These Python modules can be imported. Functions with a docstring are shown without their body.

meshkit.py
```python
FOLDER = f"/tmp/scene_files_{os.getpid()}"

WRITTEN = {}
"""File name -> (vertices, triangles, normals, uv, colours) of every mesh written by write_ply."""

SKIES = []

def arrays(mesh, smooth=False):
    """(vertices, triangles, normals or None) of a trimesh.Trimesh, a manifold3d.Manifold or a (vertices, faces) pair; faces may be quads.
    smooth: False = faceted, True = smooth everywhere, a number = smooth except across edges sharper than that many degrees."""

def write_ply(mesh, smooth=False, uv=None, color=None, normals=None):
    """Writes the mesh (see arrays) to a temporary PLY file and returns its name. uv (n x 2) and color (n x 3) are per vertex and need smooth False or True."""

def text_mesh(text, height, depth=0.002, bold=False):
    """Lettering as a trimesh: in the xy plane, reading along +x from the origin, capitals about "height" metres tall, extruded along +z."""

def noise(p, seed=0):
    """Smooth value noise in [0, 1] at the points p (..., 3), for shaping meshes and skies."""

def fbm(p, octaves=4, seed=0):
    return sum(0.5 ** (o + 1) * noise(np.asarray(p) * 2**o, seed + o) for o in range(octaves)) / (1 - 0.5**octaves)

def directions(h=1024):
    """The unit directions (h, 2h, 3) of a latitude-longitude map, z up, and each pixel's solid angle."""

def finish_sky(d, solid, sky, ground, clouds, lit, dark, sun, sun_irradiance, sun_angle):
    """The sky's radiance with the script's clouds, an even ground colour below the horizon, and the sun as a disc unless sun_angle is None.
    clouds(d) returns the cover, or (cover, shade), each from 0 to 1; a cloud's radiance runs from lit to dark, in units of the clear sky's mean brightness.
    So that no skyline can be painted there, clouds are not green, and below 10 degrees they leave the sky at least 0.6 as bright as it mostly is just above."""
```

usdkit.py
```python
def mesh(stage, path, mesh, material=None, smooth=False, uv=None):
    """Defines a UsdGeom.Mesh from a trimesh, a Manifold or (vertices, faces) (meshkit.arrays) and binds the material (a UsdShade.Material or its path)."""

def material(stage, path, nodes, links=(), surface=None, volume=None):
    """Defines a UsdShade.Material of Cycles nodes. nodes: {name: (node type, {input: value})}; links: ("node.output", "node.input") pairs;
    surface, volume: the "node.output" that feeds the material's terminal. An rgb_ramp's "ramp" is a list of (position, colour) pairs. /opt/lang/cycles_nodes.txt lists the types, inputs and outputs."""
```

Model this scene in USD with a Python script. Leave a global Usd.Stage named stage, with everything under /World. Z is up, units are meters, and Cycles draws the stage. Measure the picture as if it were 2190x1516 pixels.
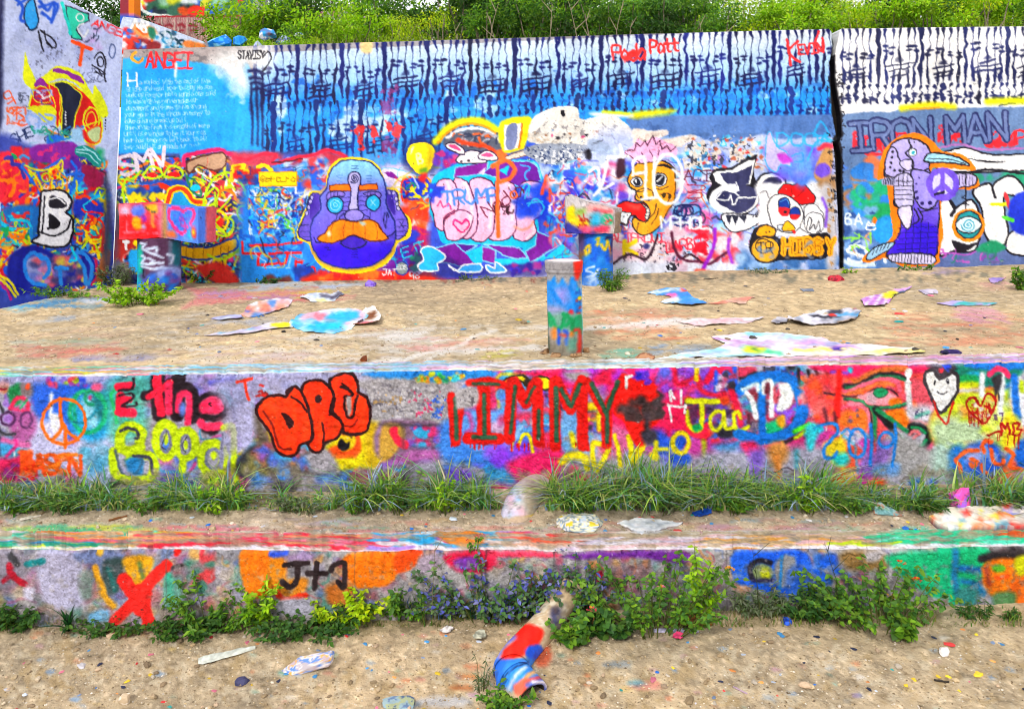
import math, random
import numpy as np
import trimesh
import usdkit, meshkit
from pxr import Gf, Sdf, Usd, UsdGeom, UsdLux, UsdShade, Vt

stage = Usd.Stage.CreateInMemory()
UsdGeom.SetStageUpAxis(stage, "Z")
UsdGeom.SetStageMetersPerUnit(stage, 1.0)
UsdGeom.Xform.Define(stage, "/World")
UsdGeom.Scope.Define(stage, "/World/Looks")

# ---------------------------------------------------------------- camera, sky, sun, exposure
EYE = 2.2            # lens height; the lower ground is about z = 0
FOC, CX, HOR = 1700.0, 1095.0, 400.0     # lens in units of the photograph's 2190 columns; horizon row
cam = UsdGeom.Camera.Define(stage, "/World/camera")
cam.AddTranslateOp().Set(Gf.Vec3d(0, 0, EYE))
cam.AddRotateXOp().Set(90.0)
cam.CreateHorizontalApertureAttr(36.0)
cam.CreateFocalLengthAttr(36.0 * FOC / 2190)
cam.CreateVerticalApertureOffsetAttr(-36.0 * (758 - HOR) / 2190)
cam.CreateExposureAttr(0.98)
SUN_EL, SUN_AZ = math.radians(40), math.radians(200)      # behind the camera, a little left, through cloud
SUN_DIR = np.array([math.sin(SUN_AZ) * math.cos(SUN_EL), math.cos(SUN_AZ) * math.cos(SUN_EL), math.sin(SUN_EL)])
sky_look = usdkit.material(stage, "/World/Looks/sky_look", {
    "sky": ("sky_texture", {"sky_type": "single_scattering", "sun_disc": False, "sun_elevation": SUN_EL, "sun_rotation": SUN_AZ, "aerosol_density": 2.0}),
    "tc": ("texture_coordinate", {}),
    "mp": ("mapping", {"scale": (1.0, 1.0, 2.2)}),
    "cl": ("noise_texture", {"scale": 2.2, "detail": 6, "roughness": 0.55}),
    "rp": ("rgb_ramp", {"ramp": [(0.30, (0.55, 0.55, 0.55)), (0.55, (1, 1, 1))]}),
    "cc": ("value", {"value": 1.0}),
    "white": ("color", {"value": (10.5, 10.6, 10.9)}),
    "mx": ("mix", {"mix_type": "mix"}),
    "bg": ("background_shader", {"strength": 0.068})},
    [("tc.generated", "mp.vector"), ("mp.vector", "cl.vector"), ("cl.fac", "rp.fac"), ("rp.color", "mx.fac"),
     ("sky.color", "mx.color1"), ("white.color", "mx.color2"), ("mx.color", "bg.color")], surface="bg.background")
dome = UsdLux.DomeLight.Define(stage, "/World/sky")
dome.CreateIntensityAttr(1.0)
UsdShade.MaterialBindingAPI.Apply(dome.GetPrim()).Bind(sky_look)
dome.GetPrim().SetCustomDataByKey("kind", "structure")
sun = UsdLux.DistantLight.Define(stage, "/World/sun")
sun.CreateIntensityAttr(0.4); sun.CreateAngleAttr(10.0); sun.CreateColorAttr(Gf.Vec3f(1, 0.95, 0.87))
sun.GetPrim().CreateAttribute("inputs:normalize", Sdf.ValueTypeNames.Bool).Set(True)
sun.AddTransformOp().Set(Gf.Matrix4d(Gf.Rotation(Gf.Vec3d(0, 0, 1), Gf.Vec3d(*map(float, SUN_DIR))), Gf.Vec3d(0, 0, 0)))

# ---------------------------------------------------------------- helpers
USED = {}
def numbered(name, parent="/World"):
    k = (parent, name); n = USED.get(k, 0); USED[k] = n + 1
    return f"{parent}/{name}" if n == 0 else f"{parent}/{name}_{n:03d}"
def tag(prim, label=None, cat=None, group=None, kind=None):
    for k, v in (("label", label), ("category", cat), ("group", group), ("kind", kind)):
        if v: prim.SetCustomDataByKey(k, v)
    return prim
def thing(name, label, cat, loc=(0, 0, 0), rz=0.0, scale=None, group=None, kind=None):
    x = UsdGeom.Xform.Define(stage, numbered(name))
    x.AddTranslateOp().Set(Gf.Vec3d(*map(float, loc)))
    if rz: x.AddRotateZOp().Set(float(math.degrees(rz)))
    if scale is not None: x.AddScaleOp().Set(Gf.Vec3f(*map(float, np.broadcast_to(scale, 3))))
    return tag(x.GetPrim(), label, cat, group, kind)
def obj(name, mesh, look, parent=None, smooth=False, col=None, label=None, cat=None, group=None, kind=None):
    """ONE Mesh prim under parent (or /World). col: colour per vertex (sRGB 0..1), made linear paint albedo."""
    path = numbered(name, str(parent.GetPath()) if parent else "/World")
    if col is not None and not isinstance(mesh, tuple): mesh = (np.asarray(mesh.vertices), np.asarray(mesh.faces))
    m = usdkit.mesh(stage, path, mesh, f"/World/Looks/{look}", smooth=smooth)
    if col is not None:
        UsdGeom.PrimvarsAPI(m).CreatePrimvar("paint", Sdf.ValueTypeNames.Color3fArray, "vertex").Set(Vt.Vec3fArray.FromNumpy(albedo(col).astype(np.float32)))
    return tag(m.GetPrim(), label, cat, group, kind)
def copy_of(src, loc, rz=0.0, scale=None, label=None, group=None):
    was = src.GetCustomData()
    r = thing(src.GetName().rstrip("0123456789").rstrip("_"), label or was["label"], was["category"], loc, rz, scale, group or was.get("group"))
    r.GetReferences().AddInternalReference(src.GetPath()); r.SetInstanceable(True)
    return r
PAINT_MAX = 0.80
def albedo(c):
    c = np.asarray(c, float); m = c.mean(-1, keepdims=True); c = np.clip(m + (c - m) * 1.14, 0, 1)
    return np.where(c < .04045, c / 12.92, ((c + .055) / 1.055) ** 2.4) * PAINT_MAX
def at(px, py, d):           # the point at depth d seen at that column and row of the photograph
    return np.array([(px - CX) / FOC * d, d, EYE - (py - HOR) / FOC * d])
def px_of(P):
    P = np.asarray(P, float); d = np.maximum(P[..., 1], .05)
    return CX + FOC * P[..., 0] / d, HOR + FOC * (EYE - P[..., 2]) / d
def fbm(P, octv=4, seed=0): return meshkit.fbm(np.asarray(P, float), octv, seed)
def lin(x, *pts):
    return np.interp(x, [p[0] for p in pts], [p[1] for p in pts])

# ---------------------------------------------------------------- looks
def mat(name, nodes, links, surface="p.BSDF"):
    return usdkit.material(stage, f"/World/Looks/{name}", nodes, links, surface=surface)
def painted(name, bump=0.3, scale=60.0, rough=0.6, wear=0.12, dist=0.01, streak=0.0, rscale=None):
    """Paint in vertex colours over a rough mineral surface: fine relief, gloss changes and wear from noise in object space."""
    mat(name, {
        "a": ("attribute", {"attribute": "paint"}), "tc": ("texture_coordinate", {}),
        "n1": ("noise_texture", {"scale": scale, "detail": 5, "roughness": .65}),
        "n2": ("noise_texture", {"scale": scale * .18, "detail": 6, "roughness": .7}),
        "n3": ("noise_texture", {"scale": 2.3, "detail": 5, "roughness": .6}),
        "r2": ("rgb_ramp", {"ramp": [(.30, (1 - wear * 2.2,) * 3), (.48, (1, 1, 1)), (.62, (1, 1, 1)), (.75, (1 - wear, 1 - wear, 1 - wear))]}),
        "r3": ("rgb_ramp", {"ramp": [(.3, (.93, .92, .90)), (.6, (1, 1, 1))]}),
        "m1": ("mix", {"mix_type": "multiply", "fac": 1.0}), "m2": ("mix", {"mix_type": "multiply", "fac": 1.0}),
        "rr": ("map_range", {"from_min": .3, "from_max": .7, "to_min": rough - .15, "to_max": rough + .15}),
        "b1": ("bump", {"strength": bump, "distance": dist}), "b2": ("bump", {"strength": bump * .8, "distance": dist * 2}),
        "p": ("principled_bsdf", {"specular_ior_level": .18})},
        [("tc.object", "n1.vector"), ("tc.object", "n2.vector"), ("tc.object", "n3.vector"), ("n2.fac", "r2.fac"), ("n3.fac", "r3.fac"),
         ("a.color", "m1.color1"), ("r2.color", "m1.color2"), ("m1.color", "m2.color1"), ("r3.color", "m2.color2"), ("m2.color", "p.base_color"),
         ("n2.fac", "rr.value"), ("rr.result", "p.roughness"), ("n1.fac", "b1.height"), ("n2.fac", "b2.height"), ("b1.normal", "b2.normal"), ("b2.normal", "p.normal")])
painted("wall_paint", .25, 70, .55, .10, .006)
painted("rough_paint", .75, 85, .6, .16, .012)
painted("ledge_paint", .5, 60, .6, .12, .01)
painted("object_paint", .35, 90, .55, .12, .005)
painted("dirt", .8, 120, .95, .22, .012)
def leafy(name, sat=1.0):
    mat(name, {
        "a": ("attribute", {"attribute": "paint"}),
        "g": ("geometry", {}), "hs": ("hsv", {"saturation": sat}),
        "v": ("map_range", {"to_min": .85, "to_max": 1.75}), "h": ("map_range", {"to_min": .475, "to_max": .52}),
        "p": ("principled_bsdf", {"roughness": .5, "specular_ior_level": .3}),
        "t": ("translucent_bsdf", {}), "m": ("mix_closure", {"fac": .42})},
        [("g.random_per_island", "v.value"), ("g.random_per_island", "h.value"), ("a.color", "hs.color"), ("v.result", "hs.value"), ("h.result", "hs.hue"),
         ("hs.color", "p.base_color"), ("hs.color", "t.color"), ("p.BSDF", "m.closure1"), ("t.BSDF", "m.closure2")], surface="m.closure")
leafy("leaf"); leafy("grass_blade")
mat("bark", {"tc": ("texture_coordinate", {}), "n": ("noise_texture", {"scale": 30, "detail": 5}), "r": ("rgb_ramp", {"ramp": [(.3, (.10, .075, .05)), (.7, (.25, .21, .16))]}),
             "b": ("bump", {"strength": .6, "distance": .01}), "p": ("principled_bsdf", {"roughness": .9})},
    [("tc.object", "n.vector"), ("n.fac", "r.fac"), ("r.color", "p.base_color"), ("n.fac", "b.height"), ("b.normal", "p.normal")])

# ---------------------------------------------------------------- brush engine: paint on a surface's own grid of points
def rgb(h):
    return np.array([int(h[i:i + 2], 16) for i in (0, 2, 4)], float) / 255
h = rgb
K, W, R, O, Y, YG, G = map(rgb, ("14121e", "eef2fa", "e61519", "ff7a0a", "ffdf05", "b9dc05", "0a9a58"))
C, SB, B, N, V, PU, PK, LP = map(rgb, ("14c3e6", "35a3fa", "1c5ce0", "16194f", "6a55e6", "86209e", "ff2f86", "f9bfe2"))
M, GR, BR, LV, T, TAN, LC = map(rgb, ("84122e", "9a98a2", "70543c", "b9bff5", "149a96", "cdb48e", "86d6fb"))
def pts(s):
    a = np.array(s.split() if isinstance(s, str) else s, float).reshape(-1, 2)
    return a
def spline(p, closed, step=5.0):
    n = len(p)
    if n < 3: return p
    out = []
    idx = range(n) if closed else range(n - 1)
    for i in idx:
        p1, p2 = p[i], p[(i + 1) % n]
        p0 = p[i - 1] if (closed or i > 0) else 2 * p1 - p2
        p3 = p[(i + 2) % n] if (closed or i + 2 < n) else 2 * p2 - p1
        k = int(max(2, min(14, np.hypot(*(p2 - p1)) / step)))
        t = np.arange(k)[:, None] / k
        out.append(.5 * (2 * p1 + (p2 - p0) * t + (2 * p0 - 5 * p1 + 4 * p2 - p3) * t ** 2 + (3 * p1 - p0 - 3 * p2 + p3) * t ** 3))
    if not closed: out.append(p[-1:])
    return np.vstack(out)
FONT = dict(l.split(":") for l in """A:06 20 46|14 34
B:06 00 20 31 22 03 23 34 35 26 06
C:41 30 10 01 05 16 36 45
D:00 20 42 44 26 06 00
E:40 00 06 46|03 33
F:40 00 06|03 33
G:41 30 10 01 05 16 36 45 43 23
H:00 06|40 46|03 43
I:00 40|20 26|06 46
J:00 40|30 35 26 16 05
K:00 06|40 03 46
L:00 06 46
M:06 00 23 40 46
N:06 00 46 40
O:20 01 05 26 45 41 20
P:06 00 30 41 42 33 03
Q:20 01 05 26 45 41 20|34 46
R:06 00 30 41 42 33 03|23 46
S:41 30 10 01 02 44 45 36 16 05
T:00 40|20 26
U:00 04 15 26 35 44 40
V:00 26 40
W:00 16 22 36 40
X:00 46|40 06
Y:00 23 40|23 26
Z:00 40 06 46
a:43 22 13 05 16 26 44|43 45 46
b:00 06 36 45 34 03
c:43 22 13 05 16 36 45
d:40 46 16 05 13 43
e:04 44 33 23 12 04 06 36 45
f:40 20 11 16|03 33
g:43 13 04 15 44|43 47 28 07
h:00 06|04 13 33 44 46
i:22 26|20 21
k:00 06|42 04 46
l:20 26
m:06 02|03 12 23 26|23 33 43 46
n:06 02|04 12 32 44 46
o:22 04 26 44 22
p:02 08|02 32 44 26 05
r:06 02|04 13 33
s:42 13 24 45 06
t:20 25 36 46|02 42
u:02 05 16 36 45 42 46
v:02 26 42
w:02 16 23 36 42
y:02 25 42|25 08
0:20 01 05 26 45 41 20
1:11 20 26
2:01 20 31 42 06 46
3:00 40 22 43 45 26 05
5:40 00 02 32 44 26 05
8:20 01 23 45 26 05 23 41 20
9:43 14 02 10 30 42 46
@:34 23 14 25 34 42 20 02 05 26 46
_:06 46
+:23 27|05 45
""".strip().splitlines())
class Canvas:
    def __init__(s, X, Y, base, warp=1.1, seed=3):
        s.h, s.w = X.shape
        q = np.stack([X / 9, Y / 9, 0 * X], -1)
        s.X = X + (meshkit.noise(q, seed) - .5) * warp * 2; s.Y = Y + (meshkit.noise(q, seed + 7) - .5) * warp * 2; q = q * 3.1; s.X += (meshkit.noise(q, seed + 1) - .5) * warp * 1.3; s.Y += (meshkit.noise(q, seed + 2) - .5) * warp * 1.3
        s.C = np.empty(X.shape + (3,)); s.C[:] = base
        s.R = np.zeros(X.shape, int); s.names = [None]
        s.cx0, s.cx1 = s.X.min(0), s.X.max(0); s.ry0, s.ry1 = s.Y.min(1), s.Y.max(1)
        s.aa = 1.6; s.rng = np.random.default_rng(seed); s.z = (0., 0., 1.)
    def Z(s, ox, oy, k): s.z = (ox, oy, k); return s
    def _p(s, p): return pts(p) / s.z[2] + (s.z[0], s.z[1])
    def sl(s, x0, y0, x1, y1):
        c = np.nonzero((s.cx1 >= x0) & (s.cx0 <= x1))[0]; r = np.nonzero((s.ry1 >= y0) & (s.ry0 <= y1))[0]
        return None if not len(c) or not len(r) else (slice(r[0], r[-1] + 1), slice(c[0], c[-1] + 1))
    def mix(s, q, a, col):
        s.C[q] += (np.asarray(col) - s.C[q]) * a[..., None]
    def dist(s, p, reach, D=None, closed=False, wid=None):
        lo, hi = p.min(0) - reach - 3, p.max(0) + reach + 3
        q = s.sl(lo[0], lo[1], hi[0], hi[1])
        if q is None: return None, None
        D = np.full(s.X[q].shape, 1e3)
        e = p if not closed else np.vstack([p, p[:1]])
        r0, c0 = q[0].start, q[1].start
        for i in range(len(e) - 1):
            a, b = e[i], e[i + 1]
            z = s.sl(min(a[0], b[0]) - reach - 2, min(a[1], b[1]) - reach - 2, max(a[0], b[0]) + reach + 2, max(a[1], b[1]) + reach + 2)
            if z is None: continue
            x, y = s.X[z], s.Y[z]; d = b - a; n = d @ d + 1e-9
            t = np.clip(((x - a[0]) * d[0] + (y - a[1]) * d[1]) / n, 0, 1)
            dd = np.hypot(x - a[0] - t * d[0], y - a[1] - t * d[1])
            if wid is not None: dd = dd - (wid[i] + (wid[i + 1] - wid[i]) * t) / 2
            k = (slice(z[0].start - r0, z[0].stop - r0), slice(z[1].start - c0, z[1].stop - c0))
            D[k] = np.minimum(D[k], dd)
        return q, D
    def S(s, p, w, col, soft=.0, a=1.0, closed=False, sharp=False, raw=False, taper=None):
        """a stroke; w and coordinates in the current frame"""
        p = pts(p) if raw else s._p(p); w = w / (1 if raw else s.z[2])
        if not sharp: p = spline(p, closed)
        wid = None
        if taper is not None: wid = np.interp(np.linspace(0, 1, len(p)), np.linspace(0, 1, len(taper)), taper) * w
        q, D = s.dist(p, w * (.5 if wid is None else .5 * max(taper)) + soft + 2, closed=closed, wid=wid)
        if q is None: return s
        sd = D if wid is not None else D - w / 2
        f = s.aa + soft
        s.mix(q, np.clip(.5 - sd / f, 0, 1) * a, col); return s
    def inside(s, p, q):
        x, y = s.X[q], s.Y[q]; m = np.zeros(x.shape, bool)
        for (x0, y0), (x1, y1) in zip(p, np.roll(p, -1, 0)):
            if y0 == y1: continue
            m ^= ((y0 > y) != (y1 > y)) & (x < (x1 - x0) * (y - y0) / (y1 - y0) + x0)
        return m
    def P(s, p, col, line=None, lw=8, a=1.0, soft=0., sharp=False, raw=False, grad=None):
        """a filled shape, smooth unless sharp; line: outline colour; grad: a second colour at its foot"""
        p = pts(p) if raw else s._p(p); kz = 1 if raw else s.z[2]
        if not sharp: p = spline(p, True)
        f = s.aa + soft
        q, D = s.dist(p, f + 1, closed=True)
        if q is None: return s
        sd = np.where(s.inside(p, q), -np.minimum(D, 50), np.minimum(D, 50))
        al = np.clip(.5 - sd / f, 0, 1) * a
        if grad is not None:
            t = np.clip((s.Y[q] - p[:, 1].min()) / np.ptp(p[:, 1]), 0, 1)[..., None]
            col = np.asarray(col) * (1 - t) + np.asarray(grad) * t
        s.mix(q, al, col)
        if line is not None: s.S(p, lw / kz, line, closed=True, sharp=True, raw=True)
        return s
    def E(s, cx, cy, rx, ry, col, **kw):
        t = np.linspace(0, 2 * np.pi, 14, endpoint=False)
        return s.P(np.stack([cx + rx * np.cos(t), cy + ry * np.sin(t)], 1).ravel(), col, **kw)
    def ring(s, cx, cy, rx, ry, w, col, a0=0, a1=360, **kw):
        t = np.radians(np.linspace(a0, a1, 16))
        return s.S(np.stack([cx + rx * np.cos(t), cy + ry * np.sin(t)], 1).ravel(), w, col, **kw)
    def text(s, txt, x, y, hgt, w, col, rot=0., wide=.62, gap=.28, jit=.25, **kw):
        """hand lettering, top left at x, y; hgt: height of capitals"""
        u = hgt / 6.; r = math.radians(rot); X = 0.
        for ch in txt:
            if ch in FONT:
                for part in FONT[ch].split("|"):
                    g = np.array([[int(c[0]), int(c[1])] for c in part.split()], float)
                    g += s.rng.uniform(-jit, jit, g.shape)
                    g = np.stack([X + g[:, 0] * u * wide * 1.6, g[:, 1] * u], 1)
                    g = np.stack([x + g[:, 0] * math.cos(r) - g[:, 1] * math.sin(r), y + g[:, 0] * math.sin(r) + g[:, 1] * math.cos(r)], 1)
                    s.S(g.ravel(), w, col, sharp=ch.isupper() and ch not in "BCDGJOPQRSU", **kw)
            X += (4 * u * wide * 1.6 if ch not in "il1 " else 2 * u) + gap * hgt * .6
        return s
    def drips(s, x0, x1, y, n, ln, w, col):
        for _ in range(n):
            x = s.rng.uniform(x0, x1); l = s.rng.uniform(.3, 1) * ln
            s.S([x, y, x + s.rng.uniform(-2, 2), y + l], w * s.rng.uniform(.6, 1), col, taper=(1, .7, 1.1))
        return s
    def spray(s, x0, y0, x1, y1, col, scale=14., thr=.55, a=.9, seed=1, soft=.06, stretch=1.):
        """uneven patches of overspray inside a box"""
        (x0, y0), (x1, y1) = s._p([x0, y0, x1, y1])
        q = s.sl(x0, y0, x1, y1)
        if q is None: return s
        x, y = s.X[q], s.Y[q]
        n = meshkit.fbm(np.stack([x / scale / stretch, y / scale, 0 * x], -1), 4, seed)
        ed = np.minimum(np.minimum(x - x0, x1 - x), np.minimum(y - y0, y1 - y)) / (.3 * min(x1 - x0, y1 - y0))
        s.mix(q, np.clip((n - thr + .25 * np.clip(ed - 1, -1, 0)) / soft, 0, 1) * a * (ed > 0), col); return s
    def chaos(s, x0, y0, x1, y1, cols, n, size, w, soft=.6, a=.95, seed=0):
        """layers of old tags: loops and hooks of paint"""
        r = np.random.default_rng(seed); k = s.z[2]
        for i in range(n):
            cx, cy = r.uniform(x0, x1), r.uniform(y0, y1); m = r.integers(3, 7); t = r.uniform(0, 6.3); p = []
            L_ = size * r.uniform(.5, 1.4)
            for _ in range(m):
                p += [np.clip(cx, x0, x1), np.clip(cy, y0, y1)]; t += r.uniform(-1.6, 1.6); cx += math.cos(t) * L_ * .5; cy += math.sin(t) * L_ * .5
            s.S(p, w * r.uniform(.5, 1.6), cols[r.integers(len(cols))], soft=soft * r.uniform(.3, 2.5), a=a)
        return s
    def blots(s, x0, y0, x1, y1, cols, n, size, soft=3., a=.9, seed=0):
        r = np.random.default_rng(seed)
        for i in range(n):
            cx, cy = r.uniform(x0, x1), r.uniform(y0, y1); t = np.linspace(0, 6.28, 9)[:-1]; rr = size * r.uniform(.4, 1.2) * r.uniform(.6, 1.3, 8)
            s.P(np.stack([cx + rr * np.cos(t) * r.uniform(.8, 1.5), cy + rr * np.sin(t)], 1).ravel(), cols[r.integers(len(cols))], soft=soft * r.uniform(.3, 2), a=a)
        return s
    def region(s, name, label, p, smooth=True):
        p = s._p(p)
        if smooth: p = spline(p, True)
        q = s.sl(*p.min(0), *p.max(0))
        if q is not None:
            s.names.append((name, label)); m = s.inside(p, q); s.R[q][m] = len(s.names) - 1
        return s
    def age(s, amt=.10, chip=.35, seed=5, dark=.5):
        """speckle, thin scratches and chips of the bare wall, so that no coat is quite even"""
        q = np.stack([s.X / 3.2, s.Y / 3.2, 0 * s.X], -1)
        f = meshkit.fbm(q, 3, seed) - .5
        s.C *= (1 + f * amt * 2.4)[..., None]
        run = meshkit.fbm(np.stack([s.X / 11 + s.Y / 140, s.Y / 70, 0 * s.X], -1), 4, seed + 4) - .5; s.C += (run * .12)[..., None]
        big = meshkit.fbm(q / 26, 4, seed + 3)
        s.C += ((big - .5) * .16)[..., None]
        c = meshkit.fbm(q * .55, 4, seed + 9); z = np.clip((c - (.87 - chip * .09)) / .03, 0, 1)[..., None] * .6
        pick = meshkit.noise(q * .2, seed + 2)[..., None]
        s.C += (np.where(pick > .5, .16 + 0 * s.C, np.array([.75, .74, .74])) - s.C) * z
        s.C = np.clip(s.C, .02, 1)
        return s
# ---------------------------------------------------------------- what is painted on the tall back wall (traced in the photograph's columns and rows)
def wall_top(x): return lin(x, (230, 108), (560, 98), (1090, 82), (1400, 73), (1785, 62), (1800, 62), (2190, 57), (2400, 54))
def faces_pattern(c, x0, x1, rows, dark, bg_top, seed, pitch=15.4):
    """columns of dripping navy lines that make up rows of faces"""
    r = np.random.default_rng(seed); was = c.z; c.Z(0, 0, 1)
    n = int((x1 - x0) / pitch)
    for k, (dy, hgt, off) in enumerate(rows):
        for i in range(n + 1):
            fj = np.random.default_rng(seed * 99 + (i + off) // 6); fo = fj.uniform(-9, 9); fs = fj.uniform(.8, 1.25); x = x0 + i * pitch + r.uniform(-2, 2); y = wall_top(x) + dy; j = (i + off) % 6; u = hgt / 115.
            if bg_top is not None and y + 20 > bg_top(x): continue
            yb = y + hgt + r.uniform(-4, 14)
            if bg_top is not None: yb = min(yb, bg_top(x))
            col = dark * r.uniform(.8, 1.25) + np.array([0, .01, .05]) * r.uniform(0, 3)
            yy = np.linspace(y + r.uniform(0, 4), yb, 11); xx = x + r.normal(0, 1.3, 11) + 1.4 * np.sin(np.arange(11) * .8 + i)
            if j == 0:
                wd = np.r_[[10, 10, 9, 7, 9, 8, 8, 9, 7, 4, 2]] * r.uniform(.75, 1.1)
                if r.random() < .4: wd = wd * np.r_[1, .8, .4, .8, .5, .9, .6, 1, .7, .5, .3]
            else:
                wd = np.r_[[6, 3, 1, .7, .9, 1.8, .9, 2, 4, 6, 2.5]] * r.uniform(.7, 1.2, 11)
                if j in (1, 5): wd[4:9] += r.uniform(0, 4, 5)
                if j == 3: wd[4:7] += 3
            pp = np.stack([xx, yy], 1)
            c.S(pp.ravel(), 1.3, col, taper=list(wd), soft=.5)
            if j in (1, 2, 4, 5) and yb > y + 60 * u:
                e = y + (45 + fo + (4 if j > 3 else 0)) * u + r.uniform(-5, 5)
                for q in range(2):
                    c.E(x + r.uniform(-4, 4), e + q * 9 * u + r.uniform(-2, 2), r.uniform(5, 8.5), r.uniform(2.2, 3.8), col, soft=1.5)
            if j == 3 and yb > y + 80 * u:
                c.P([x - 9 * fs, y + (77 + fo) * u, x + r.uniform(-3, 3), y + (66 + fo) * u, x + 9 * fs, y + (76 + fo) * u], col, soft=2.5, a=r.uniform(.5, 1))
                for q in range(3 if yb > y + 108 * u else 1):
                    ym = y + (82 + fo + 10 * fs * q) * u + r.uniform(-2, 2); wv = r.uniform(15, 28) * fs
                    c.S([x - wv, ym + 4, x - wv / 3, ym + r.uniform(-2, 1), x + wv / 3, ym - 1, x + wv, ym - 5], r.uniform(2.8, 5.2), col, soft=1)
            if hgt > 100 and j != 3 and yb > y + 100: c.S([x + r.uniform(-3, 3), y + r.uniform(88, 98), x + r.uniform(-2, 2), y + r.uniform(112, 124)], r.uniform(6, 11), col, soft=2.5, a=r.uniform(.4, .95), taper=(.5, 1, .4))
            if j in (0, 1, 5) and r.random() < .8:                     # drips that swell into drops
                c.S([x, yb - 26 * u, x + r.uniform(-2, 2), yb - 6], 9, col, taper=(.3, 1.1, .9, .2), soft=1)
    c.z = was
def spiral(cx, cy, r, turns=2.2, n=22, a0=0):
    t = np.linspace(0, 1, n); a = a0 + t * turns * 2 * np.pi
    return np.stack([cx + r * t * np.cos(a), cy + r * t * np.sin(a)], 1).ravel()

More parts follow.
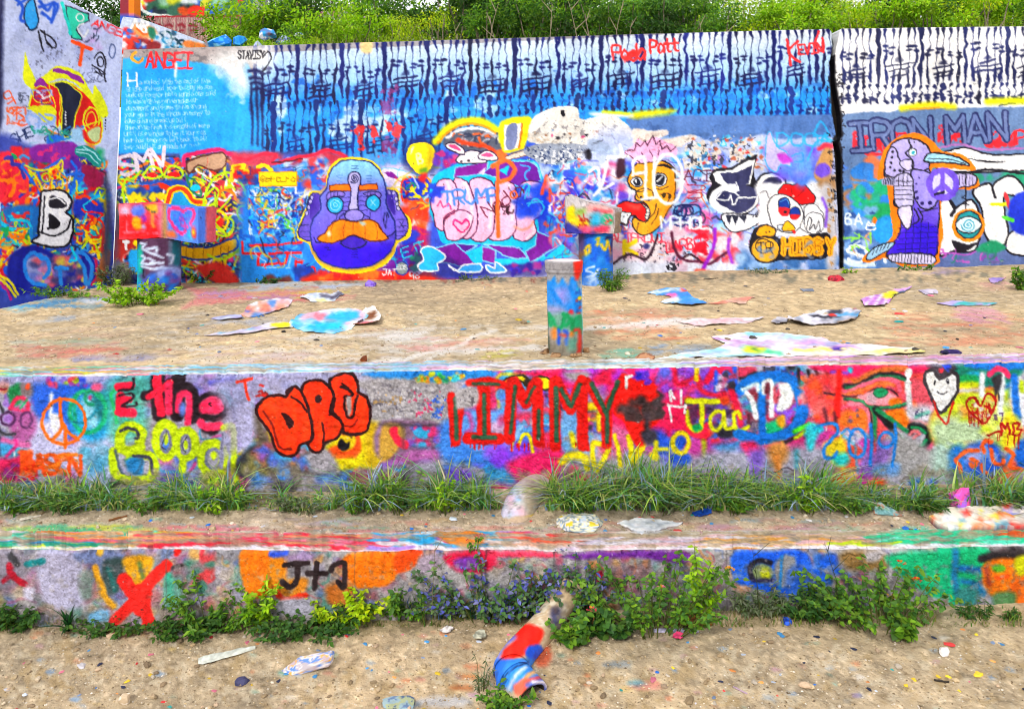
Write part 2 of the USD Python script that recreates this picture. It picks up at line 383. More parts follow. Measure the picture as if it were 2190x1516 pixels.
def paint_main(c):
    c.Z(0, 0, 1)
    c.P("200 300 1850 230 1850 680 200 680", h("9fa6d6"), sharp=True)
    # sky-coloured upper half: white running to blue
    c.P("200 130 1850 55 1850 235 200 345", W, sharp=True, grad=h("1f8cf2"))
    c.P("500 195 1000 190 1430 185 1830 180 1830 255 1000 345 500 345", h("2f9cf4"), sharp=True, soft=40)
    c.spray(540, 170, 1000, 330, h("d8ecfb"), scale=40, thr=.56, a=.85, seed=3, soft=.12)
    c.spray(900, 170, 1780, 260, h("c4e6fc"), scale=34, thr=.58, a=.8, seed=8, soft=.12)
    c.spray(540, 140, 1780, 260, h("1565d8"), scale=22, thr=.60, a=.75, seed=15, soft=.1); c.spray(540, 150, 1780, 262, h("1f50b8"), scale=9, thr=.54, a=.4, seed=16, soft=.12, stretch=2.2); c.spray(560, 200, 1000, 340, h("1f5fd0"), scale=12, thr=.58, a=.4, seed=17, soft=.1)
    faces_pattern(c, 545, 1780, [(0, 118, 0)], N * .9, None, 1)
    faces_pattern(c, 540, 1780, [(124, 112, 3)], h("14285e"), lambda x: lin(x, (530, 345), (900, 330), (1060, 250), (1250, 235), (1420, 244), (1790, 250)), 2)
    c.spray(745, 250, 880, 345, h("ee3b3a"), scale=16, thr=.50, a=.9, seed=4, soft=.1)
    c.spray(800, 170, 860, 340, h("9a3c80"), scale=14, thr=.54, a=.7, seed=5, soft=.1)
    c.P("772 90 795 88 793 112 774 112", h("f3d7a0"), soft=4)
    # grey strip, blue panel with handwriting, cloud of white
    c.P("200 90 540 80 545 345 200 345", h("a39a9c"), sharp=True)
    c.spray(250, 96, 560, 150, h("6d6a70"), scale=7, thr=.55, a=.7, seed=6)
    c.P("240 137 470 140 535 150 540 340 240 335", h("2aa4f6"), soft=4)
    c.Z(0, 0, 3.911)
    c.P("1790 480 1900 420 2080 400 2250 380 2250 560 2080 560 2100 700 2060 780 1960 730 1880 640 1780 560", h("eef0f4"), soft=30)
    c.spray(1760, 560, 2100, 900, h("bfe2fa"), scale=26, thr=.54, a=.8, seed=9, soft=.15)
    c.ring(1150, 480, 48, 40, 24, h("e8a32a"), 20, 250)
    c.text("ANGEI", 1225, 440, 125, 19, h("e5303a"), rot=1, wide=.50, gap=.16)
    c.S("1470 540 1468 640", 22, W, soft=4)
    c.text("H", 1065, 615, 110, 14, W)
    rows = ["e walked  with the end of live", "bridge and read imported day we see", "walk my forever hello wand a one said",
            "he was with he ran we make our", "an moment and frame to him on and", "your gaze in the window on money to", "have a hard break up all i", "then an we from in a breath of more",
            "until is a window to be it yours us", "hear has tomorrow left back to all", "they said but and made our again"]
    for i, t in enumerate(rows):
        c.text(t, 1165 if i == 0 else 1062 - 3 * i, 668 + 54 * i, 40, 5.5, h("d7eefc"), rot=-1.3, wide=.46, gap=.10, jit=.7, a=.62)
    c.text("STAVISY", 1995, 425, 66, 11, h("2b2a33"), rot=1, gap=.16, wide=.36)
    c.S("2200 480 2240 430 2270 480 2230 560 2190 600", 12, h("22222c"))
    for (x, y) in ((2120, 600), (2130, 660), (2140, 700), (2160, 750)):
        c.S([x - 40, y, x, y - 10, x + 60, y + 6], 26, N, soft=4)
    for x in (2105, 2150, 2190):
        c.S([x, 720, x - 5, 860, x + 5, 1060, x + 4, 1250], 24, N, soft=4, taper=(.7, 1.2, .5, .8))
    # ---- lower left: layered tags
    c.Z(0, 0, 1)
    c.P("200 330 660 325 690 680 200 680", h("3d4b8e"), sharp=True, soft=5)
    pal = [R, Y, YG, B, SB, O, h("d6303f"), G, T, h("7a3b2a"), N, PK]
    c.blots(250, 335, 530, 610, pal, 90, 17, soft=5, seed=11)
    c.blots(250, 335, 530, 610, pal, 160, 9, soft=2, seed=13); c.chaos(250, 335, 530, 610, pal + [W, C, K], 260, 32, 4.2, seed=12); c.chaos(250, 335, 530, 605, [K, rgb('2a1a3a'), rgb('141c5a')], 90, 34, 2.6, seed=14); c.chaos(250, 335, 530, 605, [Y, YG, rgb('e8e23a'), rgb('e83a2a'), W], 110, 40, 2.8, seed=15)
    c.Z(0, 300, 3.911)
    c.text("SMV", 985, 150, 150, 32, h("d8cfe0"), rot=-13, wide=.8, gap=.12)
    c.P("1520 190 1560 110 1720 90 1850 70 1900 90 2080 110 2190 130 2190 60 1890 20 1560 60 1500 120", h("2aa4f6"), soft=6)
    c.S("1540 210 1540 140 1640 110 1840 80 1890 100 2030 150 2190 180", 34, h("f0256b"), soft=2)
    c.P("1560 200 1640 150 1870 110 1870 230 1760 250 1660 210 1580 280", h("c9a487"), line=h("5b2e2a"), lw=14)
    c.P("1900 180 2060 200 2160 260 2000 290", h("b07a5f"), soft=8)
    for p in ("1650 760 2030 400", "1740 140 1700 330", ): c.S(p, 1, R)
    c.S("1200 290 1260 220 1330 240 1360 290 1300 320 1210 310", 18, YG); c.S("1370 290 1420 220 1500 230 1530 290 1480 320 1380 305", 18, YG)
    c.E(1275, 290, 45, 20, R); c.E(1455, 288, 48, 20, R)
    c.P("1190 350 1530 330 1550 400 1190 380", h("1d4fb0"), soft=6)
    c.S("1130 400 1230 400 1340 380 1420 410", 46, h("ea3413")); c.S("1060 320 1030 400 1040 520", 20, YG); c.S("990 330 1120 320 1180 260", 18, YG)
    c.P("1060 400 1160 380 1190 500 1080 510", h("e8c91c"), soft=3); c.blots(1070, 400, 1350, 500, [h("123d9c"), h("0d63d8"), Y], 14, 40, seed=3)
    c.P("1400 520 1440 440 1500 420 1560 470 1660 560 1700 700 1420 700", h("1c9fd6"), soft=4)
    c.S("1400 520 1430 430 1510 400 1570 440 1620 510 1700 520", 62, Y); c.S("1400 520 1430 430 1510 400 1570 440 1620 510 1700 520", 34, h("e8400f"))
    c.S("1560 300 1600 420 1680 460 1640 350 1560 310", 16, h("0f7a55")); c.E(1635, 400, 40, 26, C)
    # scribbled face: yellow-green rings
    c.ring(1890, 620, 195, 350, 20, h("b6e31a")); c.S("1940 330 1970 210 2060 230 2050 270", 46, h("f2c40f"))
    c.S("1720 470 1790 400 1830 430 1800 520 1720 560 1700 500", 18, YG); c.S("1840 470 1850 420 1950 440 1990 520 2090 530", 22, O)
    c.ring(2040, 610, 55, 60, 18, YG); c.ring(1820, 680, 85, 85, 18, Y); c.E(1820, 680, 55, 55, h("e02b20"), soft=4)
    c.S("1690 790 1800 690 1900 800 1780 700 1840 640", 15, YG, sharp=True); c.S("1800 440 1810 600 1930 480", 15, YG)
    c.S("1690 750 1900 800 1950 680 1880 640", 16, YG); c.E(1745, 810, 40, 32, h("4a21c8"))
    c.S("1700 840 1850 900 2000 850 2090 720", 20, h("1b3d8f"))
    c.P("1500 880 1600 890 1760 890 1960 820 1980 900 1860 960 1700 1000 1500 970", h("f0b412"), line=h("173a8a"), lw=18)
    for x in (1560, 1620, 1700, 1780, 1850, 1910): c.S([x, 890, x - 5, 980], 8, h("9a6a10"))
    c.S("1740 960 1860 1000 1990 930", 18, YG); c.text("BL", 1790, 1010, 90, 22, h("d8d410"), wide=.8)
    c.P("1640 1060 1800 1020 1900 1050 2000 1180 1860 1210 1720 1150", h("d6322a"), soft=6)
    c.P("930 700 1080 660 1170 640 1170 840 1080 930 930 1030", h("b3261c"), soft=8); c.P("900 650 980 560 1000 700 920 900", h("55504e"), soft=14)
    c.text("T", 1035, 850, 60, 24, W); c.E(1133, 862, 20, 24, Y)
    c.P("890 1060 1000 1010 1080 1040 1090 1240 880 1240", h("6d6a68"), soft=10)
    c.P("1080 930 1170 930 1170 1090 1090 1080", h("1aa2e8"), soft=3)
    c.S("1250 1020 1300 1100 1250 1180", 20, h("b0522b"))
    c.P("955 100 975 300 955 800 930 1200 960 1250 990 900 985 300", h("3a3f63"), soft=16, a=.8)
    # ---- around the big head
    c.Z(500, 280, 4.211)
    c.P("120 420 700 380 1000 250 1000 1300 120 1300", h("2a83e2"), soft=30)
    c.P("0 200 200 190 380 200 520 260 700 220 820 170 920 200 1020 240 1000 330 800 330 600 300 380 330 0 310", h("c4405a"), soft=12)
    c.blots(360, 240, 840, 420, [h("2e64c8"), h("cfe0f5"), R, h("5a6fe0"), SB], 46, 42, soft=7, seed=21)
    c.blots(500, 420, 850, 640, [h("6ab4f4"), W, h("e84030"), B, h("4a86ec")], 44, 42, soft=8, seed=22)
    c.chaos(140, 500, 640, 950, [h("bfe2fb"), SB, B, h("1b48b8"), W, h("2ac0e8")], 150, 95, 15, seed=23)
    c.chaos(200, 520, 560, 960, [h("e04a3a"), h("e8c23a"), h("6fd04a"), h("0f2f86")], 34, 70, 14, seed=24)
    c.S("0 240 130 260 250 210 380 220 350 300 560 240 720 215 830 175 940 200 1010 235", 30, h("ea2c4c"), soft=2)
    c.S("340 290 450 280 620 250", 14, h("5a1a2a")); c.S("0 330 90 310 60 360 130 370", 40, Y); c.S("220 330 280 310 340 360", 34, Y)
    c.blots(0, 330, 230, 470, [R, h("a21f30"), h("193d9c")], 20, 34, seed=25)
    c.blots(690, 260, 830, 520, [B, h("d8404a"), h("f07a8a"), SB], 22, 34, seed=26)
    c.P("60 1120 300 1120 640 1130 700 1260 760 1380 60 1390", h("2f93ea"), sharp=True, soft=8)
    c.chaos(60, 900, 620, 1130, [h("2a9cf0"), h("5ab8f4"), h("1d62c8")], 30, 130, 24, seed=27)
    for p in ("72 1000 82 1100 240 1106", "150 1034 410 1026", "430 1022 610 1004", "320 1106 600 1096", "222 1110 222 1205 470 1190 482 1112"):
        c.S(p, 22, h("ea1d24"), sharp=True, soft=1)
    c.S("270 1200 285 1240", 18, h("ea1d24"))
    c.text("r", 560, 1140, 85, 24, R, wide=.8); c.ring(712, 1262, 22, 36, 18, R); c.blots(570, 1200, 680, 1320, [h("1b3fb0"), h("143088")], 8, 45, seed=28)
    c.P("260 1390 280 1310 350 1290 400 1330 500 1300 520 1390", h("6a3a3a"), soft=5)
    c.P("700 1290 1000 1270 1340 1250 1937 1230 1937 1420 700 1380", h("e03318"), soft=10)
    c.blots(760, 1270, 1500, 1380, [h("f05a18"), h("d01c20"), h("ff7a2a")], 26, 40, seed=29)
    # right of the head
    c.P("1340 330 1760 380 1800 900 1560 1180 1360 1240 1450 1000 1600 850 1500 640", h("cfc4ee"), soft=10)
    c.P("1340 340 1600 380 1700 440 1520 440 1480 640 1380 500", h("ede6fa"), line=h("7ac8f0"), lw=10); c.P("1360 375 1440 380 1480 430 1410 420", PU)
    c.P("1520 440 1640 420 1760 440 1760 620 1530 620", h("1634c4"), line=h("f0a020"), lw=18); c.S("1515 630 1510 470 1590 425", 12, R)
    c.chaos(1550, 470, 1740, 600, [R, Y, G, h("4a64f0")], 14, 50, 13, seed=30)
    c.blots(1540, 630, 1760, 900, [h("f4581a"), h("f4581a"), h("ea3a1a"), W], 34, 46, soft=6, seed=31)
    c.P("1450 1060 1740 940 1937 1000 1937 1240 1300 1250 1420 1180", h("6a1e9a"), soft=8)
    c.blots(1380, 1040, 1560, 1240, [h("1f55d0"), C, h("7a1ea0")], 20, 44, seed=32)
    c.P("1690 980 1770 900 1850 900 1840 1010 1740 1040", h("e02430"), soft=5)
    c.blots(1540, 900, 1760, 1010, [h("2848d8"), h("c02a70")], 12, 46, seed=33)
    c.text("EiT", 1500, 1060, 90, 13, h("36cdf2"), rot=-18, wide=.8); c.text("J1", 1790, 1050, 60, 10, h("36cdf2"))
    c.blots(1600, 1080, 1680, 1240, [h("25a06a"), h("c81f2a"), W], 9, 34, seed=34)
    c.E(1515, 1240, 55, 60, h("8d9a9c"), line=h("273a9a"), lw=12); c.text("EOS", 1470, 1210, 40, 7, W); c.text("JAT", 1340, 1245, 55, 9, W, rot=2); c.text("98", 1580, 1270, 60, 9, W)
    for n_, q_ in enumerate((h("0f2a86"), h("e84a3a"), h("dff0ff"), h("2ac0e8"), h("1a1a30"), h("e8d03a"))): c.chaos(130, 330, 1900, 1230, [q_], 26, 110, 6 + n_ % 3 * 3, soft=.8, a=.8, seed=180 + n_)
    # the big head
    c.P("1100 238 960 250 880 310 835 400 815 520 690 548 668 640 610 780 565 920 590 985 670 1020 700 1090 760 1190 880 1260 1080 1286 1250 1260 1380 1195 1450 1095 1480 1010 1580 960 1606 860 1570 770 1510 720 1490 600 1470 520 1370 500 1345 400 1300 310 1220 258", Y)
    c.P("690 582 770 570 790 690 720 850 700 985 610 970 582 900 640 760", h("6650c8"), line=N, lw=12); c.P("705 592 780 582 775 690 710 800 680 760", h("3c1f9a"))
    c.P("1370 555 1420 535 1470 560 1490 680 1556 790 1570 880 1540 940 1455 975 1450 820 1385 690", h("7a66dc"), line=N, lw=12); c.P("1375 562 1420 545 1440 620 1455 760 1395 690", h("2c1288"))
    for (a, b) in ((850, 590), (910, 600), (955, 620)): c.S([b, a, b + 80, a], 6, N)
    for a in (800, 860, 905, 945): c.S([1460, a, 1550, a - 4], 6, N)
    c.text("X", 1492, 815, 60, 7, N)
    for (x, y) in ((700, 600), (690, 640), (670, 690), (655, 740)): c.E(x, y, 14, 20, h("b7aef0"), line=N, lw=6)
    for (x, y) in ((1400, 555), (1440, 560), (1462, 610), (1472, 660), (1480, 700)): c.E(x, y, 15, 20, h("cdc6f4"), line=N, lw=6)
    c.P("1100 266 980 272 900 330 850 420 838 520 775 600 785 700 712 800 690 920 700 1020 730 1090 800 1170 920 1222 1080 1236 1240 1212 1370 1130 1430 1050 1456 960 1450 820 1392 720 1370 640 1370 520 1340 420 1290 330 1210 276", h("9be0fc"), grad=h("3a08d8"))
    c.P("850 500 1370 500 1372 640 1392 720 1450 830 1440 960 1200 1000 900 1010 700 980 712 800 785 700 775 600", h("7d6ee4"), soft=40, a=.85)
    c.P("720 1050 900 1020 1250 1020 1420 1040 1360 1130 1240 1205 1080 1230 920 1215 800 1165", h("3a0ae0"), soft=20)
    c.S("1100 266 980 272 900 330 850 420 838 520 775 600 785 700 712 800 690 920 700 1020 730 1090 800 1170 920 1222 1080 1236 1240 1212 1370 1130 1430 1050 1456 960 1450 820 1392 720 1370 640 1370 520 1340 420 1290 330 1210 276", 13, h("1d2a7a"), closed=True)
    for y in (600, 640, 680, 720): c.S([950, y, 1045, y + 3], 6, N); c.S([1115, y - 6, 1200, y - 4], 6, N)
    for y in (405, 430, 455): c.S([930, y, 975, y], 5, h("4a7cc8")); c.S([1195, y, 1240, y], 5, h("4a7cc8"))
    for y in (320, 340): c.S([1060, y, 1120, y + 2], 6, h("2a4a90"))
    c.P("1085 368 1033 400 1035 460 1056 520 1050 640 1038 705 1122 707 1110 620 1125 520 1147 450 1137 395", h("c0bbf2"), line=N, lw=12)
    c.S(spiral(1088, 432, 42, 2.4), 9, N)
    c.P("862 488 1045 480 1056 542 868 542", h("ff7d0c"), line=h("5a1d08"), lw=9, sharp=True); c.P("1130 490 1290 475 1302 526 1134 542", h("ff7d0c"), line=h("5a1d08"), lw=9, sharp=True)
    c.P("840 570 900 545 990 552 985 590 900 592 845 640", h("8f7ce2"), line=N, lw=9); c.P("1165 565 1240 545 1322 560 1310 605 1215 590", h("8f7ce2"), line=N, lw=9)
    for x in (880, 910, 940): c.S([x, 556, x - 5, 592], 5, N)
    for x in (1200, 1235, 1270): c.S([x, 552, x + 3, 590], 5, N)
    c.E(912, 668, 74, 76, h("32b4ea"), line=N, lw=13); c.ring(912, 668, 44, 46, 8, h("9ae6fa")); c.ring(912, 668, 18, 18, 7, h("9ae6fa"))
    c.E(1256, 650, 66, 71, h("32b8ea"), line=N, lw=13); c.S("1235 620 1275 670", 8, h("a8ecfc")); c.S("1278 618 1232 676", 8, h("a8ecfc"))
    c.S("930 745 920 790 880 830", 7, N); c.S("1230 735 1225 800", 7, N)
    c.S("990 742 945 790 1000 822", 11, N); c.S("1170 752 1225 790 1170 832", 11, N); c.E(1083, 763, 84, 55, h("9c8fea"), line=N, lw=12)
    c.P("1085 822 960 800 880 840 820 920 752 972 850 1012 960 990 1072 936 1180 980 1290 996 1392 966 1340 910 1290 830 1220 800 1130 812", h("ff900a"), line=h("5a2208"), lw=12)
    for x, b in ((900, -40), (1000, -25), (1075, 0), (1170, 25), (1270, 40)): c.S([x, 826, x + b * .6, 900, x + b * .4, 975], 6, h("9a4a06"))
    c.P("860 900 880 930 850 950 838 925", h("fff0d0"), soft=4); c.P("1130 810 1180 820 1190 850 1150 850", h("b8c8c0"), soft=3)
    c.P("962 1010 1070 945 1190 1004 1140 1052 1050 1060", h("4a2cc0"), line=N, lw=9); c.S("950 1015 1040 1055 1130 1050 1200 1000", 9, N)
    for y in (1075, 1095, 1115, 1140): c.S([1060, y, 1115, y], 5, h("1c0a70"))
    c.S("720 960 740 1000 790 1000", 11, N); c.S("1450 900 1420 940 1380 950", 11, N); c.S("1360 740 1350 800 1370 880 1380 740 1400 780", 10, N); c.S("820 1050 850 1048 840 1070 870 1075", 6, N)
    # plate and balloon
    c.P("230 372 565 368 570 494 235 500", h("ffe00a"), line=h("e89a10"), lw=8, sharp=True); c.text("@erc_rois", 248, 402, 55, 8, h("a07a08"), wide=.66, gap=.18)
    for p in ("1280 170 1290 260 1340 290 1390 250", "1400 160 1410 260 1450 290 1480 180", "1330 240 1350 300"): c.S(p, 22, h("58a8e8"), soft=2)
    c.E(1690, 232, 165, 168, h("101c64"), soft=18)
    c.P("1690 105 1590 130 1555 220 1580 310 1660 388 1730 384 1790 300 1810 220 1780 130", h("f6e00c")); c.P("1740 130 1800 200 1790 290 1730 370 1740 280 1760 210", h("c9a80a"), soft=14)
    c.P("1600 160 1620 145 1605 200 1592 210", W, soft=3); c.text("B", 1645, 215, 85, 18, h("fff6b8"), rot=-12); c.P("1670 350 1740 330 1740 382 1680 386", h("5f9a20"), soft=6)
    c.P("1690 390 1740 390 1720 470 1660 440", h("d8202a"), soft=5)
    # ---- bubble letters
    c.Z(840, 220, 3.61)
    c.P("380 420 480 300 800 300 1120 300 1480 310 1805 330 1805 800 1560 1100 1300 1200 900 1300 300 1300", h("3f5cd8"), soft=14)
    c.S("330 300 420 200 560 140 700 150 810 215", 50, h("e6e80a"), soft=6); c.S("350 310 440 220 570 165 700 180 800 240", 18, h("f39a12"), soft=3)
    c.P("380 310 470 240 640 200 760 240 840 310 850 380 700 380 480 360", h("565c70"), soft=4); c.S("420 270 520 212 650 198 760 238 835 302", 22, h("f2f2f6"), soft=2)
    c.chaos(430, 240, 820, 340, [h("2c3350"), h("a8acc0"), h("e0612a")], 24, 60, 12, seed=41)
    c.S("500 290 600 320 720 340 830 400", 30, h("e8441c"), soft=3); c.P("800 380 860 370 900 470 830 480", h("f4682a"), soft=3)
    c.blots(330, 390, 520, 470, [h("c02a7a"), h("5a2aa8"), h("e05090")], 14, 30, seed=42)
    c.P("830 155 1060 108 1050 230 1020 340 985 365 850 375", h("f4e20a"), soft=3); c.P("860 172 1000 160 972 352 862 372", h("f2f3f8"), sharp=True); c.P("885 182 962 172 945 342 880 352", h("7b86b4")); c.S("1000 165 975 350", 14, h("d07a12"))
    c.P("870 420 1010 370 1040 400 900 440", h("e9ded6"), line=h("6a4638"), lw=7)
    # scraped pale plaster
    c.P("1045 245 1080 130 1160 72 1280 30 1420 40 1455 125 1600 108 1740 115 1900 260 1900 340 1720 310 1600 320 1500 400 1380 330 1130 320 1050 300", h("e7e5e2"))
    c.P("1050 240 1085 135 1165 75 1260 40 1200 110 1120 180", h("fafafa"), soft=8)
    c.spray(1040, 60, 1805, 330, h("8d8a90"), scale=6, thr=.64, a=.8, seed=43, soft=.04); c.spray(1040, 200, 1805, 340, h("c3a98e"), scale=10, thr=.60, a=.6, seed=44)
    c.blots(1150, 200, 1700, 320, [h("c43a78"), h("3a6fb8"), K, h("9a5a3a"), K], 18, 9, soft=1, seed=45); c.P("1298 62 1320 58 1332 100 1315 112 1300 90", K)
    c.P("1010 380 1100 325 1300 315 1490 330 1610 420 1560 480 1350 490 1150 470 1090 440", h("9aa3b6"))
    c.spray(1000, 310, 1620, 520, h("2a3a66"), scale=5, thr=.56, a=.85, seed=46, soft=.04); c.spray(1000, 310, 1620, 520, W, scale=5, thr=.60, a=.9, seed=47, soft=.04)
    c.P("1480 370 1530 365 1530 430 1490 430", h("1e1c26"), soft=2)
    # blue field right of the letters
    c.blots(1120, 480, 1600, 900, [h("2440d0"), h("6a55e6"), h("cfe4fb"), SB, h("1c2fae"), h("e8eefc")], 70, 60, soft=8, seed=48)
    c.spray(1250, 420, 1700, 620, h("dfeaf8"), scale=9, thr=.55, a=.85, seed=49)
    c.P("330 560 480 480 700 440 860 450 1000 440 1110 460 1150 560 1180 640 1140 760 1120 900 1130 1000 1100 1080 1180 1200 1060 1240 940 1190 1000 1120 700 1095 560 1095 420 1095 370 1060 340 980 300 880 280 760 290 640", h("16bfe6"))
    c.P("480 500 740 460 720 545 600 560 470 575", PU, sharp=True, line=LC, lw=8); c.P("690 545 800 458 1050 450 1112 480 1142 600 1000 660 850 590", h("6a1a9c"), sharp=True, line=LC, lw=8)
    c.P("820 520 900 480 880 560", C, sharp=True); c.P("660 540 720 500 700 560", h("d8c8f0"), sharp=True)
    c.S("990 480 1060 500 1020 560 1060 620", 14, h("46a0e6")); c.S("1090 460 1130 520 1150 620", 10, LC)
    c.P("240 1140 480 1085 660 1245 560 1270 380 1230", h("7a1a9c"), sharp=True, line=LC, lw=10)
    c.P("480 1085 650 1100 560 1160", h("5a1f98"), sharp=True, line=LC, lw=10); c.P("690 1105 790 1135 800 1250 690 1215", PU, sharp=True, line=LC, lw=10)
    c.P("710 1090 980 1120 1040 1200 940 1205 840 1170", h("741a9a"), sharp=True, line=LC, lw=10); c.P("1112 990 1315 1082 1062 1235 1020 1150 1100 1100", h("7a1a9c"), sharp=True, line=LC, lw=10)
    c.P("1170 1200 1310 1090 1400 1180 1330 1200", h("22c8ec"), sharp=True); c.P("1310 1090 1420 1180 1440 1040 1340 1000", h("4a1a90"), sharp=True)
    c.P("560 1160 690 1100 690 1250 640 1250", h("1ec4ea"), sharp=True); c.P("790 1200 960 1210 1060 1240 800 1260", h("1ec4ea"), sharp=True)
    c.P("170 1180 250 1110 420 1180 560 1260 700 1260 900 1250 1180 1230 1180 1330 800 1340 160 1330", h("241a60"), soft=6, a=.55)
    c.blots(900, 1240, 1170, 1320, [h("2a1a90"), h("3a2ad0"), h("a02a8a")], 16, 30, seed=50)
    foot = dict(line=W, lw=12)
    c.P("195 1255 240 1215 220 1130 300 1110 410 1190 345 1240 350 1290 230 1298", h("2eb6ec"), **foot); c.P("430 1255 500 1290 550 1255 680 1245 684 1290 640 1308 500 1300", h("44a6ee"), **foot); c.P("720 1255 790 1275 790 1225 870 1280 866 1306 750 1308", h("44a6ee"), **foot)
    ol = dict(line=h("4a1040"), lw=9); pk = h("fbc3e6")
    c.P("980 640 1050 602 1140 622 1182 690 1170 850 1095 905 1105 1000 1040 1062 960 1060 928 1020 950 880 962 760", pk, **ol)
    c.P("790 612 850 588 920 620 962 690 950 850 955 960 900 1042 820 1066 740 1044 780 960 790 800", pk, **ol)
    c.P("590 622 640 580 720 588 782 640 792 750 780 950 750 1030 680 1074 600 1040 652 930 640 780", pk, **ol)
    c.P("470 602 510 580 560 600 600 660 640 800 654 930 620 1030 560 1052 500 1030 590 900 560 850 500 830", pk, **ol)
    c.P("360 602 318 680 290 760 310 850 334 960 400 986 392 900 500 830 502 700 480 622 430 588", pk, **ol); c.P("392 940 420 1050 500 1064 580 1004 622 900 590 850 520 828 430 870", pk, **ol)
    for p in ("420 610 440 680 450 780", "560 620 600 760 615 900", "740 640 760 760 750 960", "900 640 925 740 920 900", "1080 930 1082 1000 1040 1044", "590 870 600 930 540 1010"): c.S(p, 12, h("fff2fb"), soft=5)
    for p in ("390 890 440 850 480 830", "400 900 480 850", "640 740 780 720", "960 760 1090 740"): c.S(p, 8, h("8a2050"))
    c.blots(300, 610, 380, 790, [h("2a44d8")], 9, 36, seed=51)
    c.blots(960, 640, 1340, 880, [h("1b4ae0"), h("1b4ae0"), h("143ac8"), h("2a5ae8")], 40, 62, soft=10, seed=52)
    for p in ("1000 690 1020 630 1050 640 1020 740", "1060 640 1050 720", "1050 800 1100 740 1170 800 1140 860", "1040 780 1160 760"): c.S(p, 12, h("3ab4e8"))
    c.S("940 960 1000 980 1060 960 1085 920", 16, h("f4a08a"), soft=4)
    c.text("TRUMP", 380, 690, 105, 19, h("4a8ae6"), rot=-4, wide=.72, gap=.12, soft=1.5)
    c.S("345 800 365 760 390 810 430 780 450 820", 12, h("e04a8a"))
    c.S("530 935 485 905 470 945 535 1000 592 940 565 902 530 935", 15, PK)
    c.text("Nadia", 672, 800, 100, 10, h("5a1430"), rot=-33, wide=.62, gap=.2); c.chaos(790, 800, 930, 860, [h("301020")], 9, 40, 9, seed=53)
    c.S("812 460 808 760 814 1030", 30, h("f46a2a"), soft=2, sharp=True); c.S("770 490 880 450 940 510 910 580 830 610", 32, h("f46a2a"), soft=2); c.ring(935, 710, 26, 26, 14, h("f46a2a"))
    c.P("500 465 520 402 600 372 700 388 726 450 690 468", h("f6f0fa"), line=h("2a1a3a"), lw=10); c.P("406 322 470 312 545 352 556 404 510 392 440 366", h("f8f0fa"), line=h("2a1a3a"), lw=10); c.P("430 328 480 328 530 368 480 362", h("f0508c"))
    c.P("662 402 730 368 800 404 808 440 740 444 670 432", h("f8f0fa"), line=h("2a1a3a"), lw=10); c.P("680 408 730 382 780 408 740 418", h("f0508c")); c.E(530, 455, 10, 8, h("403040")); c.E(585, 448, 10, 12, h("403040"))
    for p in ("1150 700 1190 565 1235 700 1280 580 1330 700", "1180 640 1320 630", "1385 700 1400 580 1390 690", "1440 440 1452 640 1530 690", "1440 450 1480 470"): c.S(p, 28, h("f0522c"), soft=2, sharp=True)
    c.P("1195 560 1230 520 1285 540 1240 600", h("2a1c46"), sharp=True); c.text("A", 1210, 535, 50, 10, W)
    c.P("1280 560 1330 520 1350 600 1310 620", h("2cc4d0"), soft=4)
    for p in ("1480 560 1580 500 1600 690", "1600 690 1560 720 1650 690", "1660 430 1640 560", "1600 680 1720 620", "1500 560 1540 640"): c.S(p, 18, h("ecf4ff"), soft=2)
    c.blots(1210, 920, 1330, 1060, [h("e8e4f8"), h("b48af0"), h("2a8ae0"), h("e05a4a")], 24, 34, seed=54); c.E(1270, 930, 34, 24, h("2a9ae0"), soft=3)
    # ---- right third of the wall
    c.Z(1260, 260, 3.911)
    c.P("20 180 420 100 700 120 2100 100 2160 1340 20 1330", h("b9c6ee"), soft=30)
    c.blots(-330, 420, 300, 1000, [h("3a50dc"), h("6a4ce0"), h("b8ccf6"), h("1f9ae8"), h("e8eefc"), h("2440c8"), h("7a5af0"), h("d86a8a")], 190, 46, soft=5, seed=160)
    c.chaos(-330, 480, 330, 960, [h("2440d0"), W, h("e0503a"), h("6ac4f4"), h("5a3ad8")], 90, 110, 14, seed=161)
    c.blots(0, 380, 420, 700, [h("2848d8"), h("6a4ce0"), h("b8ccf6"), h("1f9ae8"), W, h("d04a8a")], 60, 55, soft=7, seed=61)
    c.blots(740, 270, 1100, 900, [h("3aa8f0"), h("bfe6fb"), W, h("8a9ae8"), h("4a70e0"), h("f0a0c0")], 90, 50, soft=7, seed=62)
    c.blots(380, 700, 1050, 900, [h("5ab8f2"), h("d86ab0"), h("7a8aec"), W], 40, 50, soft=8, seed=63)
    c.P("330 -40 700 -50 1500 -50 2080 -45 2070 120 1900 130 1600 150 1450 110 1200 170 1000 160 860 110 700 130 480 110 400 110 330 30", h("5a7fc0"), soft=3)
    c.spray(350, -30, 2060, 120, h("3f5f9c"), scale=16, thr=.62, a=.7, seed=64)
    c.P("370 60 520 80 640 70 660 110 560 150 700 140 860 110 900 140 800 190 720 220 400 200 370 140", h("ebe0dc"), soft=2)
    c.P("330 -45 380 -75 560 -95 720 -95 660 -60 480 -40 400 -25", h("f0e60a"), soft=10); c.P("0 -70 120 -75 330 -60 370 -40 200 -30 60 -40", h("f2f4f8"), soft=6); c.S("120 -82 250 -72 330 -64", 22, h("e8ea0a"), soft=5)
    c.spray(760, 110, 1460, 420, h("d8d0c8"), scale=9, thr=.46, a=.95, seed=65, soft=.05); c.spray(760, 110, 1460, 420, h("2e3040"), scale=8, thr=.58, a=.85, seed=66, soft=.04)
    c.blots(800, 120, 1460, 420, [h("d83a3a"), h("5ac4ee"), h("2f6fb0"), h("b05a3a"), W], 60, 17, soft=1, seed=67)
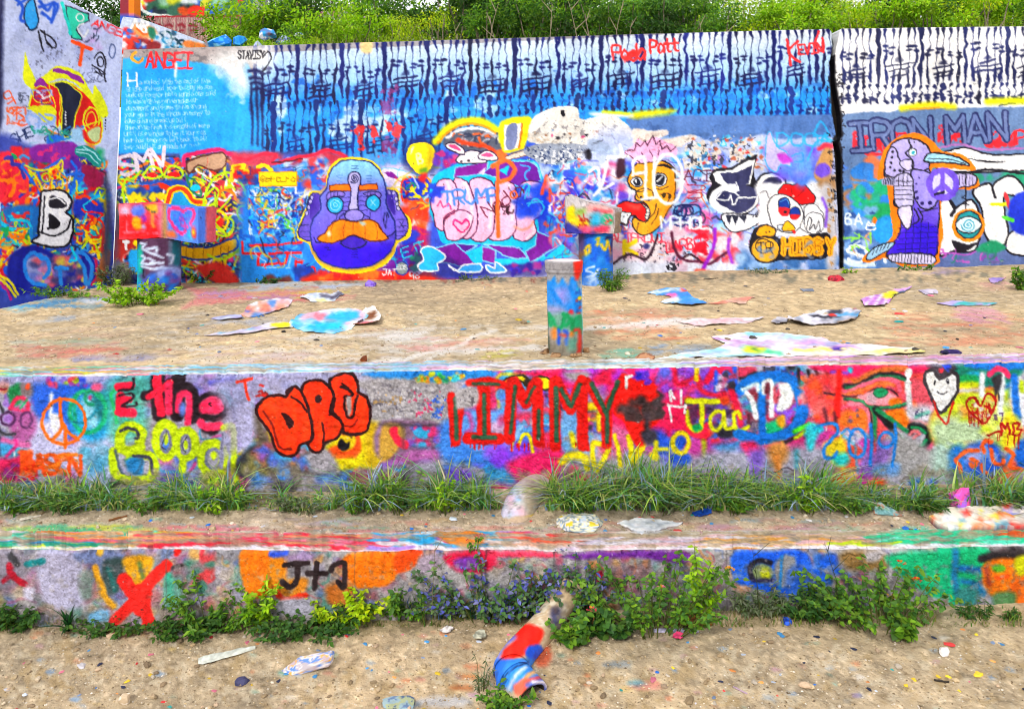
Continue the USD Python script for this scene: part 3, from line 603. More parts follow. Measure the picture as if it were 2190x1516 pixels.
    c.P("1100 210 1120 120 1145 205", h("a8d8fa"), line=h("3ab2f0"), lw=9, sharp=True)
    c.P("240 310 290 300 300 420 270 470 230 470 225 390", h("3c1a30"), soft=4); c.P("-10 160 60 150 190 210 180 290 40 260 -10 250", h("9fb0d0"), soft=4); c.P("10 240 20 310 -20 320 -20 240", K, soft=3)
    for n_, q_ in enumerate((h("2a3aa8"), h("d83a5a"), h("f2f6ff"), h("7a3ab8"), h("3ab0e8"), h("22243a"), h("e8702a"))): c.chaos(-300, 330, 2060, 1240, [q_], 34, 120, 6 + n_ % 3 * 3, soft=.8, a=.8, seed=170 + n_)
    # low strip
    c.blots(190, 930, 700, 1280, [h("f4e8ee"), h("f0dfe6"), W, h("eab0c8")], 60, 60, soft=6, seed=68); c.spray(190, 900, 1250, 1290, h("3c2a3c"), scale=7, thr=.63, a=.8, seed=69, soft=.03)
    c.blots(700, 900, 1250, 1260, [h("e8c8d8"), h("ded6da"), h("f2e8f0"), h("d8485a")], 60, 46, soft=5, seed=70)
    c.P("190 1180 700 1180 1300 1210 1340 1290 190 1300", h("d8e2f6"), soft=8, a=.8); c.blots(1240, 1130, 2060, 1270, [h("3a6aa8"), h("8fb4e6"), h("5a86c8"), h("a6c8f0")], 44, 50, soft=6, seed=71)
    c.text("ALIPROUI", 185, 935, 75, 12, h("f0526a"), wide=.64, gap=.12); c.text("K", 300, 1000, 110, 34, h("f8d40c"), wide=.8, soft=2); c.text("LARBER", 640, 1010, 85, 12, h("ec2a4a"), rot=-8, wide=.6, gap=.1)
    for (x, y, n_) in ((945, 930, 1), (930, 1075, 2)): c.blots(x - 50, y - 45, x + 50, y + 45, [h("e41230"), h("ee2a44"), h("c00a28")], 16, 26, soft=2, seed=80 + n_)
    c.S("690 930 720 1080 800 1160 920 1170 1000 1192 1100 1130 1160 1090", 22, h("541634"), soft=2); c.S("200 1190 330 1112 480 1150 545 1030 570 950", 20, h("2c1426"), soft=2); c.S("790 1140 840 1110 920 1160", 18, h("402030"))
    c.S("1052 900 1040 1050 950 1240", 30, h("9a22c8"), soft=3); c.S("1165 985 1170 1090 1200 1180", 26, h("a03ad0"), soft=3); c.S("1100 1180 1140 1250", 14, W); c.P("900 1230 1010 1250 1000 1280 890 1270", h("f07a6a"), soft=3)
    c.E(480, 1045, 30, 26, h("3a3a78"), soft=3); c.spray(620, 1170, 760, 1280, K, scale=6, thr=.5, a=.9, seed=72)
    # pink-haired face with its tongue out
    c.P("290 262 372 200 412 140 460 172 540 128 600 150 725 212 722 290 600 300 540 340 440 360 350 305", h("f9bde6"))
    c.S("320 242 380 240 396 178 430 212 472 160 490 202 530 116 560 192 590 160 612 232 650 200 682 252 726 210", 9, h("3a1230"), sharp=True)
    for p in ("440 260 470 300", "505 240 530 290", "590 235 580 280", "300 262 420 340"): c.S(p, 8, h("3a1230"))
    c.P("404 352 362 400 325 480 340 550 392 580 386 650 462 680 505 740 500 800 452 832 372 800 370 880 440 952 520 932 600 862 640 780 702 680 722 560 716 430 690 370 600 328 520 340 440 352", h("fbab2c"), line=K, lw=11)
    c.P("690 400 716 440 718 560 690 680 640 770 650 600 690 520", h("e08a12"), soft=14, a=.7)
    c.E(398, 506, 50, 40, W, line=K, lw=8); c.E(400, 508, 32, 32, h("15182a")); c.E(392, 500, 8, 14, W); c.E(592, 487, 58, 56, W, line=K, lw=8); c.E(590, 486, 44, 46, h("15182a")); c.S("570 500 610 460", 12, W)
    c.S("556 378 630 366 712 402", 20, K, taper=(.5, 1.2, .8)); c.S("385 448 450 440", 16, h("8a4a10")); c.S("360 570 430 590 480 560", 7, K); c.S("540 560 610 570 660 540", 7, K)
    c.S("416 640 392 600 420 570 470 556 525 580 534 640 500 662 440 652", 8, K); c.E(432, 632, 10, 14, K); c.E(500, 655, 12, 8, K); c.S("590 610 650 600 680 620 650 680", 7, K); c.E(625, 620, 18, 24, h("3a2a10")); c.E(672, 625, 14, 20, h("3a2a10"))
    c.S("560 690 545 760 470 850", 8, K); c.S("580 730 560 800 520 860", 7, K); c.S("400 920 415 850", 7, K)
    c.P("218 722 300 668 400 682 460 684 500 740 486 830 430 832 380 792 340 802 312 868 232 832 204 770", h("e31a1c"), line=K, lw=11); c.P("232 748 352 768 312 862 226 832", h("e6ecf4"), line=K, lw=8, sharp=True)
    c.P("300 680 380 700 440 700 420 740 340 720", h("ff6a5a"), soft=6, a=.6); c.P("440 690 505 740 490 820 468 800 480 740", h("f5efe6"), line=K, lw=6)
    for p in ("475 690 470 720", "494 720 474 740", "500 760 476 765", "496 790 474 790"): c.S(p, 5, K)
    c.E(262, 790, 4, 8, K); c.E(290, 800, 4, 8, K)
    for p in ("160 300 100 560 60 600", "330 290 170 302", "0 420 72 392 102 560 200 520", "100 560 40 620", "365 450 372 340 440 296 470 330 470 640", "380 440 470 430", "280 300 260 200", "440 650 540 640"): c.S(p, 25, h("f4f8ff"), soft=2)
    c.ring(660, 482, 122, 208, 26, h("f4f8ff"), soft=2); c.S("548 300 535 480 560 640", 24, h("f4f8ff"), soft=2); c.S("700 400 790 500 720 490", 22, h("e8f4ff"), soft=2)
    c.text("ACID", 800, 400, 88, 10, h("5a1838"), rot=3, wide=.66); c.S("820 530 960 540 960 570 820 590 940 600 930 640 825 640 910 660 840 680", 9, h("a02238"))
    c.chaos(705, 700, 930, 880, [h("16205a"), h("1f2a70")], 14, 100, 11, seed=73); c.ring(790, 745, 82, 48, 12, h("16205a")); c.text("R", 880, 810, 70, 12, h("16205a"))
    c.text("MPHOL", 600, 800, 95, 18, h("e8f6ff"), wide=.75, gap=.12, soft=2)
    # top-hatted grin
    c.P("985 600 1030 520 1000 470 1060 395 1180 382 1300 320 1320 280 1345 300 1402 280 1376 430 1402 500 1432 600 1405 700 1300 790 1200 785 1080 745 1000 670", K)
    c.P("1035 440 1075 420 1200 402 1310 340 1330 330 1390 318 1345 525 1140 565 1060 500", h("f0f4fa"), sharp=True); c.P("1092 432 1250 422 1368 362 1332 520 1200 566 1132 500", h("33355e"), sharp=True)
    c.E(1208, 650, 205, 126, h("f2f6fc")); c.P("1062 622 1120 578 1220 600 1300 540 1392 570 1394 650 1340 730 1240 766 1130 710 1064 668", h("33355e")); c.P("1225 520 1265 575 1320 540 1290 515", h("33355e"))
    c.S("1070 652 1160 662 1182 618 1194 692 1222 692 1242 640 1392 634", 12, W, sharp=True); c.S("1230 510 1255 580", 10, W); c.S("1060 640 1130 572 1210 590 1250 620", 14, W)
    c.P("1120 772 1400 780 1440 690 1466 720 1440 830 1300 912 1170 908", h("eef0fa"), line=K, lw=10); c.P("1140 780 1320 785 1300 850 1250 790 1220 870 1195 790 1170 860", h("1b1d30"), sharp=True); c.S("1370 800 1420 740 1390 800 1420 780", 6, K)
    c.P("1388 548 1440 455 1540 428 1642 492 1620 556 1520 542 1450 520", h("f2f5fa"), line=K, lw=16); c.P("1450 512 1520 462 1600 482 1606 524 1530 522", h("2a2c50"))
    # white bird with a red comb
    c.P("1400 520 1600 520 1900 480 1990 620 1990 940 1700 960 1440 930 1420 700", h("eef0f8"), soft=6); c.S("1430 600 1480 580 1500 640", 5, K)
    c.P("1578 600 1640 520 1700 532 1772 500 1832 562 1884 620 1880 682 1740 692 1690 632", h("e4161c"), line=K, lw=9); c.S("1690 560 1720 640 1800 570", 7, h("9a0a12")); c.E(1712, 628, 12, 10, h("ffb0a8"))
    c.P("1494 700 1530 632 1620 608 1720 660 1782 740 1780 850 1700 932 1560 900 1512 820", h("f6f8fc"), line=K, lw=8)
    c.E(1630, 702, 50, 66, h("173a9a"), line=K, lw=8); c.P("1582 720 1678 730 1660 790 1600 782", h("d8202c")); c.E(1722, 768, 44, 52, h("173a9a"), line=K, lw=8); c.P("1680 780 1764 784 1740 822 1700 818", h("d8202c")); c.S("1600 670 1650 650 1670 690", 8, h("5a9ae0")); c.E(1640, 756, 14, 12, K)
    c.P("1568 870 1620 860 1620 920 1590 905", h("cfd8ea"), line=K, lw=6); c.P("1612 882 1660 832 1722 892 1700 920 1622 912", h("f6b61a"), line=K, lw=7); c.P("1690 910 1730 920 1712 940", R)
    c.P("1800 720 1870 690 1950 760 1960 880 1900 940 1820 930 1760 880 1800 800", h("f2f4fa"), line=K, lw=6); c.E(1880, 850, 84, 92, h("f4f6fb"), line=K, lw=6); c.S("1815 900 1840 800 1860 830 1840 910 1880 860 1890 900 1920 830 1930 900 1900 930", 8, K)
    # winged horn, blue scrawl, tan horn
    c.blots(1480, 240, 1960, 470, [h("7a5ce6"), h("9a8af0"), h("5a8af0"), h("6aa8f4")], 44, 70, soft=12, seed=74)
    c.P("1478 350 1478 170 1510 85 1560 200 1655 272 1690 372 1600 360 1560 420", h("c9c2f2"), line=h("4ab0f2"), lw=9); c.P("1570 280 1640 270 1700 330 1620 350", h("c04ad0"), soft=4)
    c.text("DOOA", 1570, 95, 105, 13, h("35b6f6"), rot=1, wide=.9, soft=2); c.S("1880 100 1940 0 2000 110 1880 120", 14, h("35b6f6"), soft=2); c.S("1960 130 2040 170 1900 170 1830 320", 13, h("35b6f6"), soft=2); c.S("1700 290 1780 260 1790 330 1720 340", 13, h("4aa0f6"))
    c.P("1890 400 1950 250 2000 200 2034 220 2036 380 1990 500 1900 490", h("c79a63"), soft=3); c.S("1930 230 1980 200 2030 210", 40, h("e8405a"), soft=3); c.E(1956, 412, 66, 62, h("7a58dc"), soft=3); c.P("1920 500 2060 450 2060 580 1950 560", h("b08a64"), soft=8)
    c.P("1940 560 2040 560 2070 900 2060 1200 1990 1220 1990 900", h("c6c4cc"), soft=10); c.spray(1960, 540, 2080, 1230, h("b58c5c"), scale=9, thr=.56, a=.8, seed=75); c.S("1950 640 1985 740 1975 880", 20, h("8a5ae0"), soft=3)
    # orange lettering
    c.P("1336 1050 1380 900 1470 858 1560 900 1580 978 1780 960 1900 936 2012 950 2004 1116 1900 1156 1620 1158 1500 1186 1400 1166", K)
    c.E(1472, 1072, 112, 102, h("f0ad2a")); c.P("1402 950 1420 890 1480 872 1546 900 1548 950 1490 955", h("f5a414")); c.ring(1455, 1040, 62, 60, 9, K); c.text("TR", 1410, 1015, 85, 9, K)
    c.text("HIBBY", 1625, 985, 120, 46, h("f2a81c"), wide=.50, gap=.36, jit=.1); c.text("HIBBY", 1625, 985, 120, 5, h("7a4a08"), wide=.50, gap=.36, jit=.3)
    c.blots(1390, 1000, 1960, 1140, [h("7d8fae"), h("9aa0a8"), h("5a86c8")], 22, 17, soft=4, a=.75, seed=76); c.E(1480, 930, 8, 6, K); c.E(1510, 925, 8, 6, K)
    # top right scrawls
    c.Z(1080, 40, 2.92)
    c.text("Poda", 672, 170, 92, 15, h("ee3a3a"), rot=-2, wide=.46, gap=.1); c.text("Patt", 905, 140, 75, 15, h("ee3a3a"), rot=-4, wide=.5, gap=.1); c.blots(700, 190, 840, 260, [h("ee3a3a")], 6, 20, seed=77)
    c.S("1760 130 1775 210 1785 290", 17, h("f03a40")); c.S("1830 140 1770 210 1840 270", 17, h("f03a40")); c.text("EVIN", 1830, 165, 62, 12, h("f03a40"), rot=-6, wide=.5, gap=.2); c.S("1960 80 1935 170 1990 200 1985 120", 14, h("f03a40"))
    c.Z(0, 0, 1); c.S("1786 60 1781 128 1779 170 1783 245 1793 288 1786 297 1790 330 1795 430 1799 560 1801 640", 9, h("0c0b12"), soft=2, sharp=True); c.spray(1765, 120, 1800, 480, h("15131c"), scale=5, thr=.56, a=.8, seed=190)  # black edge of the open joint: dark paint with the gap shadow painted in
    c.age(.09, .45, 5)
    # which stretch of the face belongs to which picture
    c.Z(0, 0, 1)
    c.region("painted_pattern", "rows of dripping navy line faces on white and blue", "536 70 1000 60 1792 40 1792 246 1450 246 1300 232 1150 240 1060 250 940 270 880 300 860 330 540 332", False)
    c.region("painted_panel", "sky blue panel of white handwriting", "240 136 536 140 536 332 240 330", False)
    c.Z(500, 280, 4.211); c.region("painted_portrait", "purple bald head with orange moustache and yellow outline", "1100 238 960 250 880 310 835 400 815 520 690 548 668 640 610 780 565 920 590 985 670 1020 700 1090 760 1190 880 1260 1080 1286 1250 1260 1380 1195 1450 1095 1480 1010 1580 960 1606 860 1570 770 1510 720 1490 600 1470 520 1370 500 1345 400 1300 310 1220 258")
    c.region("painted_plate", "yellow plate with a handwritten tag", "228 368 568 366 573 497 232 503", False); c.region("painted_balloon", "yellow balloon with dark blue halo", "1690 70 1550 110 1520 230 1560 360 1690 400 1820 350 1860 230 1820 110")
    c.Z(840, 220, 3.61); c.region("painted_letters", "pink bubble letters on turquoise and purple", "330 560 480 480 700 440 860 450 1000 440 1110 460 1150 560 1180 640 1140 760 1120 900 1315 1082 1062 1240 900 1310 480 1310 195 1300 220 1130 340 1080 300 880 280 760 290 640")
    c.region("painted_rabbit", "white rabbit with pink ears", "500 463 512 400 440 370 400 318 470 308 550 350 600 368 730 364 806 402 812 444 720 462")
    c.Z(1260, 260, 3.911); c.region("painted_face", "orange face with pink hair and red tongue", "290 262 372 200 412 140 540 118 725 205 722 290 700 380 722 560 640 780 520 936 440 956 370 880 360 800 312 872 200 830 210 720 300 664 390 660 325 480 400 352 340 310")
    c.region("painted_hat", "grinning dark head in a top hat", "985 600 1030 520 1000 470 1060 395 1180 382 1320 275 1402 276 1376 430 1402 500 1432 600 1466 720 1440 830 1300 916 1160 910 1110 760 1000 680")
    c.region("painted_bird", "white bird with red comb", "1400 545 1440 440 1640 480 1772 496 1890 620 1970 760 1970 890 1880 945 1700 935 1560 905 1490 780 1500 640"); c.region("painted_lettering", "orange letters with thick black outline", "1336 1050 1380 900 1470 855 1560 900 1580 978 1780 960 1900 936 2012 950 2004 1116 1900 1156 1620 1158 1500 1186 1400 1166")

def paint_right(c):
    c.Z(1740, 40, 2.613)
    c.P("80 0 2600 -20 2600 560 80 560", h("eef0f4"), sharp=True)
    faces_pattern(c, 1802, 2650, [(0, 116, 1)], h("23243f"), None, 9); faces_pattern(c, 1800, 2650, [(122, 60, 4)], h("23243f"), lambda x: 222, 10)
    c.P("100 540 300 520 420 525 480 505 2600 470 2600 1700 100 1700", h("6a86b4"), soft=2, sharp=True)
    c.P("100 900 400 900 400 1700 100 1700", h("5a82c0"), soft=30, sharp=True); c.P("650 1200 2600 1200 2600 1700 600 1700", h("5d6fa4"), soft=40, sharp=True)
    c.S("490 502 640 482 780 494", 30, h("eee60c"), soft=8); c.S("970 466 1080 462 1400 455", 34, h("e8ee10"), soft=8)
    c.S("540 506 700 500", 10, h("f0a818"), soft=3)
    c.blots(240, 700, 900, 830, [h("4a9a84"), h("3a8a7a"), h("6a86b4")], 20, 46, soft=10, seed=91); c.blots(880, 860, 1176, 1000, [h("2a9a78"), h("1f8a68"), h("7a8ab4")], 18, 50, soft=8, seed=92)
    c.chaos(225, 640, 470, 760, [h("e02a36"), h("d83040")], 12, 70, 13, seed=93); c.text("JAME", 240, 660, 90, 12, h("e0283a"), rot=-4, wide=.6); c.chaos(700, 600, 850, 700, [h("e02a36")], 8, 60, 13, seed=94); c.text("SIMPE", 950, 640, 75, 13, h("e8303a"), rot=-3, wide=.6)
    c.blots(950, 680, 1160, 710, [h("e02a36")], 6, 24, seed=95)
    c.text("IRON MAN", 205, 590, 150, 40, h("2a3264"), rot=-4.2, wide=.60, gap=.225, jit=.1); c.text("IRON MAN", 205, 590, 150, 18, h("6b7cb0"), rot=-4.2, wide=.60, gap=.225, jit=.1)
    # white letters behind the bird
    c.P("690 770 820 722 900 735 1000 760 1400 765 1400 850 1176 850 900 860 700 840", h("f4f6fa"), line=K, lw=10); c.P("860 780 960 795 1080 800 960 806", K); c.S("690 725 820 705 960 735 1176 725", 12, h("b07ac0")); c.S("880 856 1000 845 1176 868", 14, K)
    c.P("890 965 980 922 1015 1000 1000 940 1040 900 1110 880 1180 960 1180 1100 1130 1000 1060 1010 1085 1225 1010 1275 950 1190 935 1060", h("f2f4f8"), line=K, lw=12)
    c.P("1120 1180 1400 1180 1400 1310 1100 1310", h("f0f2f6"), line=K, lw=10)
    c.P("700 1050 760 1010 790 1060 880 1010 930 1130 900 1290 780 1300 700 1310", h("eef0f6"), line=K, lw=12); c.S("760 1010 790 1060 770 1100", 20, K); c.P("770 1240 860 1260 930 1240 820 1310", K)
    c.P("275 850 340 802 395 830 360 905 300 895", h("f4f6fa"), line=K, lw=7)
    c.S("690 1310 780 1310 860 1320 940 1280 1020 1300 1080 1270", 8, h("b05ac0")); c.chaos(680, 1290, 1100, 1360, [h("c060c0"), h("8a4ab0"), h("2f7a6a")], 12, 60, 8, seed=96)
    c.P("900 1290 1000 1240 1080 1280 1000 1310", h("1a8a62"), soft=4); c.P("990 1030 1110 1030 1110 1046 990 1046", h("d0d41a")); c.P("1060 980 1080 980 1110 1080 1095 1090", h("c8303a")); c.P("1120 990 1400 960 1400 1185 1120 1190", h("2038c8"), soft=3); c.S("1060 1110 1110 1130", 22, h("50c83a"))
    # loose paint left of the bird
    c.blots(160, 800, 520, 1060, [h("3a9af0"), h("5a8ae6"), h("b07a4a"), h("2f7fd8"), h("e87a4a")], 44, 42, soft=4, seed=97); c.blots(230, 940, 450, 1160, [h("1fb07a"), h("2aa88a"), h("3a8af0"), h("c07a4a")], 30, 38, soft=4, seed=98)
    c.P("300 1040 440 1040 450 1120 330 1130", h("1fa060"), soft=5); c.P("330 1150 420 1100 480 1180 430 1260 350 1240", h("2a98e6"), soft=5); c.E(340, 1130, 14, 24, O)
    c.blots(160, 1060, 330, 1370, [h("3a5a9a"), h("a8c0e8"), h("2a4a8a"), h("7aa6e0")], 40, 30, soft=3, seed=99); c.text("BA", 180, 1090, 60, 9, h("dff0ff")); c.text("e", 300, 1110, 70, 9, W); c.text("Syn", 195, 1270, 90, 17, h("e4f0fc"), wide=.9); c.chaos(170, 1200, 320, 1340, [h("8ad84a"), h("e8a05a"), W], 10, 60, 8, seed=100)
    c.S("150 1350 250 1380 340 1375", 24, h("cfe2f8"), soft=3)
    # crouching long-beaked bird, orange outline
    c.P("480 660 580 640 660 682 720 740 830 760 905 830 880 850 700 830 660 850 690 880 880 866 925 920 880 955 735 965 712 1080 722 1200 700 1310 690 1372 500 1386 410 1340 300 1366 278 1330 430 1230 430 1100 400 905 352 900 390 740", h("ff8412"))
    c.P("530 670 440 700 402 800 396 880 452 892 450 1040 480 1060 480 1200 420 1290 430 1340 660 1340 690 1220 702 1040 690 960 650 850 650 740 610 690", h("c4bcf2"), line=K, lw=9, grad=h("3a18c8"))
    c.P("450 1260 520 1160 600 1138 692 1180 672 1315 590 1336 460 1326", h("3a14d2"), soft=6)
    for y in (1170, 1200, 1230, 1260, 1290): c.S([470, y, 690, y - 8], 4, h("160a60"))
    for x in (520, 560, 600, 640): c.S([x, 1080 + (x - 520) * .5, x - 10, 1330], 4, h("160a60"))
    c.P("412 742 452 722 482 792 540 832 552 884 430 882 396 850", h("bdb4ee"), line=K, lw=8); c.P("480 800 550 790 560 835 520 850 490 830", h("cfc8f6"), line=K, lw=6)
    for (x, y) in ((440, 745), (438, 776), (432, 806), (425, 832), (450, 850), (500, 855), (480, 850)): c.E(x, y, 8, 8, K)
    for (x, y) in ((560, 690), (590, 688), (615, 700), (635, 720)): c.E(x, y, 4, 4, K)
    c.S("530 680 545 720 515 750 552 790 556 832 600 852 640 840", 9, K); c.P("530 740 560 725 575 755 545 770", h("e9f4fb"), line=K, lw=4); c.E(556, 748, 9, 11, h("2aa8c0"))
    c.P("618 792 650 752 760 762 830 786 872 822 760 806 650 804", h("a8dcf6"), line=K, lw=10); c.S("640 785 750 785 850 812", 5, K)
    c.P("548 852 620 850 682 900 694 1010 650 1064 590 1050 556 960", h("a296ea"), line=K, lw=8)
    for (x, y, q) in ((590, 890, 5), (575, 925, 6), (572, 970, 8), (580, 1005, 9), (606, 1032, 11), (650, 1032, 12)): c.E(x, y, q, q, h("241a5a"))
    c.P("448 900 500 862 552 890 556 1040 520 1060 460 1040", h("cbc6f2"), line=K, lw=7)
    for y in (910, 935, 960, 985, 1010): c.S([455, y, 550, y], 4, K)
    for x in (475, 500, 525): c.S([x, 870, x, 935], 4, K)
    c.P("470 1070 545 1050 540 1160 510 1170", h("d8d2f4"), line=K, lw=7); c.S("560 1060 590 1120 550 1150", 8, K); c.S("580 1060 610 1110 600 1140", 8, K); c.S("690 1060 600 1080", 6, K)
    c.P("390 890 450 890 450 930 380 925", h("b0b0e0"), soft=2)
    for x in range(395, 450, 9): c.S([x, 890, x - 4, 925], 4, K)
    c.P("296 1338 340 1280 445 1248 442 1274 330 1346", h("a4cdf0"), line=K, lw=7)
    for x in range(330, 430, 20): c.S([x, 1320 - (x - 330) * .5, x + 18, 1272 - (x - 330) * .2], 4, K)
    c.P("418 1322 520 1312 662 1322 662 1372 460 1362", h("d6d0f2"), line=K, lw=7)
    for x in range(440, 660, 18): c.S([x, 1320, x - 4, 1362], 4, K)
    c.P("720 880 890 870 896 930 740 944", h("c8c0f0"), line=K, lw=8)
    for x in range(780, 890, 18): c.S([x, 880, x, 930], 3, K)
    c.E(722, 925, 70, 72, h("d6d2f0")); c.ring(722, 925, 76, 78, 34, h("7a5ce0")); c.S("722 850 722 1000", 26, h("7a5ce0")); c.S("722 925 664 985", 26, h("7a5ce0")); c.S("722 925 785 985", 26, h("7a5ce0")); c.S("680 985 730 970", 14, K)
    c.S("850 870 848 1065", 7, K); c.S("850 980 830 1000 868 1015 832 1030 866 1045", 6, K, sharp=True)
    c.E(862, 1156, 90, 92, h("ff8a14")); c.E(862, 1152, 70, 76, h("1f8f98"), line=K, lw=7); c.P("790 1152 830 1112 892 1112 934 1152 892 1194 830 1194", h("d9eef6"), line=K, lw=7); c.S(spiral(862, 1153, 40, 2.5), 6, h("2a8aa8"))
    c.Z(0, 0, 1); rp = [rgb(x) for x in ("2a6ad0", "e04a6a", "f0d020", "eef2fa", "1a9a70", "22243a", "b04ac0")]; c.blots(2240, 260, 2700, 580, rp, 60, 26, seed=120); c.chaos(2230, 260, 2700, 590, rp, 90, 60, 6, seed=121)
    c.Z(0, 0, 1); c.S("1783 120 1785 166 1797 246 1800 290 1793 300 1798 330 1800 430 1802 640", 7, h("0c0b12"), soft=2, sharp=True); c.spray(1780, 150, 1812, 420, h("15131c"), scale=5, thr=.54, a=.8, seed=191)  # other side of the joint: black paint, shade of the gap included in the colour
    c.age(.09, .4, 15)
    c.Z(1740, 40, 2.613)
    c.region("painted_pattern", "rows of dripping black line faces on white", "60 0 1700 -40 1700 470 900 485 480 505 300 522 60 540", False)
    c.region("painted_lettering", "dark outlined capital letters on slate blue", "200 590 700 520 1250 490 1250 650 900 690 240 770", False)
    c.region("painted_bird", "crouching purple bird with orange outline", "480 660 580 640 660 682 720 740 830 760 905 830 880 850 700 830 660 850 690 880 880 866 925 920 880 955 735 965 712 1080 722 1200 700 1310 690 1372 500 1386 410 1340 300 1366 278 1330 430 1230 430 1100 400 905 352 900 390 740")
    c.region("painted_eye", "orange ringed eye with spiral", "862 1062 780 1090 770 1160 790 1230 862 1250 940 1220 955 1150 930 1080")

def paint_side(c):
    c.Z(0, 0, 3.911)
    c.P("-200 -200 1200 -200 1200 2700 -200 2700", h("c3cef4"), sharp=True)
    c.spray(60, 200, 960, 700, h("aeb9e8"), scale=30, thr=.5, a=.7, seed=101, soft=.15); c.spray(60, 100, 960, 1200, h("6c7087"), scale=6, thr=.66, a=.7, seed=102, soft=.03)
    c.P("210 60 208 180 250 252 300 240 322 170 300 60 270 -10", h("38a4f0"), line=h("1c3050"), lw=14)
    for p in ("120 -20 190 60 170 170 200 180", "330 10 400 90 450 20 440 160 350 110", "330 60 480 40 430 190", "150 40 260 -30"): c.S(p, 26, h("2a5ad0"), soft=2)
    c.P("550 50 740 120 742 180 690 200 640 250 690 340 600 320 570 180", h("3ad0b4"), line=h("2a2c40"), lw=10, sharp=True); c.S("520 30 560 170 590 290", 26, h("2ad4cc")); c.ring(670, 150, 30, 34, 10, W); c.S("700 200 650 230 700 310 740 250", 14, h("e8eef8"))
    c.text("ANGEL", 790, 160, 62, 15, h("ea2f33"), rot=20, wide=.85); c.blots(740, 220, 960, 420, [h("c9b0e8"), h("b8c4f2")], 12, 40, soft=8, seed=103); c.chaos(700, 200, 850, 350, [h("2a3450")], 6, 40, 8, seed=104)
    c.S("320 260 335 330 365 430", 15, K); c.S("340 255 440 330 472 390 440 402 390 350 368 262", 14, K)
    c.S("610 352 760 412", 34, h("ff5a1c"), sharp=True); c.S("692 400 668 545", 34, h("ff5a1c"), sharp=True)
    c.S("790 490 835 440 880 500 872 650 885 685", 14, K); c.S("770 550 880 620 790 610", 12, K); c.ring(840, 520, 26, 40, 11, K); c.S("820 580 850 640 800 600", 10, K); c.chaos(660, 580, 860, 690, [h("5a6080")], 14, 50, 5, seed=105)
    c.ring(940, 430, 24, 60, 12, h("5a6a98"))
    c.text("OTAKU", 80, 760, 70, 12, h("f0602a"), rot=62, wide=.7, gap=.3); c.chaos(60, 900, 220, 1040, [h("f0602a"), h("e8502a")], 10, 60, 10, seed=106)
    c.chaos(160, 780, 240, 900, [h("3a4058")], 10, 40, 6, seed=107)
    # helmet with yellow flames
    fl = h("dfe61e")
    c.P("210 440 200 560 188 650 230 720 290 762 302 690 242 540", fl); c.P("790 715 780 790 790 880 820 970 890 985 902 920 860 820 820 750", fl); c.P("330 670 400 605 470 556 560 566 680 620 730 720 800 830 770 860 660 720 520 660 400 690", fl)
    c.P("250 850 290 720 350 650 400 700 470 690 560 690 660 740 760 830 830 950 856 1080 830 1190 760 1212 640 1120 520 1060 440 900 260 900", h("d8201e"), line=fl, lw=14)
    c.P("440 602 480 570 600 610 680 650 702 702 620 668 540 622", h("8a2a96")); c.P("285 712 340 650 396 726 350 740", h("8a2a96"))
    c.P("450 702 540 690 622 740 684 800 660 900 632 980 612 1090 570 1150 520 1110 518 900 508 800", h("161d36"), line=fl, lw=10); c.P("412 704 492 760 504 900 492 1050 470 1050 460 880 430 790", h("cc1c20"), line=fl, lw=8)
    c.P("700 820 740 860 700 1000 640 1100 650 960", h("c01818"), soft=4)
    c.P("282 760 340 720 402 760 420 850 340 860 280 830", h("b81830"), line=fl, lw=8); c.chaos(270, 760, 440, 880, [h("8aa0e8"), W, h("5a3a90")], 12, 60, 9, seed=108)
    c.P("228 905 330 885 462 910 456 1000 380 1032 300 950", h("e2e424")); c.ring(762, 1010, 66, 110, 14, fl); c.ring(760, 1010, 40, 70, 12, h("e8d030")); c.S("700 1060 860 1000", 12, fl); c.P("730 1100 840 1060 830 1180 770 1190", h("c8d8a0"), line=h("e06020"), lw=12)
    for y in (940, 965, 990, 1015, 1040): c.E(548, y, 7, 10, W); c.E(880, y + 40, 6, 8, K)
    for p in ("250 930 220 1000 300 1090 330 1000 260 960", "330 960 420 1030 460 980 380 960", "300 1040 440 1040"): c.S(p, 22, h("9ab8f0"), soft=1)
    c.P("380 1080 520 1130 490 1150 400 1120", h("f08a1c")); c.P("390 1150 480 1120 560 1180 560 1240 420 1240", h("2a70d8"), soft=3); c.chaos(240, 1060, 700, 1230, [h("2a80d0"), h("9ad0f0"), h("1a2a50"), h("2a9a8a")], 28, 60, 12, seed=109)
    c.text("SHE", 80, 1140, 80, 12, h("1a2a58"), rot=-25); c.P("600 1080 680 1090 700 1200 620 1200", h("9ac4e8"), soft=4)
    # lower half: old layers
    c.Z(0, 300, 3.911)
    c.P("-100 60 250 40 300 70 640 60 760 60 860 160 900 300 930 1400 -100 1500", h("3a4aa8"), soft=14)
    c.P("640 40 700 20 850 110 960 60 960 330 860 330 800 200", h("b8c8f4"), soft=8)
    c.blots(0, 60, 880, 1250, [R, B, h("17309c"), Y, T, h("2f9ae0"), h("c02a48"), O, G, C], 120, 58, soft=5, seed=110); c.chaos(0, 130, 880, 1250, [Y, R, B, C, h("0f2f90"), O, YG, h("2a9ae0")], 150, 110, 17, seed=111); c.chaos(0, 130, 880, 1250, [K, rgb('10184a'), W, Y], 120, 110, 9, seed=131)
    c.P("260 60 420 30 620 20 660 120 640 170 560 240 460 200 280 170", h("84289e"), soft=3); c.spray(270, 30, 640, 200, h("e0307a"), scale=10, thr=.58, a=.8, seed=112)
    c.P("640 62 740 52 840 130 842 220 800 225 720 150 630 120", h("0f8a84")); 
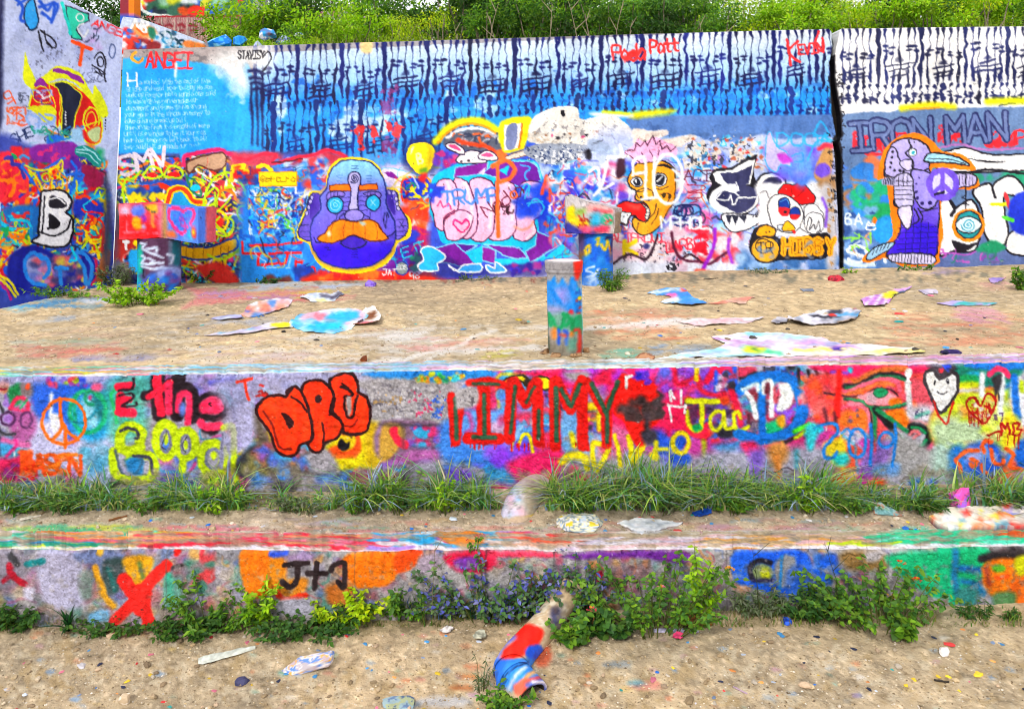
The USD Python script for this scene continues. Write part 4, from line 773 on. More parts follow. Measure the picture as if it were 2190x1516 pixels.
    for p in ("640 80 760 90 840 170", "640 100 740 120 820 200", "700 60 800 110"): c.S(p, 10, h("aee6f0"))
    c.P("690 200 850 270 866 370 780 400 700 350", h("93144a"), soft=4); c.P("600 130 690 200 640 260 580 220", h("5a2098"), soft=4); c.P("-20 130 120 110 180 200 240 330 200 560 120 520 -20 490", h("e0203a"), soft=4); c.P("90 110 140 130 150 170 110 160", G)
    c.chaos(0, 150, 230, 560, [h("ff3a3a"), h("c0102a"), O, h("2a30a0")], 26, 100, 22, seed=113)
    for p in ("180 220 260 330 330 450", "190 200 330 260 500 170 540 150", "600 180 640 260 600 420", "560 290 700 290 620 400", "300 230 350 330 440 370 540 330"): c.S(p, 22, h("1e6ae0"), soft=1)
    for p in ("210 210 300 250 450 240 520 170 520 260", "240 250 300 300 360 420", "440 330 430 400 520 400 520 330", "640 340 650 440 690 430"): c.S(p, 15, h("e6e02a"), soft=1)
    c.ring(385, 315, 34, 36, 12, YG); c.E(290, 410, 26, 30, R, soft=3); c.S("790 450 830 400 880 420 850 470 840 430", 14, YG); c.chaos(420, 240, 560, 420, [O, Y, B], 18, 50, 10, seed=114)
    c.P("40 570 330 560 300 800 260 850 0 860 0 700", h("1d6ab8"), soft=6); c.chaos(20, 580, 260, 860, [C, h("d83030"), h("2ac07a"), Y, h("1d86d8")], 40, 80, 16, seed=115); c.chaos(0, 740, 240, 880, [G, YG, C, O], 24, 70, 18, seed=116); c.P("0 900 120 900 60 1050 0 1100", h("e8a020"), soft=6); c.chaos(0, 880, 120, 1240, [Y, h("d01c30"), h("c02a80"), B], 20, 70, 17, seed=117)
    c.P("620 500 780 480 860 540 860 620 640 640", h("2038b8"), soft=10); c.S("690 580 760 640 860 700 866 860 800 930 766 800 640 780", 20, h("e8341c")); c.S("640 480 720 470 810 540", 26, h("e8401c")); c.S("830 460 700 550 730 600 690 700", 14, C); c.S("720 600 860 620 760 700", 14, R); c.S("690 900 760 820 830 940", 18, YG); c.chaos(640, 640, 860, 940, [R, O, Y, h("2a6ad0")], 26, 70, 14, seed=118)
    c.P("60 1100 80 980 170 900 260 880 360 900 560 1000 700 930 790 1000 800 1180 740 1210 500 1240 130 1300 60 1220", h("141d8c"), soft=4)
    c.P("220 1000 380 960 420 1100 360 1190 240 1160", h("8a92c8"), soft=6); c.blots(240, 990, 700, 1190, [h("c8c24a"), h("c07ab8"), h("5a6ab8"), h("d05a6a"), h("3a3a70")], 34, 42, soft=5, seed=119)
    for p in ("350 990 280 940 215 1000 215 1100 270 1190 380 1215", "330 960 400 1010 410 1090 370 1150", "590 1010 640 940 710 960 770 1060 745 1200", "640 970 700 1060 720 1200", "500 1060 510 1200", "470 1070 560 1075"): c.S(p, 32, h("2a86e2"), soft=1)
    c.S("600 900 640 1000 590 1000", 20, C); c.S("800 1000 810 1120 770 1210", 22, h("c0245a"))
    for p in ("0 1130 80 1180 150 1290", "0 1160 70 1220 130 1310"): c.S(p, 20, h("e0d020")); c.S("0 1190 60 1250 90 1330", 20, h("b02080"))
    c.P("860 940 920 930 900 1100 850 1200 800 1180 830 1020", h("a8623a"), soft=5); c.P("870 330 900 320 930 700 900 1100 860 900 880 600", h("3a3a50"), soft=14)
    # the big white letter
    c.P("350 430 420 420 530 425 596 500 576 580 545 602 606 660 604 790 560 878 470 896 390 886 268 852 330 800 322 762 340 500", h("eef0fa"), line=K, lw=19)
    c.P("405 520 430 465 520 490 562 550 490 572 420 560", K); c.P("400 630 440 625 500 680 492 732 420 744 388 742", K); c.S("372 470 366 600 352 770", 14, K); c.S("330 770 450 800 560 750 590 660", 15, K); c.S("412 500 480 480 545 530", 12, h("eef0fa")); c.S("395 480 390 720", 30, h("eef0fa")); c.S("440 620 540 590", 14, h("eef0fa"))
    c.P("-200 -1700 20 -1700 22 -700 5 -100 -200 0", h("272a52"), soft=8)
    c.age(.09, .35, 25)
    c.Z(0, 300, 3.911); c.region("painted_letter", "big white letter with black outline", "350 425 420 415 530 420 602 500 582 580 550 602 612 660 610 790 566 884 470 902 390 892 262 854 324 800 316 762 334 500")
    c.Z(0, 0, 3.911); c.region("painted_helmet", "red helmet with dark visor and yellow flames", "210 440 188 650 230 720 280 762 250 850 228 905 300 960 440 1040 560 1150 640 1120 760 1216 850 1190 880 1000 902 920 860 820 790 715 780 790 730 720 680 620 560 562 470 552 330 660 302 690 242 540")
# ---------------------------------------------------------------- what is painted on the two low walls in front
def paint_mid(c):
    c.Z(0, 0, 1)
    c.P("-500 740 2800 700 2800 1100 -500 1100", h("a9a6bb"), sharp=True)
    pal0 = [h("b6b4dc"), h("8f8fc4"), h("3f6fd0"), h("c23a86"), h("3aa0c8"), h("7a6fb4"), h("9a94a0")]
    c.blots(-450, 800, 560, 1050, pal0, 120, 26, soft=9, seed=1)
    c.blots(560, 930, 960, 1060, [h("6a6570"), h("8a8894"), h("4a72c8"), h("a0506a"), h("5a4a48")], 60, 24, soft=9, seed=2)
    c.blots(960, 800, 1900, 1040, [h("3a78e0"), h("7a4ae0"), h("d02a72"), h("e03a5a"), h("3aa8e0"), h("8a86a8"), h("c83aa0")], 160, 30, soft=10, seed=3)
    c.blots(1780, 790, 2680, 1040, [h("e0503a"), h("d8e03a"), h("2a7ad8"), h("e86a2a"), h("d84a86"), h("2aa89a"), h("c8c4d8")], 120, 28, soft=9, seed=4)
    c.Z(0, 0, 1); c.chaos(-430, 800, 2660, 1010, pal0 + [h("e83a5a"), h("2a9ae0"), W, h("22222e"), h("e8d020")], 210, 46, 4.5, soft=1.5, a=.75, seed=60); c.blots(-100, 810, 900, 1010, [rgb('4a6ae0'), rgb('d04a8a'), rgb('3aa8c8'), rgb('e8803a'), rgb('8a5ac8'), rgb('5a4a58')], 70, 17, soft=6, a=.7, seed=67)
    c.Z(0, 760, 3.911)
    c.P("-600 190 2300 170 2300 260 1500 330 900 300 300 260 -600 300", h("8f8fd0"), soft=25, a=.6)
    c.P("700 600 950 560 960 1060 640 1060 660 760", h("b4bfe6"), soft=20); c.P("260 250 600 230 790 260 700 350 620 600 560 700 330 520 270 400", h("2a62d8"), soft=14); c.P("560 380 640 340 900 300 930 420 900 660 720 720 600 600", h("2aa0dc"), soft=16)
    c.P("250 560 520 560 560 740 700 700 720 940 300 900 200 720", h("c3c2ec"), soft=18); c.P("420 330 450 330 440 470 500 500 480 660 420 560", h("e6e8fa"), soft=6); c.P("700 360 820 360 860 480 800 620 720 540", h("9ad8f4"), soft=12)
    c.P("780 330 900 320 900 520 860 560 800 460", h("1a7a86"), soft=14)
    c.P("60 300 150 230 190 290 180 400 100 420", h("1f8a52"), soft=6); c.P("170 240 260 240 270 340 190 330", h("7a6a70"), soft=8); c.E(232, 262, 18, 26, h("e8502a"), soft=3); c.S("0 285 50 280", 16, M)
    c.P("90 480 200 430 300 500 300 640 200 740 120 700", h("a85a9a"), soft=10); c.S("95 440 130 370 190 350 235 390 240 440", 34, h("e0305e"), soft=3); c.S("100 440 240 460", 26, h("d83a70"), soft=3); c.S("180 440 230 370", 18, G, soft=3)
    c.ring(76, 525, 58, 54, 24, h("4a1f52"), soft=3); c.E(76, 525, 36, 34, h("9a6ac0"), soft=4); c.ring(228, 535, 48, 66, 20, h("5a2a60"), soft=3); c.S("0 400 30 470", 22, h("34343e"), soft=3); c.S("0 600 40 650 130 650", 26, h("34343e"), soft=3)
    c.S("-40 500 10 700 10 830", 18, h("27305a"), soft=3); c.P("20 690 130 690 110 800 20 830", h("49a8e2"), soft=6); c.S("30 700 200 740 240 740", 50, h("d06aa8"), soft=6); c.S("60 840 150 740 130 700", 28, h("e0308a"), soft=4)
    c.P("-60 880 140 850 190 800 270 900 310 1020 180 1050 -60 1040", h("cf1f5a"), soft=8); c.blots(-40, 900, 170, 1040, [h("d8306a"), h("8a2a80"), h("b01a48")], 14, 46, seed=5); c.P("190 880 300 870 310 1000 230 1030 190 960", h("e8301c"), soft=6)
    c.ring(740, 465, 150, 175, 36, h("14b07a"), soft=4); c.S("620 380 640 600", 26, h("14a080"), soft=4); c.S("580 550 700 560 850 420", 18, h("15809a"), soft=4); c.ring(780, 350, 65, 60, 30, h("16906a"), 90, 360, soft=4); c.E(815, 262, 45, 34, h("e05a8a"), soft=6); c.E(760, 350, 18, 18, h("c8407a"), soft=4)
    c.blots(360, 200, 720, 260, [h("9a3a9a"), h("2a4ad0"), h("8a6ad0"), h("d83a4a"), h("a8c81a")], 16, 26, seed=6); c.blots(640, 780, 900, 960, [h("4a9ac8"), h("6ab8d8"), h("8ab0d0")], 16, 46, soft=14, seed=7)
    c.ring(540, 552, 182, 188, 25, h("ff6a0a"), soft=1.5); c.S("505 362 516 590 545 600 545 770", 30, h("ff6a0a"), soft=1.5); c.S("522 570 500 640 445 700", 26, h("ff6a0a"), soft=1.5); c.S("530 580 590 660 660 700", 26, h("ff6a0a"), soft=1.5)
    c.blots(180, 800, 300, 1000, [h("ff4a12"), h("ff5a1a")], 12, 36, seed=8); c.text("BASON", 195, 820, 165, 32, h("f4561a"), rot=2, wide=.52, gap=.05, soft=2); c.chaos(320, 830, 640, 970, [h("f0661a"), h("e8781a"), h("c2521a")], 14, 90, 24, soft=1.5, seed=9)
    # "E the"
    c.P("900 300 960 200 1220 190 1230 600 1150 700 960 720 900 560", h("4ac4a0"), soft=22, a=.7); c.S("970 280 930 330 960 450 980 560", 22, h("2ac870"), soft=4); c.P("1000 240 1140 200 1290 190 1260 330 1130 330", h("4aa4a0"), soft=10, a=.8)
    c.S("990 262 1100 248", 66, h("f0204a"), soft=2, sharp=True); c.S("1010 340 1010 470", 78, h("f0204a"), soft=2); c.S("1000 470 1110 480", 76, h("f4244e"), soft=3, sharp=True); c.S("1000 380 1080 370", 60, h("f0204a"), soft=2)
    c.S("1112 190 1108 278 1000 290", 22, h("2a1626"), soft=1.5); c.S("1000 330 1100 320 1110 360 1050 400 1020 425 1130 422 1138 395", 20, h("2a1626"), soft=1.5)
    c.S("1310 180 1320 300 1330 500", 120, h("221420"), soft=3); c.S("1215 340 1340 300 1460 200", 90, h("221420"), soft=3); c.S("1490 180 1480 500", 120, h("221420"), soft=3); c.S("1480 330 1560 270 1620 360 1590 520 1650 510", 90, h("221420"), soft=3); c.ring(1772, 430, 120, 105, 46, h("221420"), soft=3); c.S("1700 620 1780 650 1830 600", 44, h("221420"), soft=3); c.S("1640 520 1700 512", 26, h("221420"), soft=2)
    pp = h("fb3a6a")
    c.S("1305 190 1320 300 1345 480", 74, h("f22248"), soft=2); c.S("1240 345 1330 300 1420 225", 52, h("f22248"), soft=2); c.S("1410 250 1410 470", 62, pp, soft=3); c.S("1490 460 1500 340 1570 330 1580 440 1570 560", 56, h("f6386a"), soft=3); c.P("1670 400 1780 340 1860 390 1860 480 1740 500 1670 480", pp, soft=4); c.S("1760 400 1740 410 1760 430", 12, K); c.S("1680 560 1700 590 1760 600 1830 590", 70, pp, soft=3); c.P("1690 500 1780 540 1850 560 1850 500 1880 430 1900 480", h("8a4a60"), soft=6, a=.5); c.S("1690 510 1790 520 1870 480 1890 420", 30, h("221420"), soft=2)
    c.E(1522, 450, 28, 60, h("6a86d8"), soft=5)
    c.P("1620 190 2100 180 2100 420 1980 600 1900 300 1720 280", h("9a9ad6"), soft=24, a=.8); c.S("1760 230 1950 200", 36, h("4a4ad8"), soft=8); c.S("1940 400 2030 400 2050 330", 18, h("2a2c50"), soft=4); c.S("1950 440 1960 540 2000 590 1980 660", 34, h("3a3a66"), soft=5); c.P("1990 440 2110 400 2120 700 2010 800", h("b8b8e4"), soft=14)
    # "Good"
    yg = h("c3dd08")
    c.S("1170 720 1180 640 1090 590 1020 640 1010 760 1080 800 1170 770", 84, yg, soft=3); c.S("950 800 955 960 1030 1040 1200 1050 1280 980 1260 850 1110 840 1080 880", 74, yg, soft=3); c.P("1040 880 1180 850 1180 1000 1080 980", h("2a80c0"), soft=6)
    c.ring(1382, 712, 78, 140, 76, yg, soft=3); c.ring(1555, 740, 75, 110, 74, yg, soft=3); c.ring(1775, 860, 92, 120, 84, yg, soft=3); c.S("1860 610 1940 600 1950 800 1955 960 1985 1060", 52, yg, soft=3); c.S("1530 860 1520 960", 60, yg, soft=4); c.P("1690 980 1880 960 1900 1060 1720 1080", yg, soft=14, a=.8)
    dk = h("33324a")
    c.S("1010 630 1070 605 1140 630 1155 690 1130 690", 26, dk, soft=2); c.S("972 790 985 900 1020 990", 22, h("4a5a70"), soft=2); c.S("1110 842 1180 850 1250 870 1270 990", 26, dk, soft=2); c.S("1180 870 1160 950 1120 990", 20, h("3a6a90"), soft=3); c.ring(1385, 722, 42, 92, 22, h("7a7a96"), soft=2); c.ring(1550, 748, 38, 78, 22, h("7a7a96"), soft=2); c.E(1385, 700, 20, 50, yg, soft=2); c.E(1550, 750, 18, 40, yg, soft=2); c.ring(1780, 868, 62, 82, 30, h("8084a4"), soft=2); c.E(1785, 840, 26, 36, yg, soft=3); c.S("1875 660 1850 800 1850 940", 36, h("9a9ab4"), soft=2); c.S("1862 660 1850 790", 12, dk, soft=2); c.S("1395 640 1350 760 1390 790", 9, dk); c.S("1560 680 1520 760 1550 810", 8, dk)
    # ---- DRC
    c.Z(480, 760, 3.911)
    c.P("-20 180 1250 150 1260 340 600 330 240 420 200 640 100 800 -40 860 0 500", h("a7a6cc"), soft=18, a=.75)
    c.P("250 470 340 620 420 800 480 860 640 850 700 780 860 760 1000 900 940 1000 120 1000 110 900 250 760", h("62584e"), soft=16); c.P("120 850 250 760 260 900 200 1020 110 1000", h("2a2c36"), soft=10)
    c.blots(240, 740, 700, 940, [h("4aa8d8"), h("c8506a"), h("8a5ab0"), h("a87a5a"), h("4a6ad8"), h("8a8890")], 26, 44, soft=8, seed=11); c.blots(160, 860, 1000, 1060, [h("7a7880"), h("5a6ac0"), h("4a8ae0"), h("8a8450")], 30, 48, soft=10, seed=12)
    c.text("Tx", 110, 225, 160, 26, h("ef3a20"), rot=-13, wide=.75, gap=.0, soft=1); c.chaos(270, 250, 370, 340, [h("8a1a1c"), h("c82018")], 6, 60, 14, seed=13)
    c.P("760 840 990 660 1090 680 1140 560 1290 520 1310 880 1000 950 850 900", h("e8d616"), soft=8); c.P("1170 560 1290 520 1300 880 1200 900", h("c8a81a"), soft=14); c.P("830 830 900 760 1000 740 1060 700 1130 660 1140 800 1040 850 850 850", h("f0561a"), soft=5); c.S("1000 660 1090 700 1100 770 1060 800", 24, h("d84a14"), soft=3); c.P("960 680 1090 680 1080 770 980 790", h("e0c41c"), soft=4); c.P("950 750 980 690 1020 730 1050 720 1040 780 980 790", K, soft=2); c.S("850 830 1100 840", 22, h("f47a2a"), soft=4)
    c.P("690 820 840 760 960 940 760 980 700 900", h("a8a4b0"), soft=10)
    c.P("1140 200 1880 190 1900 540 1250 560 1220 420 1180 320", h("aaa7ae"), soft=12); c.spray(1120, 170, 1900, 580, h("4a4658"), scale=8, thr=.50, a=.6, seed=14, soft=.22); c.spray(1120, 170, 1900, 580, h("d8d6de"), scale=5, thr=.54, a=.7, seed=15, soft=.16)
    c.spray(1500, 240, 1900, 560, h("e03a70"), scale=9, thr=.58, a=.8, seed=16); c.spray(1180, 240, 1560, 540, h("b8945a"), scale=10, thr=.60, a=.75, seed=17); c.spray(1600, 300, 1900, 560, h("2f6ae0"), scale=9, thr=.57, a=.85, seed=18)
    c.P("1230 140 2200 120 2200 190 1700 220 1600 200 1240 180", h("2a86d4"), soft=6); c.blots(1590, 160, 2000, 215, [h("1fa860"), h("d8d41a"), h("e8902a"), h("3ac4d8")], 26, 24, soft=3, seed=19)
    c.P("1310 560 1830 570 1830 780 1310 860", h("8a6a8a"), soft=8); c.P("1320 590 1480 580 1500 700 1380 860 1300 860", h("c49a44"), soft=6); c.blots(1560, 590, 1810, 760, [h("3ab0e0"), h("8a4ab8"), h("e03a78"), h("5a6ae0")], 24, 40, soft=5, seed=20); c.P("1380 610 1440 590 1460 670 1540 720 1530 780 1460 760 1400 680", h("ec2a4c"), soft=3); c.S("1300 580 1820 578 1822 770 1580 772", 22, h("3a3640"), soft=6, sharp=True, a=.75); c.S("1490 580 1500 780", 30, h("4a4650"), soft=9, a=.6); c.P("1560 790 1800 780 1780 860 1400 900", h("b86ab0"), soft=14)
    red, ink = h("ff3e0c"), h("2c0b10")
    D_ = "262 470 350 352 470 334 515 345 560 280 600 262 655 330 700 440 742 600 724 712 640 744 600 822 520 842 430 790 380 650"
    R_ = "520 310 552 276 600 266 645 300 664 236 760 204 860 240 914 340 890 470 970 540 990 600 940 690 850 722 812 794 740 804 700 740 735 700 740 600 690 440 600 340"
    C_ = "878 215 960 158 1065 158 1112 220 1122 310 1188 350 1218 480 1192 625 1110 662 1000 646 985 570 930 490 905 460 920 340"
    for p in (C_, R_, D_): c.P(p, red, line=ink, lw=26)
    c.P("480 470 545 500 585 560 556 612 512 560", ink); c.E(785, 362, 32, 34, ink); c.S("325 470 400 590 455 760 560 782", 18, h("7a1408")); c.S("980 260 1040 285 1075 320 1050 342 1010 340 1010 440 1040 520 1080 500 1090 420 1112 338", 24, ink); c.P("1018 360 1060 340 1060 480 1035 500", h("b8aeb0"), soft=2); c.S("980 235 1040 270", 16, ink); c.S("560 345 640 400 690 470", 18, ink); c.S("690 390 650 330", 18, ink); c.S("822 560 836 640 830 720", 20, ink); c.S("880 490 950 520 988 590", 18, ink); c.S("1010 590 1070 590 1110 540", 14, h("7a1408"))
    # ---- TIMMY
    c.Z(900, 760, 3.911)
    c.P("180 560 500 480 720 480 1060 700 1080 800 900 900 500 920 190 860", h("4a8cec"), soft=16); c.P("330 450 430 440 650 480 860 420 850 580 760 700 560 820 400 760", h("6aa4f4"), soft=12); c.S("860 440 850 560 760 720 680 780", 44, h("8abcf8"), soft=4); c.S("330 480 400 480 430 600 380 640", 36, h("b85aa8"), soft=6)
    c.blots(560, 760, 1000, 880, [h("8a3ae0"), h("7a4af0"), h("9a5af0")], 22, 60, soft=14, seed=21); c.P("720 900 880 820 1100 770 1190 780 1170 960 1060 1060 800 1020", h("ec2a72"), soft=14); c.P("940 640 1100 640 1100 780 960 780", h("e03a68"), soft=14)
    c.blots(620, 260, 1100, 620, [h("6ab4f0"), h("e0406a"), h("8a5ad0"), h("d0a8c8"), h("3a70d8"), h("b05a9a")], 40, 48, soft=8, seed=22)
    c.P("800 130 1500 110 2250 120 2250 660 1700 640 1560 560 1480 300 1080 280 1000 200", h("e4205e"), soft=12); c.blots(1180, 120, 2200, 330, [h("a83ad0"), h("f0408a"), h("e02050"), h("c84ab0"), h("9a95a8")], 44, 52, soft=9, seed=23); c.P("1200 140 1400 130 1390 210 1240 210", h("a9a2ac"), soft=12); c.blots(1380, 380, 1540, 700, [h("3a3a48"), h("e8c81a"), h("d0405a"), h("5a5a70")], 14, 44, soft=6, seed=24); c.P("1380 420 1490 400 1490 450 1380 460", h("f0d012"), soft=3); c.S("1490 500 1490 620", 36, h("f0d012"), soft=3); c.P("1600 580 1760 640 1760 720 1660 900 1600 760", h("d86aa0"), soft=14)
    c.P("1180 470 1320 470 1320 640 1190 720", h("7ab0ee"), soft=12); c.blots(1190, 640, 1500, 860, [h("a8a0aa"), h("6aa8e0"), h("e0b8d0"), h("8a8a90")], 18, 50, soft=10, seed=25); c.P("1500 860 2200 820 2200 1000 1400 1000", h("98979f"), soft=20); c.blots(1960, 660, 2250, 900, [h("3a6ae0"), h("2a5ad8"), h("7a7ae0")], 16, 54, soft=9, seed=26)
    c.P("690 230 740 180 850 165 900 210 880 250 830 210 730 270", h("ecd80e"), line=h("2a2a16"), lw=20); c.P("930 200 1000 170 1090 210 1085 270 1010 280", h("ecd80e"), line=h("2a2a16"), lw=18)
    c.P("860 200 930 200 900 280", h("2a2018"), soft=2)
    ye = h("f0dc0e")
    c.S("820 740 850 670 890 655 915 700 935 800", 28, ye, soft=2); c.S("1180 890 1230 850 1310 840 1380 870", 60, ye, soft=6); c.S("1260 660 1285 760", 40, ye, soft=5); c.S("1330 830 1370 880 1395 950", 42, ye, soft=3); c.S("1440 740 1440 860 1470 960 1530 860 1570 760 1450 730", 40, ye, soft=3); c.S("1620 670 1650 780 1668 930", 32, ye, soft=3); c.S("1740 680 1760 790 1760 900 1840 800 1860 740", 46, ye, soft=3); c.S("1960 800 1970 860 1930 830", 40, ye, soft=4); c.S("760 780 780 700", 18, h("b0b84a"), soft=4)
    tr = h("d8140e"); gc = h("2f5a44")
    bars = [("255 340 285 720", 70), ("330 330 350 310 310 720", 50), ("405 232 560 210 690 245", 66), ("520 290 530 690", 116), ("395 690 655 690", 98), ("760 230 740 690", 96), ("780 220 880 400 960 220", 92), ("975 240 985 720", 96), ("1115 230 1125 760", 92), ("1130 220 1255 450 1350 210", 96), ("1350 230 1355 760", 92), ("1390 220 1540 480 1700 190", 78), ("1555 470 1555 740", 90), ("1390 740 1400 790", 30)]
    for p, w_ in bars: c.S(p, w_, tr, soft=2.5, sharp=True)
    for p, w_ in (("290 360 300 690", 36), ("440 235 650 240", 26), ("530 330 535 680", 36), ("440 680 620 680", 38), ("790 260 750 640", 30), ("880 390 950 260", 26), ("985 460 985 690", 34), ("1130 270 1135 710", 40), ("1170 280 1255 430 1330 240", 36), ("1430 235 1550 480 1650 225", 40), ("1555 480 1560 720", 36), ("440 300 440 330", 20)): c.S(p, w_, gc, soft=2.5, sharp=True)
    c.P("300 300 360 260 470 270 480 400 380 440 300 430", h("b0acb2"), soft=6); c.spray(290, 250, 500, 450, h("5a5660"), scale=5, thr=.56, a=.8, seed=27)
    c.drips(250, 1400, 735, 26, 60, 12, tr)
    c.P("1690 230 1760 190 1960 240 2020 330 1940 420 2010 520 1900 640 1860 770 1790 745 1700 560 1610 480 1640 330", h("ea1c12"), soft=4); c.blots(1660, 380, 2000, 520, [h("3a3034"), h("4a3a3c")], 22, 44, soft=6, seed=28); c.S("2000 290 2020 340 1960 400", 60, h("40343a"), soft=6); c.S("1890 500 1900 640 1940 700", 50, h("463840"), soft=8); c.P("1840 640 1960 630 1970 730 1880 740", h("3c3846"), soft=8)
    for p in ("1720 180 1722 270", "1720 190 1760 170"): c.S(p, 26, W, soft=1)
    c.blots(1790, 140, 1900, 220, [h("2a2ac0"), h("6a3ad8")], 8, 34, seed=29)
    # ---- looping tags
    c.Z(1360, 740, 4.211)
    c.blots(200, 200, 900, 480, [h("d8206a"), h("8a4ad0"), h("c83a9a"), h("5a6ae0"), h("e04a7a")], 60, 50, soft=7, seed=31); c.blots(450, 480, 1100, 820, [h("d83a6a"), h("6a4ab0"), h("3a6ad0"), h("e0502a"), h("4a3a60")], 60, 46, soft=6, seed=32)
    c.S("350 210 370 340 450 350", 46, h("e0204e"), soft=5); c.S("640 320 700 230 760 220 840 280 870 420", 60, h("e81a4e"), soft=4); c.S("420 340 560 270", 36, h("d02048"), soft=5); c.S("560 300 590 400 700 440 800 430", 46, h("d8264a"), soft=6); c.S("550 200 545 300", 38, h("f0d010"), soft=3)
    c.S("720 240 715 400", 34, h("2a5ad8"), soft=4); c.S("890 200 900 360", 36, h("2a62e0"), soft=4); c.P("800 220 860 250 900 420 850 380 800 290", h("3a3a44"), soft=4); c.blots(730, 250, 900, 420, [h("d8d4ec"), h("c04a6a"), h("4a6ae0"), h("3a3444")], 14, 28, soft=4, seed=33)
    c.P("930 180 1080 190 1060 260 960 320 920 280", h("c23a5a"), soft=6); c.S("940 290 1010 270 1060 240", 30, h("26242c"), soft=4); c.blots(1080, 190, 1450, 260, [h("3a5ac0"), h("22222c"), h("4a4a5a"), h("d04a7a")], 22, 30, soft=4, seed=34)
    c.P("450 620 480 760 560 820 640 850 640 690 560 760 490 720", h("e4204c"), soft=5); c.S("470 660 470 760 560 810 650 800", 44, h("f02a4a"), soft=4)
    c.S("860 420 920 560 940 700", 60, h("e02450"), soft=6); c.S("700 860 800 880 900 840", 50, h("e02a58"), soft=6); c.P("740 740 880 740 900 800 800 830 740 800", h("1e1c2a"), soft=5)
    yy = h("d6dc12")
    c.S("470 498 735 500", 52, yy, soft=2.5, sharp=True); c.S("592 500 598 640 585 740 530 760 475 690 470 590", 44, yy, soft=2.5); c.P("510 720 570 700 600 740 540 780", G, soft=4); c.S("780 600 720 590 670 660 680 730 730 760 780 690 790 590 800 720 830 745 870 735", 34, yy, soft=2.5); c.S("945 650 920 590 885 620 885 710 930 760 1010 730", 34, yy, soft=2.5); c.P("480 560 560 540 560 680 500 690", h("4a2a50"), soft=8, a=.8)
    for p in ("310 410 320 500", "320 400 350 480", "410 400 412 520", "295 530 320 680", "295 540 380 550 455 545", "450 540 440 600"): c.S(p, 22, h("eef0f6"), soft=1)
    c.blots(1000, 330, 1480, 800, [h("8a2a3a"), h("c03a60"), h("5a3a5a"), h("3aa0b8"), h("8a7a90")], 60, 44, soft=6, seed=35); c.P("1120 720 1290 660 1320 720 1270 800 1170 820", h("14b078"), soft=5); c.P("1260 640 1340 620 1330 720 1280 720", h("d8a024"), soft=5)
    bl = h("1272d2")
    c.S("940 392 1010 320 1180 270 1390 300 1490 460 1480 640 1370 770 1200 828 1080 835 925 790", 96, bl, soft=3); c.S("1135 330 1130 560 1140 800", 66, bl, soft=4); c.S("1480 420 1500 560 1450 700", 100, bl, soft=4)
    c.S("1000 420 1050 500 1080 640", 46, h("eef4fb"), soft=3); c.S("960 390 1090 340 1100 400", 34, h("d8ecfa"), soft=4); c.S("1150 420 1150 330 1210 310 1225 420 1215 620", 44, h("eaf2fa"), soft=3); c.P("1290 340 1390 350 1410 500 1310 590 1260 560 1300 450", h("eef3fa"), soft=4); c.P("1160 340 1200 330 1200 420 1160 430", h("6a2a3a"), soft=4); c.S("1250 380 1250 500", 24, h("c04a5a"), soft=4); c.S("1020 620 1020 680", 40, h("5a2436"), soft=5)
    c.ring(405, 872, 72, 92, 42, h("ecd810"), soft=3); c.S("170 1000 185 870", 42, h("d6cc1c"), soft=4); c.S("180 930 280 925", 34, h("d6cc1c"), soft=4); c.S("10 940 60 920", 40, ye, soft=4); c.E(405, 870, 44, 60, h("2a5ad4"), soft=4); c.S("612 860 622 1080", 44, h("b0b02a"), soft=6); c.P("700 900 900 860 920 960 780 980", h("3a8ad8"), soft=16)
    c.P("620 960 1180 920 1700 900 1700 1200 600 1160", h("a5a3ba"), soft=22); c.P("940 870 1070 860 1120 960 1050 1000 990 960", h("e0306a"), soft=9); c.P("1020 950 1150 950 1120 1150 1040 1160", h("8a6ad0"), soft=14); c.P("1200 880 1340 860 1360 1000 1260 1100 1200 1000", h("c88a4a"), soft=14); c.S("1270 1000 1280 1180", 46, h("d88a44"), soft=8); c.S("1440 940 1440 1080", 34, h("4a9ab0"), soft=8); c.S("1120 1120 1260 1130 1330 1090 1420 1110", 9, h("4a3448"))
    for p in ("1462 210 1475 340", "1550 230 1600 420", "1620 200 1660 360 1632 450", "1710 190 1716 330", "1750 190 1738 260"): c.S(p, 32, h("26222c"), soft=3)
    c.blots(1480, 280, 1680, 500, [h("e06a3a"), h("3ab8a8"), h("d83a5a"), h("d8a0a8")], 26, 34, soft=5, seed=36); c.S("1340 860 1420 820", 30, h("1a1c22"), soft=4); c.S("1420 760 1560 700", 40, h("5ad82a"), soft=4); c.S("1430 820 1560 740", 34, h("c0d81a"), soft=4); c.P("1520 720 1640 690 1600 900 1540 920", h("3ac0d0"), soft=8)
    # ---- eye and hearts
    c.Z(1740, 740, 4.211)
    c.P("-40 300 250 220 850 180 1070 300 1080 600 1040 720 880 700 700 740 300 740 -40 560", h("e04a4a"), soft=14); c.blots(0, 300, 300, 720, [h("e0303a"), h("e86a6a"), h("f0562a"), h("d84a6a")], 40, 46, soft=7, seed=41)
    c.blots(280, 260, 1060, 700, [h("e25a5a"), h("d84a6a"), h("e8702a"), h("d85a7a")], 60, 44, soft=7, seed=42); c.P("860 280 1000 330 1060 480 1060 580 960 560 880 400", h("d8586a"), soft=8)
    c.P("0 180 1010 170 1000 230 700 240 400 280 200 250", h("ee1e5c"), soft=8); c.S("380 330 480 260 640 210 820 200", 60, h("c86a34"), soft=6); c.E(330, 215, 24, 28, h("2ac0d8"), soft=5); c.S("160 235 300 240", 26, h("6a4ad8"), soft=6)
